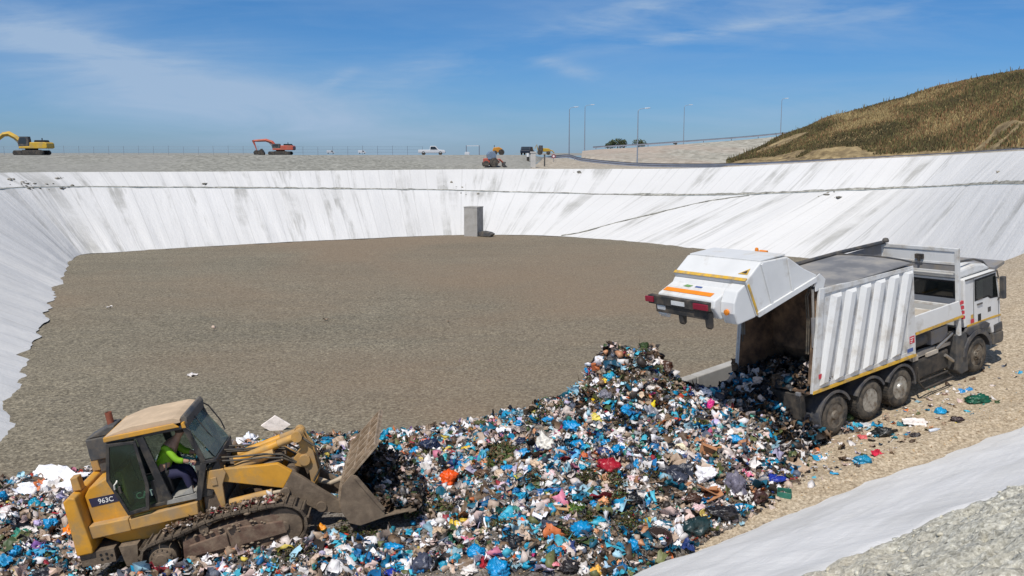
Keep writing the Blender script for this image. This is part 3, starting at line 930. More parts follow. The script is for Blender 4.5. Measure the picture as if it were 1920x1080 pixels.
def make_track(y0, y1):
    mb = MB()
    n = 44
    P, D, L = closed_curve(OUTL, n)
    ln = L / n * 0.46
    for p, d in zip(P, D):
        nn = np.array([d[1], -d[0]])      # inward for this winding direction is checked below
        c = np.array([1.35, 0.58]) - p
        if nn @ c < 0: nn = -nn
        a, b = p - d * ln, p + d * ln
        mb.prism([tuple(a), tuple(b), tuple(b + nn * 0.055), tuple(a + nn * 0.055)], y0, y1)
        g0, g1 = p - d * (ln - 0.0), p - d * (ln - 0.028)
        mb.prism([tuple(g0 - nn * 0.05), tuple(g1 - nn * 0.05), tuple(g1 + nn * 0.002), tuple(g0 + nn * 0.002)], y0 + 0.003, y1 - 0.003)
        l0, l1 = p - d * (ln * 0.95) + nn * 0.056, p + d * (ln * 0.95) + nn * 0.056
        mb.prism([tuple(l0), tuple(l1), tuple(l1 + nn * 0.085), tuple(l0 + nn * 0.085)], (y0 + y1) / 2 - 0.10, (y0 + y1) / 2 + 0.10)
    t = mb.build('track', M_track, loader)
    fr = MB()
    ins = [(0.42, 0.24), (0.50, 0.74), (1.10, 0.86), (1.86, 0.92), (2.45, 0.92), (2.86, 0.72), (2.86, 0.45), (2.55, 0.25), (1.9, 0.18)]
    near = y0 < 1
    f0, f1 = (y0 + 0.03, y1 - 0.05) if near else (y0 + 0.05, y1 - 0.03)
    fr.prism(ins, f0 + 0.06, f1)
    for q in ([(0.62, 0.62), (1.45, 0.74), (1.45, 0.40), (0.62, 0.36)], [(1.70, 0.80), (2.66, 0.74), (2.70, 0.46), (1.70, 0.40)]):
        fr.prism(q, f0, f0 + 0.07)
    fr.build('track_frame', M_rust, t, 0.02)
    rl = MB()
    for k in range(6):
        rl.lathe([(0.115, 0), (0.115, 0.05), (0.07, 0.055), (0.07, 0.34), (0.115, 0.345), (0.115, 0.4)], (0.55 + k * 0.38, y0 + 0.05, 0.20), 'y', 14)
    rl.lathe([(0.10, 0), (0.10, 0.4)], (1.0, y0 + 0.05, 0.90), 'y', 14)
    rl.build('rollers', M_mudsteel, t, split=True)
    hub = MB()
    yh = y0 + 0.02 if near else y1 - 0.02
    sg = 1 if near else -1
    hub.lathe([(0.0, -0.02), (0.12, -0.02), (0.13, 0.0), (0.20, 0.015), (0.21, 0.03), (0.235, 0.03), (0.25, 0.06), (0.30, 0.10), (0.30, 0.40)], (0.0, yh, 0.44), 'y', 26, sg)
    for k in range(14):
        a = 2 * PI * k / 14
        hub.lathe([(0.02, 0.0), (0.02, 0.03)], (0.225 * math.cos(a), yh + (0.0 if near else -0.03), 0.44 + 0.225 * math.sin(a)), 'y', 6)
    hub.build('drive_wheel', M_mudsteel, t, smooth=True)
    idl = MB()
    idl.lathe([(0.0, 0.02), (0.10, 0.02), (0.12, 0.05), (0.28, 0.08), (0.38, 0.08), (0.40, 0.12), (0.40, 0.38)], (2.66, yh, 0.60), 'y', 26, sg)
    idl.build('idler_wheel', M_mudsteel, t, smooth=True)
    # earth caked along the upper run and the frame
    ck = MB()
    rs = random.Random(5 if near else 6)
    for k in range(70):
        s = rs.random()
        x = 0.2 + s * 2.5; z = 0.90 + 0.18 * min(1, s * 1.6) + rs.uniform(-0.02, 0.03)
        r = rs.uniform(0.03, 0.09)
        y = rs.uniform(y0 + 0.05, y1 - 0.05)
        ck.lathe([(0.0, -r * 0.5), (r * 0.8, -r * 0.3), (r, 0.0), (r * 0.6, r * 0.5), (0, r * 0.65)], (x, y, z), 'z', 6)
    for k in range(40):
        x = rs.uniform(0.5, 2.7); r = rs.uniform(0.025, 0.06)
        ck.lathe([(0.0, -r * 0.5), (r, 0.0), (0, r * 0.65)], (x, f0 + 0.02 if near else f1, rs.choice((0.33, 0.36, 0.78, 0.84)) + rs.uniform(-0.05, 0.05)), 'z', 6)
    ck.build('caked_mud', M_dirt, t)['kind'] = 'stuff'
    return t
make_track(-0.03, 0.47)
make_track(1.90, 2.40)

# hull, engine bonnet, sills
mb = MB()
mb.prism([(-1.40, 1.05), (-1.44, 1.95), (-1.32, 2.10), (-0.64, 2.34), (-0.55, 2.34), (-0.55, 1.42), (0.92, 1.42), (0.92, 0.95), (0.6, 0.75), (-0.9, 0.75)], 0.56, 1.86)
mb.build('engine_body', M_yel, loader, 0.03)
mb = MB()
mb.prism([(-1.47, 1.06), (-1.44, 1.35), (-0.60, 1.35), (-0.60, 1.07)], 0.36, 2.06)
mb.prism([(-0.597, 1.08), (-0.597, 1.33), (0.90, 1.40), (0.86, 1.12)], 0.37, 2.05)
mb.build('sill', M_yel_dusty, loader, 0.02)
mb = MB()
mb.prism([(-0.9, 0.55), (-0.9, 1.05), (1.3, 1.10), (1.5, 1.25), (1.55, 0.55), (1.2, 0.35), (-0.5, 0.35)], 0.62, 1.80)
mb.build('belly', M_dirt, loader, 0.02)
mb = MB()
mb.prism([(-1.78, 0.80), (-1.76, 2.02), (-1.62, 2.10), (-1.50, 2.06), (-1.42, 0.92), (-1.44, 0.80)], 0.22, 2.18)
mb.build('counterweight', M_yel, loader, 0.03)
mb = MB()
mb.prism([(-1.76, 0.52), (-1.76, 0.80), (-1.02, 0.80), (-1.04, 0.50)], 0.30, 2.10)
for k, (x, z) in enumerate(((-1.30, 0.70), (-1.18, 0.70), (-1.30, 0.60), (-1.18, 0.60))):
    pass
mb.cur = 1
for (x, z) in ((-1.32, 0.71), (-1.20, 0.71), (-1.32, 0.61), (-1.20, 0.61), (-1.10, 0.66)):
    mb.lathe([(0.03, 0), (0.03, 0.012)], (x, 0.288, z), 'y', 10)
mb.cur = 0
mb.prism([(-0.86, 0.34), (-0.92, 0.80), (-0.52, 0.78), (-0.62, 0.28)], 0.30, 0.56)
mb.build('drawbar', [M_mudsteel, M_dkint], loader, 0.015)
for y in (0.55, 1.75):
    mb = MB()
    mb.prism([(-1.64, 2.11), (-1.64, 2.40), (-1.48, 2.40), (-1.46, 2.10)], y, y + 0.24)
    o = mb.build('lamp_guard', M_yel_dusty, loader, 0.02)
    mb = MB(); mb.lathe([(0.07, 0), (0.06, 0.02), (0, 0.03)], (-1.655, y + 0.12, 2.26), 'x', 12)
    for i, v in enumerate(mb.v): pass
    mb.build('lens', M_red, o)
mb = MB()
mb.box(-1.44, -0.75, 1.30, 1.86, 2.46, 2.96)
mb.prism([(-1.44, 2.961), (-0.9, 3.16), (-0.75, 3.16), (-0.75, 2.961)], 1.31, 1.85)
mb.box(-1.30, -0.80, 1.36, 1.80, 2.16, 2.46)
mb.build('air_cleaner', M_dkgrey, loader, 0.03)
mb = MB(); mb.lathe([(0.075, 0), (0.075, 0.30), (0.06, 0.30), (0.06, 0.02)], (-0.92, 1.62, 3.10), 'z', 14)
mb.build('exhaust_stack', M_stack, loader, smooth=True)

# cab
cab = MB()
cab.prism([(-0.60, 1.45), (-0.79, 2.25), (-0.62, 3.05), (-0.56, 3.05), (-0.72, 2.25), (-0.54, 1.52), (0.28, 1.52), (0.28, 1.45)], 0.45, 1.92)
for y in (0.43, 1.89):
    cab.prism([(-0.05, 3.06), (0.11, 3.06), (0.40, 1.45), (0.22, 1.45)], y, y + 0.07)
    cab.prism([(0.93, 3.10), (1.05, 3.10), (1.28, 2.20), (1.16, 2.20)], y, y + 0.07)
    cab.prism([(0.84, 1.40), (0.98, 1.40), (1.28, 2.20), (1.14, 2.20)], y, y + 0.07)
    cab.prism([(-0.66, 3.00), (0.98, 3.00), (0.98, 3.07), (-0.66, 3.07)], y, y + 0.07)
    cab.prism([(-0.60, 1.45), (-0.80, 2.25), (-0.66, 3.0), (-0.58, 3.0), (-0.70, 2.25), (-0.50, 1.45)], y + 0.001, y + 0.069)
cab.prism([(0.95, 1.42), (1.12, 1.80), (1.50, 2.18), (1.52, 1.95), (1.20, 1.42)], 0.52, 1.85)
cab.prism([(1.16, 2.16), (1.50, 2.16), (1.50, 2.24), (1.16, 2.24)], 0.43, 1.96)
cab.prism([(0.03, 1.43), (-0.02, 2.02), (0.20, 2.02), (0.30, 1.43)], 0.50, 0.555)
cab_o = cab.build('cab_frame', M_black, loader, 0.012)
fl = MB(); fl.prism([(0.25, 1.46), (0.28, 1.54), (0.92, 1.57), (0.90, 1.46)], 0.42, 1.90); fl.prism([(0.40, 1.58), (0.60, 1.60), (0.84, 1.74), (0.84, 1.58)], 0.46, 0.52)
fl.build('step_plate', simple('worn_floor', (0.30, 0.29, 0.26), 0.7, 0, 0.3, 6), loader)
bk = MB(); bk.prism([(-0.66, 1.55), (-0.74, 2.2), (-0.70, 2.2), (-0.62, 1.55)], 0.52, 1.86); bk.build('interior_lining', M_dkint, loader)
# windows
gl = MB(); gl.slab([(1.00, 0.52, 3.05), (1.00, 1.86, 3.05), (1.46, 1.86, 2.26), (1.46, 0.52, 2.26)], (0.01, 0, 0.005)); gl.build('windscreen', M_gl, loader)
gl = MB()
gl.slab([(1.03, 0.45, 3.0), (1.22, 0.45, 2.27), (1.44, 0.45, 2.27)], (0, 0.008, 0)); gl.slab([(1.03, 1.93, 3.0), (1.22, 1.93, 2.27), (1.44, 1.93, 2.27)], (0, 0.008, 0))
gl.build('quarter_window', M_gl, loader, split=True)
gl = MB(); gl.slab([(-0.60, 1.925, 3.0), (0.93, 1.925, 3.0), (1.18, 1.925, 2.25), (0.88, 1.925, 1.55), (-0.50, 1.925, 1.55), (-0.70, 1.925, 2.25)], (0, 0.008, 0)); gl.build('side_window', M_gl, loader)
gl = MB(); gl.slab([(-0.655, 0.52, 3.0), (-0.655, 1.86, 3.0), (-0.755, 1.86, 2.28), (-0.755, 0.52, 2.28)], (-0.008, 0, 0)); gl.build('rear_window', M_gl, loader)
# the door, folded right back along the body side
dr = MB()
outer = [(-0.63, 3.03), (-0.02, 2.98), (0.02, 2.0), (-0.10, 1.46), (-0.56, 1.42), (-0.82, 2.26)]
inner = [(-0.575, 2.965), (-0.085, 2.925), (-0.055, 2.0), (-0.16, 1.54), (-0.515, 1.50), (-0.745, 2.26)]
for i in range(6):
    j = (i + 1) % 6
    dr.prism([outer[i], outer[j], inner[j], inner[i]], 0.325, 0.375)
dr.box(-0.60, -0.55, 0.27, 0.325, 1.95, 2.10)
door = dr.build('door', M_black, loader, 0.006)
gl = MB(); gl.prism(inner, 0.346, 0.354); gl.build('door_glass', M_gl_door, door)
hd = MB(); hd.tube([(-0.68, 0.30, 2.05), (-0.66, 0.28, 2.15), (-0.60, 0.28, 2.2), (-0.60, 0.32, 2.22)], 0.018, 6); hd.build('door_handle', M_lampw, door)
# roof
rf = MB()
top = [(-0.30, 3.24), (-0.10, 3.27), (0.80, 3.27), (0.94, 3.22), (0.94, 3.14), (-0.68, 3.14), (-0.66, 3.16)]
rf.prism(top, 0.46, 1.92)
rf.build('roof', M_roofdust, loader, 0.02)
rb = MB()
rb.prism([(-0.69, 3.055), (-0.69, 3.155), (0.80, 3.165), (0.90, 3.065)], 0.40, 0.458)
rb.prism([(-0.69, 3.055), (-0.69, 3.155), (0.80, 3.165), (0.90, 3.065)], 1.922, 1.98)
rb.box(-0.70, -0.66, 0.46, 1.92, 3.06, 3.150)
rb.build('roof_edge', M_yel, loader, 0.012)
vs = MB()
vs.prism([(0.945, 3.02), (0.945, 3.25), (1.03, 3.28), (1.08, 3.20), (1.06, 3.0)], 0.50, 1.98)
vs.build('front_visor', M_dkgrey, loader, 0.02)
for y in (0.47, 1.80):
    w = MB(); w.prism([(0.96, 3.03), (0.96, 3.14), (1.02, 3.15), (1.05, 3.02)], y - 0.07, y + 0.07); w.build('work_light', M_yel, loader, 0.01)
gd = MB()
gd.tube([(1.05, 1.96, 3.12), (1.14, 2.03, 3.02), (1.33, 2.04, 2.62), (1.38, 2.03, 2.40), (1.30, 1.98, 2.34), (1.22, 1.96, 2.38)], 0.017, 6)
gd.tube([(1.05, 1.10, 3.10), (1.26, 1.10, 2.66), (1.32, 1.16, 2.50)], 0.012, 6)
gd.tube([(0.98, 0.44, 3.08), (1.12, 0.38, 2.96), (1.10, 0.38, 2.70)], 0.012, 6)
gd.build('grab_rail', M_black, loader, split=True)
# seat and controls
se = MB()
se.box(-0.25, 0.30, 0.90, 1.45, 1.56, 1.92); se.prism([(-0.40, 1.92), (-0.50, 2.55), (-0.36, 2.57), (-0.24, 1.92)], 0.92, 1.43)
se.box(-0.2, 0.35, 0.74, 0.88, 1.60, 2.08); se.box(-0.2, 0.35, 1.47, 1.61, 1.60, 2.08)
se.build('seat', M_dkint, loader, 0.03)
cs = MB(); cs.box(0.86, 1.04, 0.90, 1.40, 1.56, 2.12); cs.build('control_console', M_dkgrey, loader, 0.02)
cs = MB(); cs.tube([(0.28, 0.80, 2.08), (0.32, 0.80, 2.25)], 0.018, 6); cs.build('control_lever', M_dkgrey, loader)

# decals on the bonnet side
dc = MB(); dc.slab([(-1.37, 0.553, 1.88), (-0.66, 0.553, 1.885), (-0.62, 0.553, 1.71), (-1.35, 0.553, 1.69)], (0, 0.004, 0)); dc.build('decal', M_navy, loader)
dc = MB(); dc.slab([(-0.44, 0.553, 1.83), (0.20, 0.553, 1.87), (0.20, 0.553, 1.70), (-0.44, 0.553, 1.66)], (0, 0.004, 0)); dc.build('decal', M_navy, loader)
def side_M(x, y, z, tilt=0.0):          # text standing on the near side, reading along the machine
    return Matrix.Translation((x, y, z)) @ Matrix.Rotation(-tilt, 4, 'Y') @ Matrix.Rotation(PI / 2, 4, 'X')
text_mesh('lettering', '963C', 0.150, loader, M_lettering, side_M(-1.02, 0.545, 1.785, 0.0), 0.0012)
text_mesh('lettering', 'CAT', 0.20, loader, M_lettering, side_M(-0.19, 0.545, 1.735, 0.05), 0.002)

# loader tower, arms, cylinders, linkage
for y in (0.50, 1.74):
    tw = MB()
    tw.prism([(1.14, 1.72), (1.22, 1.98), (1.56, 1.96), (1.60, 1.86), (1.47, 1.62), (1.42, 1.05), (1.34, 1.05), (1.26, 1.55), (1.12, 1.60)], y, y + 0.06)
    tw.prism([(1.14, 1.72), (1.22, 1.98), (1.56, 1.96), (1.56, 1.90), (1.30, 1.88), (1.24, 1.70)], y + 0.20, y + 0.25)
    tw.prism([(1.25, 1.64), (1.25, 1.82), (1.38, 1.82), (1.38, 1.64)], y - 0.025, y + 0.001)
    tw.build('loader_tower', M_yel_dusty, loader, 0.012)
hb = MB(); hb.prism([(0.95, 0.95), (1.0, 1.40), (1.34, 1.48), (1.42, 1.05)], 0.56, 1.80); hb.box(1.20, 1.34, 0.70, 1.60, 1.50, 1.75)
hb.build('front_frame', M_mudsteel, loader, 0.02)
for y in (0.58, 1.66):
    a = MB()
    a.prism([(1.46, 1.66), (1.50, 1.93), (2.10, 1.86), (2.70, 1.80), (2.96, 1.56), (2.70, 1.24)], y, y + 0.13)
    a.cur = 1
    a.prism([(2.697, 1.24), (2.957, 1.56), (3.16, 1.38), (3.50, 1.02), (3.92, 0.62), (3.92, 0.46), (3.78, 0.42), (3.38, 0.55), (2.86, 0.96), (2.62, 1.10), (2.62, 1.20)], y - 0.004, y + 0.134)
    a.lathe([(0.12, -0.04), (0.12, 0.20)], (3.42, y, 0.66), 'y', 16)
    a.lathe([(0.10, -0.05), (0.10, 0.22)], (2.74, y, 1.16), 'y', 16)
    arm = a.build('lift_arm', [M_yel, M_mudsteel], loader, 0.015)
    c = MB(); c.tube([(1.50, y + 0.06, 1.12), (2.44, y + 0.06, 1.16)], 0.105, 14); c.build('cylinder_barrel', M_yel_dusty, loader, smooth=True)
    c = MB(); c.tube([(2.44, y + 0.06, 1.16), (2.80, y + 0.06, 1.17)], 0.05, 10); c.tube([(2.42, y + 0.06, 1.158), (2.45, y + 0.06, 1.160)], 0.11, 14); c.build('cylinder_rod', M_dustyrod, loader, smooth=True)
cr = MB(); cr.tube([(2.86, 0.70, 1.42), (2.86, 1.70, 1.42)], 0.15, 14); cr.build('cross_tube', M_mudsteel, loader, smooth=True)
bc = MB()
for y in (1.06, 1.30):
    bc.prism([(3.10, 2.26), (3.26, 2.26), (3.42, 1.90), (3.44, 1.25), (3.34, 1.00), (3.22, 1.02), (3.24, 1.40), (2.96, 1.52), (2.96, 1.70), (3.16, 1.86)], y, y + 0.06)
bc.lathe([(0.10, -0.06), (0.10, 0.40)], (3.19, 1.05, 2.18), 'y', 14)
bc.lathe([(0.13, -0.06), (0.13, 0.40)], (3.20, 1.05, 1.62), 'y', 14)
bc.build('bell_crank', M_yel_dusty, loader, 0.012)
for (y, z0, z1, x1) in ((0.98, 1.92, 2.20, 3.16), (1.42, 1.92, 2.18, 3.16)):
    c = MB(); c.tube([(1.72, y, z0), (2.72, y, z0 + (z1 - z0) * 0.70)], 0.095, 14); c.build('tilt_cylinder', M_yel, loader, smooth=True)
    c = MB(); c.tube([(2.72, y, z0 + (z1 - z0) * 0.70), (x1, y, z1)], 0.085, 10); c.lathe([(0.12, -0.08), (0.12, 0.08)], (x1, y, z1), 'y', 12); c.build('tilt_rod', M_yel_dusty, loader, smooth=True)
c = MB(); c.tube([(1.74, 0.86, 1.80), (2.20, 0.86, 1.90), (2.62, 0.86, 1.98)], [0.10, 0.11, 0.085], 12); c.build('tilt_cylinder', M_yel_dusty, loader, smooth=True)
lk = MB(); lk.tube([(3.36, 1.20, 1.06), (3.62, 1.20, 0.92), (4.02, 1.20, 1.00)], [0.07, 0.055, 0.07], 10); lk.build('bucket_link', M_dustyrod, loader, smooth=True)
ho = MB()
for k, (y, dz) in enumerate(((0.72, 0.0), (0.78, 0.06), (1.15, 0.10), (1.22, 0.03), (1.55, 0.05))):
    ho.tube([(1.15, y, 1.95 + dz * 0.3), (1.45, y, 2.08 + dz), (1.90, y + 0.03, 2.00 + dz), (2.40, y, 1.96 + dz), (2.80, y + 0.02, 1.86 + dz), (3.05, y + 0.1, 1.66)], 0.022, 6)
ho.tube([(3.26, 1.0, 2.14), (3.50, 0.98, 1.90), (3.52, 0.98, 1.40), (3.30, 1.0, 1.12)], 0.028, 7)
ho.build('hydraulic_hose', M_hose, loader, split=True)
pl = MB()
rs = random.Random(3)
for k in range(9):
    y = rs.uniform(0.75, 1.6)
    pl.tube([(1.45, y, 1.72 + rs.random() * 0.2), (2.0, y + rs.uniform(-.05, .05), 1.70 + rs.random() * 0.2), (2.75, y, 1.62 + rs.random() * 0.2)], rs.uniform(0.02, 0.05), 7)
pl.box(1.50, 2.60, 0.85, 1.55, 1.52, 1.62)
pl.build('pipework', M_mudsteel, loader, split=True)

# bucket
BK = [(4.06, 1.26), (3.95, 0.95), (3.92, 0.70), (4.05, 0.40), (4.25, 0.30), (4.82, 0.38), (5.38, 0.39)]
th = [(4.10, 1.25), (3.995, 0.95), (3.965, 0.715), (4.08, 0.44), (4.26, 0.345), (4.82, 0.42), (5.38, 0.405)]
W0, W1 = -0.04, 2.46
GT = (4.96, 1.98)                     # top of the raised back
bu = MB()
bu.prism(BK + th[::-1], W0, W1)
for y in (W0, W1 - 0.035):
    n_ = y < 1
    bu.prism([(4.062, 1.26), (3.952, 0.95), (3.922, 0.70), (4.052, 0.402), (4.252, 0.302), (4.82, 0.382), (4.80, 0.56), (4.40, 1.40), (4.30, 1.45)], y + (-0.003 if n_ else 0.003), y + (0.032 if n_ else 0.038))
    bu.prism([(4.34, 1.37), (4.78, 0.54), (4.86, 0.56), (4.42, 1.40)], y - (0.03 if n_ else -0.03), y + (0.0 if n_ else 0.066))
bucket = bu.build('bucket', M_mudsteel, loader, 0.006)
bg_ = MB()
bg_.slab([(4.06, W0, 1.262), (4.06, W1, 1.262), (GT[0], W1, GT[1]), (GT[0], W0, GT[1])], (0.030, 0, -0.024))
bg_.build('bucket_guard', M_buckback, bucket)
rbm = MB()
gu = np.array([GT[0] - 4.06, GT[1] - 1.262]); gl_ = np.linalg.norm(gu); gu = gu / gl_; gn_ = np.array([-gu[1], gu[0]])
def on_guard(t, h): 
    q = np.array([4.06, 1.262]) + gu * gl_ * t + gn_ * h
    return (float(q[0]), float(q[1]))
for k in range(6):
    y = W0 + 0.06 + k * 0.468
    rbm.prism([on_guard(0.02, 0.001), on_guard(0.97, 0.001), on_guard(0.93, 0.06), on_guard(0.06, 0.07)], y, y + 0.05)
for t in (0.03, 0.36, 0.68, 0.95):
    rbm.prism([on_guard(t, 0.001), on_guard(t + 0.045, 0.001), on_guard(t + 0.045, 0.05), on_guard(t, 0.05)], W0 + 0.02, W1 - 0.02)
for k in range(4):
    y = W0 + 0.3 + k * 0.58
    rbm.prism([(4.055, 1.25), (3.945, 0.95), (3.915, 0.70), (4.0, 0.50), (3.93, 0.50), (3.85, 0.70), (3.88, 0.97), (4.0, 1.27)], y, y + 0.05)
rbm.build('bucket_rib', M_buckback, bucket, 0.006, split=True)
ct = MB(); ct.prism([(5.33, 0.36), (5.33, 0.43), (5.50, 0.39)], W0 - 0.02, W1 + 0.02); ct.build('cutting_edge', M_mudsteel, bucket)

# ------------------------------------------------------------------ refuse lorry
TM = frame(56.1, 6.95, -1.0, (8.28, 23.05, 2.37))
truck = thing('refuse_truck', 'white refuse lorry with ribbed body and raised tailgate, emptying its load', 'truck', TM)
M_wp = simple('white_paint', (0.66, 0.66, 0.645), 0.42, 0, 0.07, 1.5, (0.46, 0.43, 0.38), 0.18, 1.3)
M_wp2 = simple('white_paint_grimy', (0.63, 0.63, 0.615), 0.5, 0, 0.10, 2.0, (0.40, 0.36, 0.30), 0.28, 2.2)
M_tan_frame = simple('beige_frame', (0.50, 0.45, 0.38), 0.6, 0, 0.15, 2, (0.3, 0.25, 0.19), 0.4, 2)
M_rooft = simple('grey_cover', (0.20, 0.20, 0.205), 0.7, 0, 0.25, 1.2, (0.30, 0.28, 0.25), 0.4, 1.2)
M_yelstripe = simple('yellow_tape', (0.68, 0.40, 0.03), 0.5, 0, 0.15, 4, (0.35, 0.25, 0.12), 0.35, 5)
M_orstripe = simple('orange_tape', (0.80, 0.24, 0.01), 0.5, 0, 0.1, 4)
M_int = simple('rusty_interior', (0.075, 0.046, 0.032), 0.85, 0, 0.5, 1.8, (0.27, 0.165, 0.095), 0.50, 2.2, 0.5)
M_ch = simple('chassis_black', (0.025, 0.024, 0.023), 0.7, 0, 0.35, 4, (0.10, 0.08, 0.06), 0.4, 3)
M_tyre = simple('tyre_rubber', (0.030, 0.029, 0.028), 0.85, 0, 0.25, 5, (0.14, 0.115, 0.085), 0.45, 4, 0.3)
M_rim = simple('wheel_rim', (0.24, 0.215, 0.18), 0.6, 0.4, 0.25, 6, (0.12, 0.09, 0.06), 0.5, 5)
M_rim_b = simple('bright_rim', (0.50, 0.49, 0.45), 0.4, 0.6, 0.2, 6, (0.20, 0.15, 0.10), 0.35, 5)
M_fender = simple('fender_plastic', (0.055, 0.057, 0.066), 0.7, 0, 0.25, 4, (0.15, 0.13, 0.105), 0.35, 3)
M_gl_dark = glass_mat('dark_cab_glass', (0.30, 0.38, 0.36), 0.04, 0.4, (0.10, 0.12, 0.11), 0.06)
M_sticker_r = simple('red_sticker', (0.55, 0.03, 0.05), 0.5, 0, 0.1)
M_sticker_b = simple('blue_sticker', (0.05, 0.10, 0.30), 0.5, 0, 0.1)
M_sticker_g = simple('green_sticker', (0.16, 0.30, 0.10), 0.5, 0, 0.1)

# body: open box with ribs
bd = MB()
side = [(-0.85, 1.33), (3.40, 1.26), (3.40, 3.76), (-0.37, 3.90)]
bd.prism(side, 0.0, 0.06)
bd.prism(side, 2.44, 2.50)
bd.prism([(3.36, 1.27), (3.36, 3.75), (3.42, 3.75), (3.42, 1.27)], 0.061, 2.439)
body = bd.build('body', M_wp2, truck)
inn = MB()
inn.prism([(-0.83, 1.40), (3.35, 1.34), (3.35, 3.76), (-0.37, 3.88)], 0.062, 0.075)
inn.prism([(-0.83, 1.40), (3.35, 1.34), (3.35, 3.76), (-0.37, 3.88)], 2.425, 2.438)
inn.box(-0.86, 3.35, 0.076, 2.424, 1.30, 1.36)
inn.prism([(0.95, 1.37), (0.60, 1.9), (0.72, 3.8), (0.80, 3.8), (0.70, 1.9), (1.05, 1.37)], 0.08, 2.42)
inn.build('load_bay', M_int, body)
rf = MB()
rp = [(0.0, 3.86), (0.30, 3.90), (0.80, 3.93), (1.25, 3.94), (1.80, 3.93), (2.30, 3.90), (2.50, 3.86)]
ri = [(y, z - 0.04) for y, z in rp]
b0 = len(rf.v)
rf.prism(rp + ri[::-1], -0.36, 3.42, 'x')
rf.build('body_roof', M_rooft, body, 0.01)
rr = MB()
for x in (-0.34, 3.38):
    q = [(y, z + 0.035) for y, z in rp]
    rr.prism(q + [(y, z + 0.003) for y, z in rp][::-1], x - 0.03, x + 0.03, 'x')
rr.tube([(-0.36, 2.40, 3.95), (3.42, 2.40, 3.93), (5.62, 2.36, 3.88)], 0.06, 8)
rr.lathe([(0.0, 0), (0.09, 0.02), (0.10, 0.08), (0.07, 0.14), (0, 0.16)], (5.60, 2.30, 3.86), 'z', 12)
rr.build('roof_hoop', M_dkgrey, body, split=True)
rib = MB()
for side_y, sg in ((0.0, -1), (2.50, 1)):
    for k in range(6):
        xb = -0.42 + k * 0.595
        xt = xb + 0.66
        zb, zt = 1.44, 3.68
        w, c, h = 0.205, 0.085, 0.10
        for (xa0, xa1, xb0, xb1) in ((xb - w, xb + w, xb - c, xb + c),):
            base = [(xb - w, zb), (xb + w, zb), (xt + w, zt), (xt - w, zt)]
            crest = [(xb - c, zb + 0.10), (xb + c, zb + 0.10), (xt + c, zt - 0.08), (xt - c, zt - 0.08)]
            n = len(rib.v)
            for (x, z) in base: rib.v.append((x, side_y + sg * 0.001, z))
            for (x, z) in crest: rib.v.append((x, side_y + sg * h, z))
            rib.face((n + 4, n + 5, n + 6, n + 7))
            for i in range(4):
                j = (i + 1) % 4
                rib.face((n + i, n + j, n + 4 + j, n + 4 + i))
rib.build('side_rib', M_wp, body, split=True)
fr = MB()
for y0, y1 in ((-0.035, 0.0), (2.50, 2.535)):
    fr.prism([(3.10, 1.45), (3.10, 3.70), (3.43, 3.72), (3.43, 1.30)], y0, y1)
    fr.prism([(-0.88, 1.34), (-0.40, 3.92), (-0.22, 3.90), (-0.62, 1.40)], y0, y1)
    fr.prism([(-0.70, 1.405), (3.43, 1.335), (3.43, 1.44), (-0.65, 1.52)], y0 + 0.008, y1 - 0.008)
    fr.prism([(-0.25, 3.76), (3.43, 3.66), (3.43, 3.77), (-0.25, 3.89)], y0 + 0.006, y1 - 0.006)
fr.build('body_frame', M_wp2, body, 0.008, split=True)
ys = MB()
for y0 in (-0.05, 2.52):
    ys.prism([(-0.86, 1.325), (3.43, 1.255), (3.43, 1.33), (-0.85, 1.40)], y0, y0 + 0.03)
ys.build('yellow_stripe', M_yelstripe, body)
st = MB()
st.slab([(3.16, -0.040, 1.86), (3.38, -0.040, 1.86), (3.38, -0.040, 1.66), (3.16, -0.040, 1.66)], (0, 0.003, 0)); st.build('sticker', M_sticker_r, body)
st = MB(); st.slab([(-0.62, -0.042, 1.78), (-0.50, -0.042, 1.78), (-0.50, -0.042, 1.66), (-0.62, -0.042, 1.66)], (0, 0.003, 0)); st.build('sticker', M_sticker_r, body)
st = MB(); st.slab([(3.04, -0.042, 1.54), (3.30, -0.042, 1.54), (3.30, -0.042, 1.44), (3.04, -0.042, 1.44)], (0, 0.003, 0)); st.build('sticker', M_sticker_b, body)
st = MB()
for k, (x, z) in enumerate(((3.19, 1.80), (3.19, 1.74), (3.19, 1.69))):
    st.slab([(x, -0.044, z + 0.02), (x + 0.14 - 0.03 * k, -0.044, z + 0.02), (x + 0.14 - 0.03 * k, -0.044, z), (x, -0.044, z)], (0, 0.002, 0))
st.build('sticker_mark', M_lettering, body)

# tailgate swung up
TGP = [(-1.40, 4.90), (-2.34, 4.94), (-2.87, 4.58), (-2.57, 3.69), (-2.03, 3.75), (-0.60, 4.03), (-0.36, 4.25), (-0.83, 4.50)]
tg = MB(); tg.prism(TGP, 0.06, 2.44)
tailgate = tg.build('tailgate', M_wp, truck, 0.03)
sm = MB()
def strip(a, b, w, y0, y1):
    a, b = np.array(a), np.array(b); d = (b - a) / np.linalg.norm(b - a); n = np.array([-d[1], d[0]]) * w / 2
    sm.prism([tuple(a - n), tuple(b - n), tuple(b + n), tuple(a + n)], y0, y1)
for y0, y1 in ((0.02, 0.059), (2.441, 2.48)):
    strip((-2.32, 4.90), (-2.02, 3.80), 0.07, y0, y1)
    strip((-1.42, 4.86), (-1.28, 3.93), 0.07, y0 + 0.004, y1 - 0.004)
    strip((-2.55, 3.73), (-0.45, 4.16), 0.13, y0 - 0.01, y1 + 0.01)
sm.box(-2.30, -1.44, 0.10, 2.40, 4.935, 4.975)
sm.build('tailgate_seam', M_wp, tailgate, 0.01, split=True)
ys = MB()
sm = ys
strip((-2.80, 4.50), (-2.54, 3.74), 0.06, 0.045, 0.058)
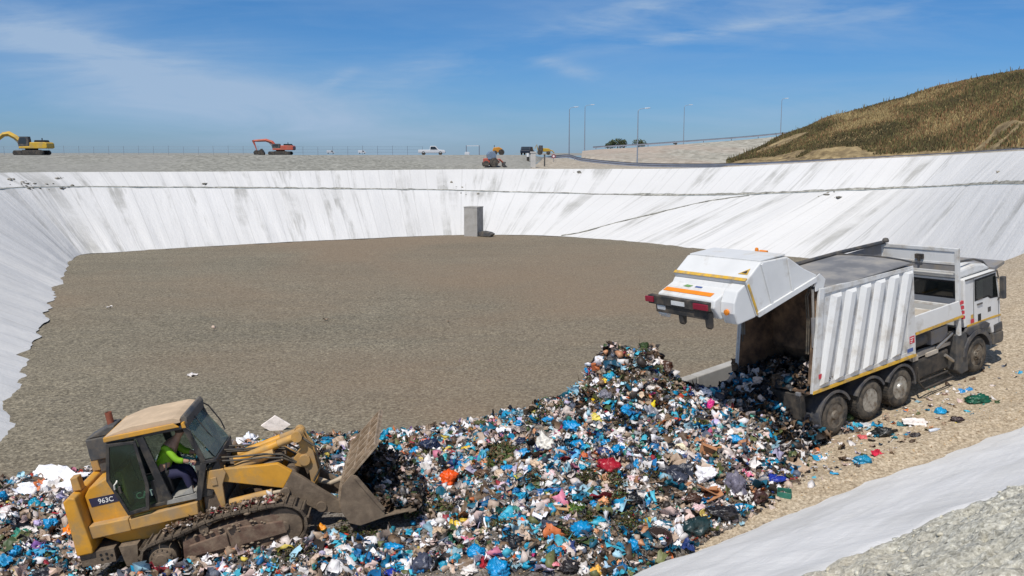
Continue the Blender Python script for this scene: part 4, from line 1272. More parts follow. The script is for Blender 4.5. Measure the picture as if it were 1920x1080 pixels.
# band right across the rear face
nrm = np.array([4.58 - 4.94, -(-2.87 + 2.34)]); nrm = nrm / np.linalg.norm(nrm)
ys.slab([(-2.80, 0.07, 4.64), (-2.80, 2.43, 4.64), (-2.875, 2.43, 4.59), (-2.875, 0.07, 4.59)], (-0.006, 0, 0.008))
ys.build('yellow_stripe', M_yelstripe, tailgate)
hp = MB()
hp.prism([(-2.86, 4.50), (-2.95, 4.38), (-3.45, 4.20), (-3.50, 4.02), (-3.30, 3.72), (-2.60, 3.70)], 0.50, 2.42)
hp.prism([(-2.88, 4.52), (-3.14, 4.40), (-3.28, 4.15), (-3.30, 3.90), (-3.20, 3.62), (-2.58, 3.68)], 0.07, 0.497)
hopper = hp.build('hopper', M_wp, tailgate, 0.03)
os_ = MB(); os_.slab([(-3.20, 0.75, 4.296), (-3.20, 2.35, 4.296), (-3.34, 2.35, 4.246), (-3.34, 0.75, 4.246)], (-0.003, 0, 0.008)); os_.build('orange_stripe', M_orstripe, hopper)
mk = MB()
mk.slab([(-3.02, 1.30, 4.360), (-3.02, 1.52, 4.360), (-3.07, 1.52, 4.342), (-3.07, 1.30, 4.342)], (-0.002, 0, 0.006)); mk.build('logo_mark', M_sticker_b, hopper)
mk = MB()
mk.slab([(-3.02, 1.62, 4.360), (-3.00, 1.84, 4.367), (-3.08, 1.90, 4.338), (-3.10, 1.70, 4.331)], (-0.002, 0, 0.006)); mk.build('logo_mark', M_sticker_g, hopper)
tri = MB(); tri.slab([(-2.54, 0.20, 4.81), (-2.70, 0.16, 4.70), (-2.70, 0.44, 4.70)], (-0.006, 0, 0.008)); tri.build('warning_triangle', M_yelstripe, tailgate)
tri = MB(); tri.slab([(-2.60, 0.225, 4.778), (-2.68, 0.20, 4.723), (-2.68, 0.34, 4.723)], (-0.008, 0, 0.010)); tri.build('warning_mark', M_black, tailgate)
bp = MB(); bp.box(-3.62, -3.47, 0.60, 2.62, 3.94, 4.16); bp.box(-3.58, -3.30, 0.70, 2.40, 3.74, 3.93)
bumper = bp.build('rear_bumper', M_ch, tailgate, 0.015)
for y0, y1 in ((0.56, 1.02), (2.40, 2.68)):
    l = MB(); l.box(-3.67, -3.615, y0, y1, 3.99, 4.13); l.build('rear_light', M_red, bumper, 0.012)
l = MB(); l.box(-3.64, -3.618, 1.34, 1.78, 4.00, 4.10); l.build('number_plate', M_wp2, bumper)
l = MB(); l.lathe([(0, 0), (0.07, 0.0), (0.07, 0.05), (0, 0.06)], (-3.27, 0.28, 3.93), 'x', 12)
l.v = [(-3.30 - (x + 3.27), y, z) for x, y, z in l.v]
l.build('side_marker', M_amber, tailgate)
hk = MB()
for y in (0.62, 1.50):
    hk.prism([(-3.58, 3.93), (-3.56, 3.56), (-3.50, 3.50), (-3.42, 3.54), (-3.40, 3.93)], y, y + 0.13)
hk.build('lift_hook', M_ch, tailgate, 0.015, split=True)
hk = MB(); hk.prism([(-3.60, 3.93), (-3.56, 3.70), (-3.46, 3.60), (-3.36, 3.72), (-3.34, 3.93)], 2.05, 2.35); hk.build('lift_bracket', M_wp2, tailgate, 0.015)
bc2 = MB(); bc2.lathe([(0.05, 0), (0.05, 0.03), (0.04, 0.10), (0, 0.12)], (-1.35, 1.05, 4.93), 'z', 12); bc2.tube([(-1.35, 0.95, 4.96), (-1.35, 0.72, 4.96)], 0.035, 8)
bc2.build('beacon', M_amber, tailgate)
for y in (0.10, 2.40):
    s = MB(); s.tube([(-0.52, y, 3.92), (-0.545, y, 3.15)], 0.035, 8); s.build('strut_rod', M_chrome, truck)
    s = MB(); s.tube([(-0.545, y, 3.2), (-0.57, y, 2.45)], 0.055, 10); s.build('strut_barrel', M_midgrey, truck)
    s = MB(); s.prism([(-0.50, 3.86), (-0.20, 3.86), (-0.10, 4.10), (-0.30, 4.28), (-0.46, 4.22)], y - 0.075, y - 0.045); s.build('hinge_plate', M_wp2, truck, 0.01)

fl_ = MB(); fl_.prism([(-0.78, 1.42), (-0.34, 3.86), (-0.24, 3.84), (-0.66, 1.42)], 0.08, 0.20); fl_.build('inner_flange', simple('smeared_steel', (0.30, 0.20, 0.12), 0.8, 0, 0.4, 3, (0.09, 0.055, 0.035), 0.5, 4), body, 0.01)
for k, y in enumerate((0.16, 0.22, 2.30)):
    h_ = MB(); h_.tube([(-0.30, y, 4.10), (-0.62, y + 0.02, 3.75), (-0.58, y + 0.04, 3.1), (-0.72, y, 2.3)], 0.018, 6); h_.build('hydraulic_hose', M_hose, truck)
for y in (0.30, 2.10):
    h_ = MB(); h_.box(-0.95, -0.88, y, y + 0.14, 1.05, 1.32); h_.build('latch', M_midgrey, truck, 0.01)
# chassis
ch = MB()
for y in (0.78, 1.58): ch.box(-0.75, 6.6, y, y + 0.10, 0.86, 1.10)
ch.box(-0.70, 3.35, 0.40, 2.10, 1.11, 1.295)
for x in (0.0, 1.45, 2.75, 6.50): ch.tube([(x, 0.15, 0.53), (x, 2.35, 0.53)], 0.09, 10)
ch.box(-0.95, -0.75, 0.30, 2.20, 0.60, 1.25)
for x in (0.7, 3.3, 5.3): ch.box(x, x + 0.12, 0.78, 1.68, 0.88, 1.08)
ch.build('chassis', M_ch, truck, 0.01)
eq = MB(); eq.box(4.46, 5.26, 0.16, 0.80, 1.28, 1.70); eq.build('equipment_box', M_midgrey, truck, 0.02)
eq = MB(); eq.tube([(3.62, 0.42, 1.50), (4.36, 0.42, 1.50)], 0.22, 16); eq.build('air_tank', M_dkgrey, truck, smooth=True)
eq = MB(); eq.prism([(3.50, 1.06), (3.50, 1.20), (4.10, 1.22), (5.45, 1.16), (5.45, 1.06)], 0.20, 0.34); eq.box(3.55, 3.80, 0.14, 0.22, 1.02, 1.18); eq.box(4.2, 4.75, 0.14, 0.20, 1.00, 1.12); eq.build('side_rail', M_tan_frame, truck, 0.01)
eq = MB(); eq.box(3.55, 5.30, 0.16, 0.76, 0.42, 1.00); eq.build('fuel_tank', M_ch, truck, 0.06)
eq = MB()
eq.tube([(3.56, 0.02, 0.90), (3.58, 0.0, 0.46), (3.80, -0.02, 0.22), (5.18, -0.02, 0.22), (4.92, 0.02, 0.44)], 0.028, 7); eq.tube([(3.62, 0.0, 0.46), (4.95, 0.0, 0.44)], 0.025, 7)
eq.build('side_guard', M_ch, truck)
eq = MB(); eq.prism([(5.48, 0.30), (5.48, 1.36), (6.02, 1.34), (6.06, 0.16), (5.70, 0.14)], 0.04, 0.46); eq.build('battery_box', M_dkgrey, truck, 0.03)
eq = MB(); eq.tube([(5.05, 0.12, 0.86), (5.42, 0.12, 0.60)], 0.05, 8); eq.tube([(4.7, 0.2, 1.12), (5.4, 0.14, 1.42)], 0.06, 8); eq.build('exhaust_pipe', M_chrome, truck, smooth=True)
# wheels
def wheel(x, yout, far=False, dual=False, rim='rim', dish=0.05):
    """yout: the outer face of the tyre"""
    sg = -1 if far else 1
    w = MB()
    tp = [(0.31, 0.03), (0.33, 0.0), (0.42, -0.01), (0.49, 0.01), (0.515, 0.04), (0.525, 0.07), (0.525, 0.25), (0.515, 0.28), (0.49, 0.31), (0.31, 0.30)]
    def put(y):
        w.lathe(tp, (x, y, 0.535), 'y', 36, sg)
        for k in range(40):
            a0 = 2 * PI * k / 40
            for (o0, o1) in ((0.03, 0.11), (0.20, 0.285)):
                pass
    put(yout)
    if dual: put(yout + sg * 0.35)
    t = w.build('wheel', M_tyre, truck, smooth=True)
    tr = MB()
    for k in range(44):
        a = 2 * PI * k / 44
        ca, sa = math.cos(a), math.sin(a)
        cb, sb = math.cos(a + 0.095), math.sin(a + 0.095)
        for (q0, q1) in ((0.035, 0.10), (0.125, 0.195), (0.22, 0.285)):
            ya, yb = yout + sg * q0, yout + sg * q1
            pts = [(x + 0.522 * ca, ya, 0.535 + 0.522 * sa), (x + 0.522 * cb, ya, 0.535 + 0.522 * sb), (x + 0.522 * cb, yb, 0.535 + 0.522 * sb), (x + 0.522 * ca, yb, 0.535 + 0.522 * sa)]
            n = len(tr.v)
            tr.v += pts + [(x + (p[0] - x) * 1.028, p[1], 0.535 + (p[2] - 0.535) * 1.028) for p in pts]
            for f in ((0, 1, 2, 3), (4, 5, 6, 7), (0, 1, 5, 4), (1, 2, 6, 5), (2, 3, 7, 6), (3, 0, 4, 7)): tr.face([n + i for i in f])
    tr.build('tread', M_tyre, t)
    r = MB()
    if rim == 'front':
        pr = [(0.315, 0.02), (0.30, 0.035), (0.285, 0.10), (0.25, 0.12), (0.235, 0.06), (0.17, 0.02), (0.165, -0.005), (0.12, -0.02), (0.11, -0.07), (0.06, -0.08), (0.0, -0.08)]
    elif rim == 'dish':
        pr = [(0.315, 0.02), (0.30, 0.03), (0.275, 0.13), (0.26, 0.19), (0.16, 0.22), (0.14, 0.20), (0.10, 0.17), (0.0, 0.16)]
    else:
        pr = [(0.315, 0.02), (0.30, 0.03), (0.28, 0.10), (0.24, 0.14), (0.19, 0.13), (0.17, 0.10), (0.15, 0.05), (0.12, 0.0), (0.10, -0.03), (0.0, -0.035)]
    r.lathe(pr, (x, yout, 0.535), 'y', 30, sg)
    nb = 10
    rb_ = 0.205 if rim != 'front' else 0.142
    off = {'front': -0.02, 'dish': 0.195, 'rim': 0.115}[rim]
    for k in range(nb):
        a = 2 * PI * k / nb
        r.lathe([(0.018, -0.03), (0.018, 0.03)], (x + rb_ * math.cos(a), yout + sg * off, 0.535 + rb_ * math.sin(a)), 'y', 6)
    r.build('wheel_rim', M_rim_b if rim == 'dish' or x > 2 and x < 3 else M_rim, t, smooth=True)
wheel(0.0, 0.0, rim='rim', dual=True); wheel(0.0, 2.5, True, True)
wheel(1.45, 0.0, rim='dish'); wheel(1.45, 2.5, True, False, 'dish')
wheel(2.75, 0.0, rim='rim', dual=True); wheel(2.75, 2.5, True, True)
wheel(6.50, 0.03, rim='front'); wheel(6.50, 2.47, True, False, 'front')
def fender(x, y0, y1, r0, r1, a0, a1, mat=M_fender, cx=None):
    n = 14
    o_, i_ = [], []
    for k in range(n + 1):
        a = math.radians(a0 + (a1 - a0) * k / n)
        o_.append((x + r1 * math.cos(a), 0.535 + r1 * math.sin(a))); i_.append((x + r0 * math.cos(a), 0.535 + r0 * math.sin(a)))
    f = MB()
    for k in range(n):
        f.prism([o_[k], o_[k + 1], i_[k + 1], i_[k]], y0, y1)
    # lip at the outer edge
    yl = y0 if y0 < 1 else y1
    for k in range(n):
        f.prism([(x + (o_[k][0] - x) * 1.02, 0.535 + (o_[k][1] - 0.535) * 1.02), (x + (o_[k + 1][0] - x) * 1.02, 0.535 + (o_[k + 1][1] - 0.535) * 1.02),
                 (x + (i_[k + 1][0] - x) * 0.95, 0.535 + (i_[k + 1][1] - 0.535) * 0.95), (x + (i_[k][0] - x) * 0.95, 0.535 + (i_[k][1] - 0.535) * 0.95)], yl - 0.012, yl + 0.012)
    f.build('mudguard', mat, truck)
for y0, y1 in ((-0.02, 0.62), (1.88, 2.52)):
    fender(0.0, y0, y1, 0.625, 0.65, 25, 192)
    fender(1.45, y0, y1, 0.625, 0.65, 28, 155)
    fender(2.75, y0, y1, 0.625, 0.65, -5, 152)
# platform, side panels and the frame between body and cab
pf = MB(); pf.box(3.46, 5.52, 0.10, 2.40, 1.76, 1.84); pf.box(3.6, 5.5, 0.6, 1.9, 1.84, 1.98); pf.build('platform', M_tan_frame, truck, 0.01)
for y0, y1 in ((-0.01, 0.05), (2.45, 2.51)):
    sp_ = MB(); sp_.prism([(3.46, 1.90), (3.46, 2.36), (5.56, 2.34), (5.72, 1.90)], y0, y1); sp_.build('side_panel', M_wp, truck, 0.012)
    sp_ = MB(); sp_.prism([(3.50, 1.835), (3.50, 1.897), (5.72, 1.897), (5.76, 1.835)], y0 - 0.012, y1 - 0.002 if y0 < 1 else y1 + 0.012); sp_.build('yellow_stripe', M_yelstripe, truck)
ff = MB()
for y in (0.0, 2.40): ff.box(5.55, 5.67, y, y + 0.10, 1.32, 3.84)
ff.box(5.56, 5.66, 0.101, 2.399, 3.74, 3.84); ff.box(5.57, 5.65, 0.101, 2.399, 3.36, 3.43); ff.box(5.57, 5.65, 0.101, 2.399, 3.12, 3.18); ff.box(5.57, 5.65, 0.101, 2.399, 1.84, 1.96); ff.box(5.57, 5.65, 0.101, 2.399, 2.12, 2.20)
ff.build('gantry', M_wp2, truck, 0.008)
fp = MB(); fp.box(3.45, 5.53, 2.41, 2.44, 3.05, 3.82); fp.build('far_screen', M_midgrey, truck)
fp = MB(); fp.box(5.585, 5.615, 0.102, 2.398, 3.432, 3.738); fp.build('headboard', M_wp, truck)
fp = MB(); fp.box(5.585, 5.615, 0.102, 2.398, 3.182, 3.358); fp.build('lower_headboard', M_midgrey, truck)
fp = MB(); fp.box(5.50, 5.60, 1.05, 1.30, 3.48, 3.62); fp.tube([(5.52, 1.18, 3.40), (5.52, 1.18, 3.55)], 0.04, 6); fp.build('work_lamp', M_ch, truck, 0.01)
for y in (0.02, 2.44):
    mk = MB()
    for k in range(4): mk.box(5.62 + 0.04 * k, 5.78 + 0.02 * k, y - 0.035, y + 0.03, 2.22 - 0.15 * k, 2.31 - 0.15 * k)
    mk.build('marker_board', M_sticker_r, truck, split=True)

# cab
cb_ = MB()
cb_.prism([(5.99, 1.44), (5.99, 2.86), (7.66, 2.84), (7.86, 2.05), (7.90, 0.95), (7.42, 0.95), (7.36, 1.10), (7.16, 1.32), (6.9, 1.44)], 0.09, 2.41)
cabt = cb_.build('cab', M_wp, truck, 0.04)
cr_ = MB()
cr_.prism([(5.99, 2.862), (6.03, 3.12), (6.80, 3.16), (7.36, 3.06), (7.66, 2.862)], 0.24, 2.26)
cr_.build('cab_roof', M_wp, cabt, 0.07)
rb2 = MB()
rb2.tube([(5.98, 0.36, 3.10), (6.02, 0.36, 3.28), (6.25, 0.36, 3.32), (6.95, 0.36, 3.26), (7.38, 0.36, 3.12), (7.60, 0.36, 2.93), (7.66, 0.36, 2.84)], 0.035, 8)
rb2.tube([(5.98, 2.14, 3.10), (6.02, 2.14, 3.28), (6.25, 2.14, 3.32), (6.95, 2.14, 3.26), (7.38, 2.14, 3.12), (7.66, 2.14, 2.84)], 0.035, 8)
rb2.tube([(6.25, 0.36, 3.32), (6.25, 2.14, 3.32)], 0.03, 8)
rb2.build('roof_rail', M_dkgrey, cabt, smooth=True)
gt = MB(); gt.tube([(6.03, 0.075, 2.83), (7.66, 0.075, 2.82), (7.74, 0.075, 2.60)], 0.022, 6); gt.build('rain_gutter', M_dkgrey, cabt)
wn = MB(); wn.prism([(6.56, 2.17), (6.56, 2.71), (7.56, 2.71), (7.68, 2.06), (7.34, 2.09), (7.20, 2.17)], 0.070, 0.088); wn.build('side_window', M_gl_dark, cabt)
wn = MB(); wn.prism([(6.50, 2.12), (6.50, 2.76), (7.60, 2.76), (7.73, 2.01), (7.32, 2.04), (7.18, 2.12)], 0.084, 0.0895); wn.build('seal_and_dark_cab', M_dkint, cabt)  # filled dark panel: rim is the seal, middle stands for the unlit cab
wn = MB(); wn.prism([(6.66, 2.12), (6.66, 2.64), (6.80, 2.70), (6.92, 2.64), (6.92, 2.12)], 0.078, 0.083); wn.build('seat_back', M_dkgrey, cabt)
wn = MB(); wn.prism([(6.56, 2.17), (6.56, 2.71), (7.56, 2.71), (7.68, 2.06), (7.34, 2.09), (7.20, 2.17)], 2.412, 2.43); wn.build('side_window', M_gl_dark, cabt)
dl = MB()
for a_, b_ in (((6.45, 1.50), (6.45, 2.78)), ((7.70, 1.30), (7.70, 2.05)), ((6.45, 1.50), (7.2, 1.50))):
    pass
dl.prism([(6.44, 1.46), (6.44, 2.80), (6.455, 2.80), (6.455, 1.46)], 0.084, 0.0885); dl.prism([(7.765, 1.22), (7.735, 2.0), (7.75, 2.0), (7.78, 1.22)], 0.084, 0.0885)
dl.build('door_gap', M_dkint, cabt)
hn = MB(); hn.box(6.62, 6.88, 0.06, 0.088, 1.98, 2.02); hn.build('door_handle', M_dkgrey, cabt)
em = MB(); em.slab([(7.18, 0.083, 1.80), (7.34, 0.083, 1.80), (7.34, 0.083, 1.66), (7.18, 0.083, 1.66)], (0, 0.004, 0)); em.build('door_emblem', M_dkgrey, cabt)
em = MB(); em.slab([(6.66, 0.083, 1.70), (6.82, 0.083, 1.70), (6.82, 0.083, 1.48), (6.66, 0.083, 1.48)], (0, 0.004, 0)); em.build('air_vent', M_dkint, cabt)
em = MB(); em.slab([(6.28, 0.083, 1.63), (6.46, 0.083, 1.63), (6.46, 0.083, 1.51), (6.28, 0.083, 1.51)], (0, 0.004, 0)); em.build('sticker', M_sticker_r, cabt)
em = MB(); em.slab([(6.30, 0.083, 1.76), (6.42, 0.083, 1.76), (6.42, 0.083, 1.65), (6.30, 0.083, 1.65)], (0, 0.004, 0)); em.build('sticker', M_yelstripe, cabt)
em = MB(); em.prism([(6.10, 1.44), (7.10, 1.44), (7.50, 1.42), (7.86, 1.40), (7.86, 1.46), (7.5, 1.48), (6.10, 1.50)], 0.078, 0.0885); em.build('yellow_stripe', M_yelstripe, cabt)
wn = MB(); wn.box(5.972, 5.988, 0.42, 2.08, 2.34, 2.74); wn.build('rear_window', M_gl_dark, cabt)
wn = MB(); wn.box(5.981, 5.989, 0.36, 2.14, 2.28, 2.80); wn.build('seal_and_dark_cab', M_dkint, cabt)  # rear seal rim, with the cab's inner shade painted as a dark panel
ws = MB(); ws.slab([(7.67, 0.20, 2.80), (7.67, 2.30, 2.80), (7.865, 2.30, 2.06), (7.865, 0.20, 2.06)], (0.012, 0, 0.003)); ws.build('windscreen', M_gl_dark, cabt)
vz = MB(); vz.slab([(7.66, 0.14, 2.80), (7.66, 2.36, 2.80), (8.20, 2.36, 2.90), (8.20, 0.14, 2.90)], (0, 0, 0.11)); vz.build('sun_visor', M_midgrey, cabt, 0.015)
for y0 in (-0.10, 2.46):
    mr = MB(); mr.box(7.72, 7.86, y0, y0 + 0.14, 1.96, 2.62); mr.tube([(7.70, y0 + 0.14, 2.58), (7.62, 0.09 if y0 < 1 else 2.41, 2.62)], 0.025, 6); mr.tube([(7.72, y0 + 0.14, 2.0), (7.72, 0.09 if y0 < 1 else 2.41, 1.9)], 0.025, 6)
    mr.build('mirror', M_dkgrey, cabt, 0.03)
mr = MB(); mr.tube([(7.78, 2.2, 2.5), (8.15, 2.3, 2.48), (8.2, 2.3, 2.30)], 0.02, 6); mr.box(8.12, 8.24, 2.2, 2.36, 2.02, 2.30); mr.build('front_mirror', M_dkgrey, cabt, 0.02)
bm_ = MB(); bm_.prism([(7.42, 0.60), (7.42, 0.948), (7.91, 0.948), (7.98, 0.90), (7.98, 0.66), (7.90, 0.58)], 0.06, 2.44); bm_.prism([(7.50, 0.95), (7.48, 1.20), (7.93, 1.22), (7.96, 0.95)], 0.065, 0.30)
bm_.build('front_bumper', M_dkgrey, cabt, 0.03)
hl = MB(); hl.box(7.93, 7.99, 0.16, 0.52, 0.98, 1.16); hl.build('headlight', M_lampw, cabt, 0.02)
hl = MB(); hl.box(7.93, 7.99, 1.98, 2.34, 0.98, 1.16); hl.build('headlight', M_lampw, cabt, 0.02)
fender(6.50, 0.0, 0.60, 0.66, 0.74, 12, 172); fender(6.50, 1.90, 2.50, 0.66, 0.74, 12, 172)
sf = MB(); sf.prism([(5.90, 1.34), (6.0, 1.44), (6.95, 1.445), (7.20, 1.32), (7.1, 1.20), (6.5, 1.275), (6.1, 1.20)], 0.02, 0.10); sf.build('fender_flare', M_fender, cabt, 0.02)

# ------------------------------------------------------------------ driver in the loader
def skin_body(name, joints, edges, radii, mat, parent=None, M=None, sub=2, root=0):
    me = bpy.data.meshes.new(name)
    me.from_pydata([tuple(j) for j in joints], edges, [])
    me.materials.append(mat)
    o = bpy.data.objects.new(name, me); COL.objects.link(o)
    sk = o.modifiers.new('skin', 'SKIN'); sk.use_smooth_shade = True
    for i, v in enumerate(me.skin_vertices[0].data):
        r = radii[i]
        v.radius = (r, r) if not isinstance(r, tuple) else r
        v.use_root = (i == root)
    ss = o.modifiers.new('sub', 'SUBSURF'); ss.levels = sub; ss.render_levels = sub
    if parent is not None: o.parent = parent
    if M is not None: o.matrix_world = M
    return o
M_skin = simple('skin', (0.42, 0.24, 0.16), 0.6, 0, 0.1)
M_hiviz = simple('hi_vis_cloth', (0.21, 0.44, 0.012), 0.7, 0, 0.15, 6)
M_navyc = simple('dark_blue_trousers', (0.02, 0.02, 0.06), 0.85, 0, 0.2, 6)
M_hair = simple('dark_hair', (0.03, 0.02, 0.015), 0.8, 0, 0.2, 20)
driver = thing('person', 'loader driver in a lime green hi-vis jacket seated in the open cab', 'person', LM @ Matrix.Translation((0.10, -0.30, 2.0)) @ Matrix.Rotation(math.radians(7), 4, 'Y') @ Matrix.Scale(1.12, 4) @ Matrix.Translation((-0.02, 0, -2.0)))
J = [(0.02, 1.14, 2.02), (0.10, 1.14, 2.22), (0.22, 1.13, 2.44), (0.33, 1.12, 2.58), (0.41, 1.11, 2.68), (0.47, 1.10, 2.78), (0.53, 1.10, 2.88),
     (0.24, 0.93, 2.55), (0.42, 0.86, 2.32), (0.66, 0.90, 2.26),
     (0.24, 1.33, 2.55), (0.42, 1.42, 2.32), (0.68, 1.36, 2.28),
     (0.10, 1.03, 1.98), (0.50, 1.00, 2.02), (0.62, 1.00, 1.62), (0.80, 1.00, 1.60),
     (0.10, 1.25, 1.98), (0.52, 1.28, 2.02), (0.66, 1.28, 1.62), (0.84, 1.28, 1.60)]
Ed = [(0, 1), (1, 2), (2, 3), (3, 4), (4, 5), (5, 6), (3, 7), (7, 8), (8, 9), (3, 10), (10, 11), (11, 12), (0, 13), (13, 14), (14, 15), (15, 16), (0, 17), (17, 18), (18, 19), (19, 20)]
Rr = [0.15, 0.145, 0.16, 0.14, 0.06, 0.085, 0.09, 0.07, 0.052, 0.036, 0.07, 0.052, 0.036, 0.10, 0.075, 0.052, 0.045, 0.10, 0.075, 0.052, 0.045]
skin_body('body', J, Ed, Rr, M_skin, driver)
skin_body('jacket', [J[0], J[1], J[2], J[3], J[7], J[8], (0.56, 0.88, 2.285), J[10], J[11], (0.57, 1.39, 2.30)], [(0, 1), (1, 2), (2, 3), (3, 4), (4, 5), (5, 6), (3, 7), (7, 8), (8, 9)],
          [0.155, 0.16, 0.178, 0.15, 0.085, 0.068, 0.055, 0.085, 0.068, 0.055], M_hiviz, driver)
skin_body('trousers', [(0.03, 1.14, 2.0), J[13], J[14], J[15], (0.64, 1.0, 1.66), J[17], J[18], J[19], (0.68, 1.28, 1.66)], [(0, 1), (1, 2), (2, 3), (3, 4), (0, 5), (5, 6), (6, 7), (7, 8)],
          [0.15, 0.115, 0.09, 0.068, 0.06, 0.115, 0.09, 0.068, 0.06], M_navyc, driver)
skin_body('boots', [(0.63, 1.0, 1.64), (0.68, 1.0, 1.60), (0.86, 1.0, 1.60), (0.67, 1.28, 1.64), (0.72, 1.28, 1.60), (0.90, 1.28, 1.60)], [(0, 1), (1, 2), (3, 4), (4, 5), (1, 4)], [0.06, 0.06, 0.05, 0.06, 0.06, 0.05], M_ch, driver, sub=1)
hr = MB(); hr.lathe([(0.0, 0.12), (0.06, 0.105), (0.10, 0.05), (0.108, -0.02), (0.10, -0.05)], (0.49, 1.10, 2.86), 'z', 16); hr.build('hair', M_hair, driver, smooth=True)
# hands: palm, four fingers and a thumb closed round the levers
def hand(px, py, pz, side):
    js = [(px, py, pz), (px + 0.05, py, pz - 0.005)]
    ed = [(0, 1)]; rd = [0.03, 0.034]
    for k, (dy, l) in enumerate(((-0.03, 0.8), (-0.01, 1.0), (0.012, 0.95), (0.032, 0.75))):
        b = len(js)
        js += [(px + 0.085, py + dy, pz - 0.005), (px + 0.085 + 0.03 * l, py + dy, pz - 0.025), (px + 0.08 + 0.01 * l, py + dy, pz - 0.055)]
        ed += [(1, b), (b, b + 1), (b + 1, b + 2)]; rd += [0.010, 0.009, 0.008]
    b = len(js)
    js += [(px + 0.03, py - side * 0.045, pz - 0.01), (px + 0.06, py - side * 0.055, pz - 0.03)]
    ed += [(0, b), (b, b + 1)]; rd += [0.011, 0.009]
    return skin_body('hand', js, ed, rd, M_skin, driver, sub=1)
hand(0.66, 0.90, 2.26, -1); hand(0.68, 1.36, 2.28, 1)
# ================================================================== THINGS ROUND THE PIT
BVH_GROUND = bvh_of([o for o in COL.objects if o.type == 'MESH' and o.name.split('.')[0] in
                     ('gravel_bank', 'gravel_shoulder', 'rim_road', 'plain', 'far_field', 'embankment', 'upper_slope', 'lower_slope', 'pit_floor', 'ramp_road')])
def ground_z(x, y, default=9.15):
    h = BVH_GROUND.ray_cast(Vector((x, y, 60)), Vector((0, 0, -1)))
    return h[0].z if h[0] is not None else default
def stand(px, d):
    """ground point at distance d in the direction of column px"""
    p = at_y(px, 287, d)
    return Vector((p[0], p[1], ground_z(p[0], p[1])))

M_conc = simple('concrete', (0.40, 0.385, 0.36), 0.9, 0, 0.14, 1.2, (0.30, 0.285, 0.255), 0.4, 1.0, 0.2)
M_conc_pale = simple('pale_concrete', (0.50, 0.48, 0.45), 0.9, 0, 0.12, 1.5)
M_galv = simple('galvanised_steel', (0.23, 0.25, 0.30), 0.55, 0.3, 0.15, 0.6)
M_post = simple('grey_pole', (0.27, 0.31, 0.36), 0.6, 0.2, 0.1)
M_exy = simple('excavator_yellow', (0.58, 0.36, 0.03), 0.5, 0, 0.15, 1, (0.35, 0.26, 0.12), 0.3, 0.8)
M_exr = simple('excavator_orange_red', (0.50, 0.10, 0.06), 0.5, 0, 0.15, 1, (0.30, 0.14, 0.09), 0.3, 0.8)
M_exo = simple('roller_orange', (0.62, 0.27, 0.03), 0.5, 0, 0.1)
M_carw = simple('white_car_paint', (0.70, 0.70, 0.70), 0.35, 0, 0.05)
M_card = simple('dark_car_paint', (0.025, 0.03, 0.045), 0.3, 0, 0.1)
M_carg = simple('grey_car_paint', (0.30, 0.32, 0.35), 0.35, 0, 0.05)
M_glb = simple('dark_window', (0.03, 0.04, 0.05), 0.15, 0, 0.1)
M_leaf = simple('bush_leaves', (0.085, 0.110, 0.050), 0.9, 0, 0.5, 0.8)
M_bark = simple('bark', (0.10, 0.07, 0.045), 0.9)

# concrete valve chamber standing at the foot of the far slope
c = at_z(884, 440, 0.0) - np.array([0, 2.2, 0])
blk = thing('concrete_chamber', 'tall pale concrete block standing at the foot of the far white slope', 'concrete block', loc=(c[0], c[1], 0), rotz=math.radians(-24))
mb = MB(); mb.box(-0.85, 0.85, 0, 1.6, -0.3, 3.28); mb.build('chamber_body', M_conc, blk, 0.03)
mb = MB(); mb.box(-0.88, 0.88, -0.03, 1.63, 3.283, 3.40); mb.build('lid', M_conc, blk, 0.02)
mb = MB(); mb.prism([(0.87, 0.0), (0.87, 0.55), (1.4, 0.62), (2.2, 0.5), (2.6, 0.3), (2.3, 0.0)], 0.3, 1.2); mb.build('pipe_stub', M_dkgrey, blk, 0.05)

# concrete barrier along the pit side of the ramp
pts = []
wall = thing('concrete_barrier', 'low concrete barrier beside the ramp behind the refuse lorry', 'barrier', loc=(0, 0, 0))
for k in range(4):
    s0, s1 = -3.6 + k * 2.5, -3.6 + (k + 1) * 2.5 - 0.03
    q = []
    for s_, o_ in ((s0, -4.15), (s1, -4.15), (s1, -3.83), (s0, -3.83)):
        x, y = ramp_xy(s_, o_); q.append((x, y, float(ramp_z(s_)) - 0.25))
    mb = MB(); mb.slab(q, (0, 0, 1.30)); mb.build('barrier_block', M_conc, wall, 0.03)

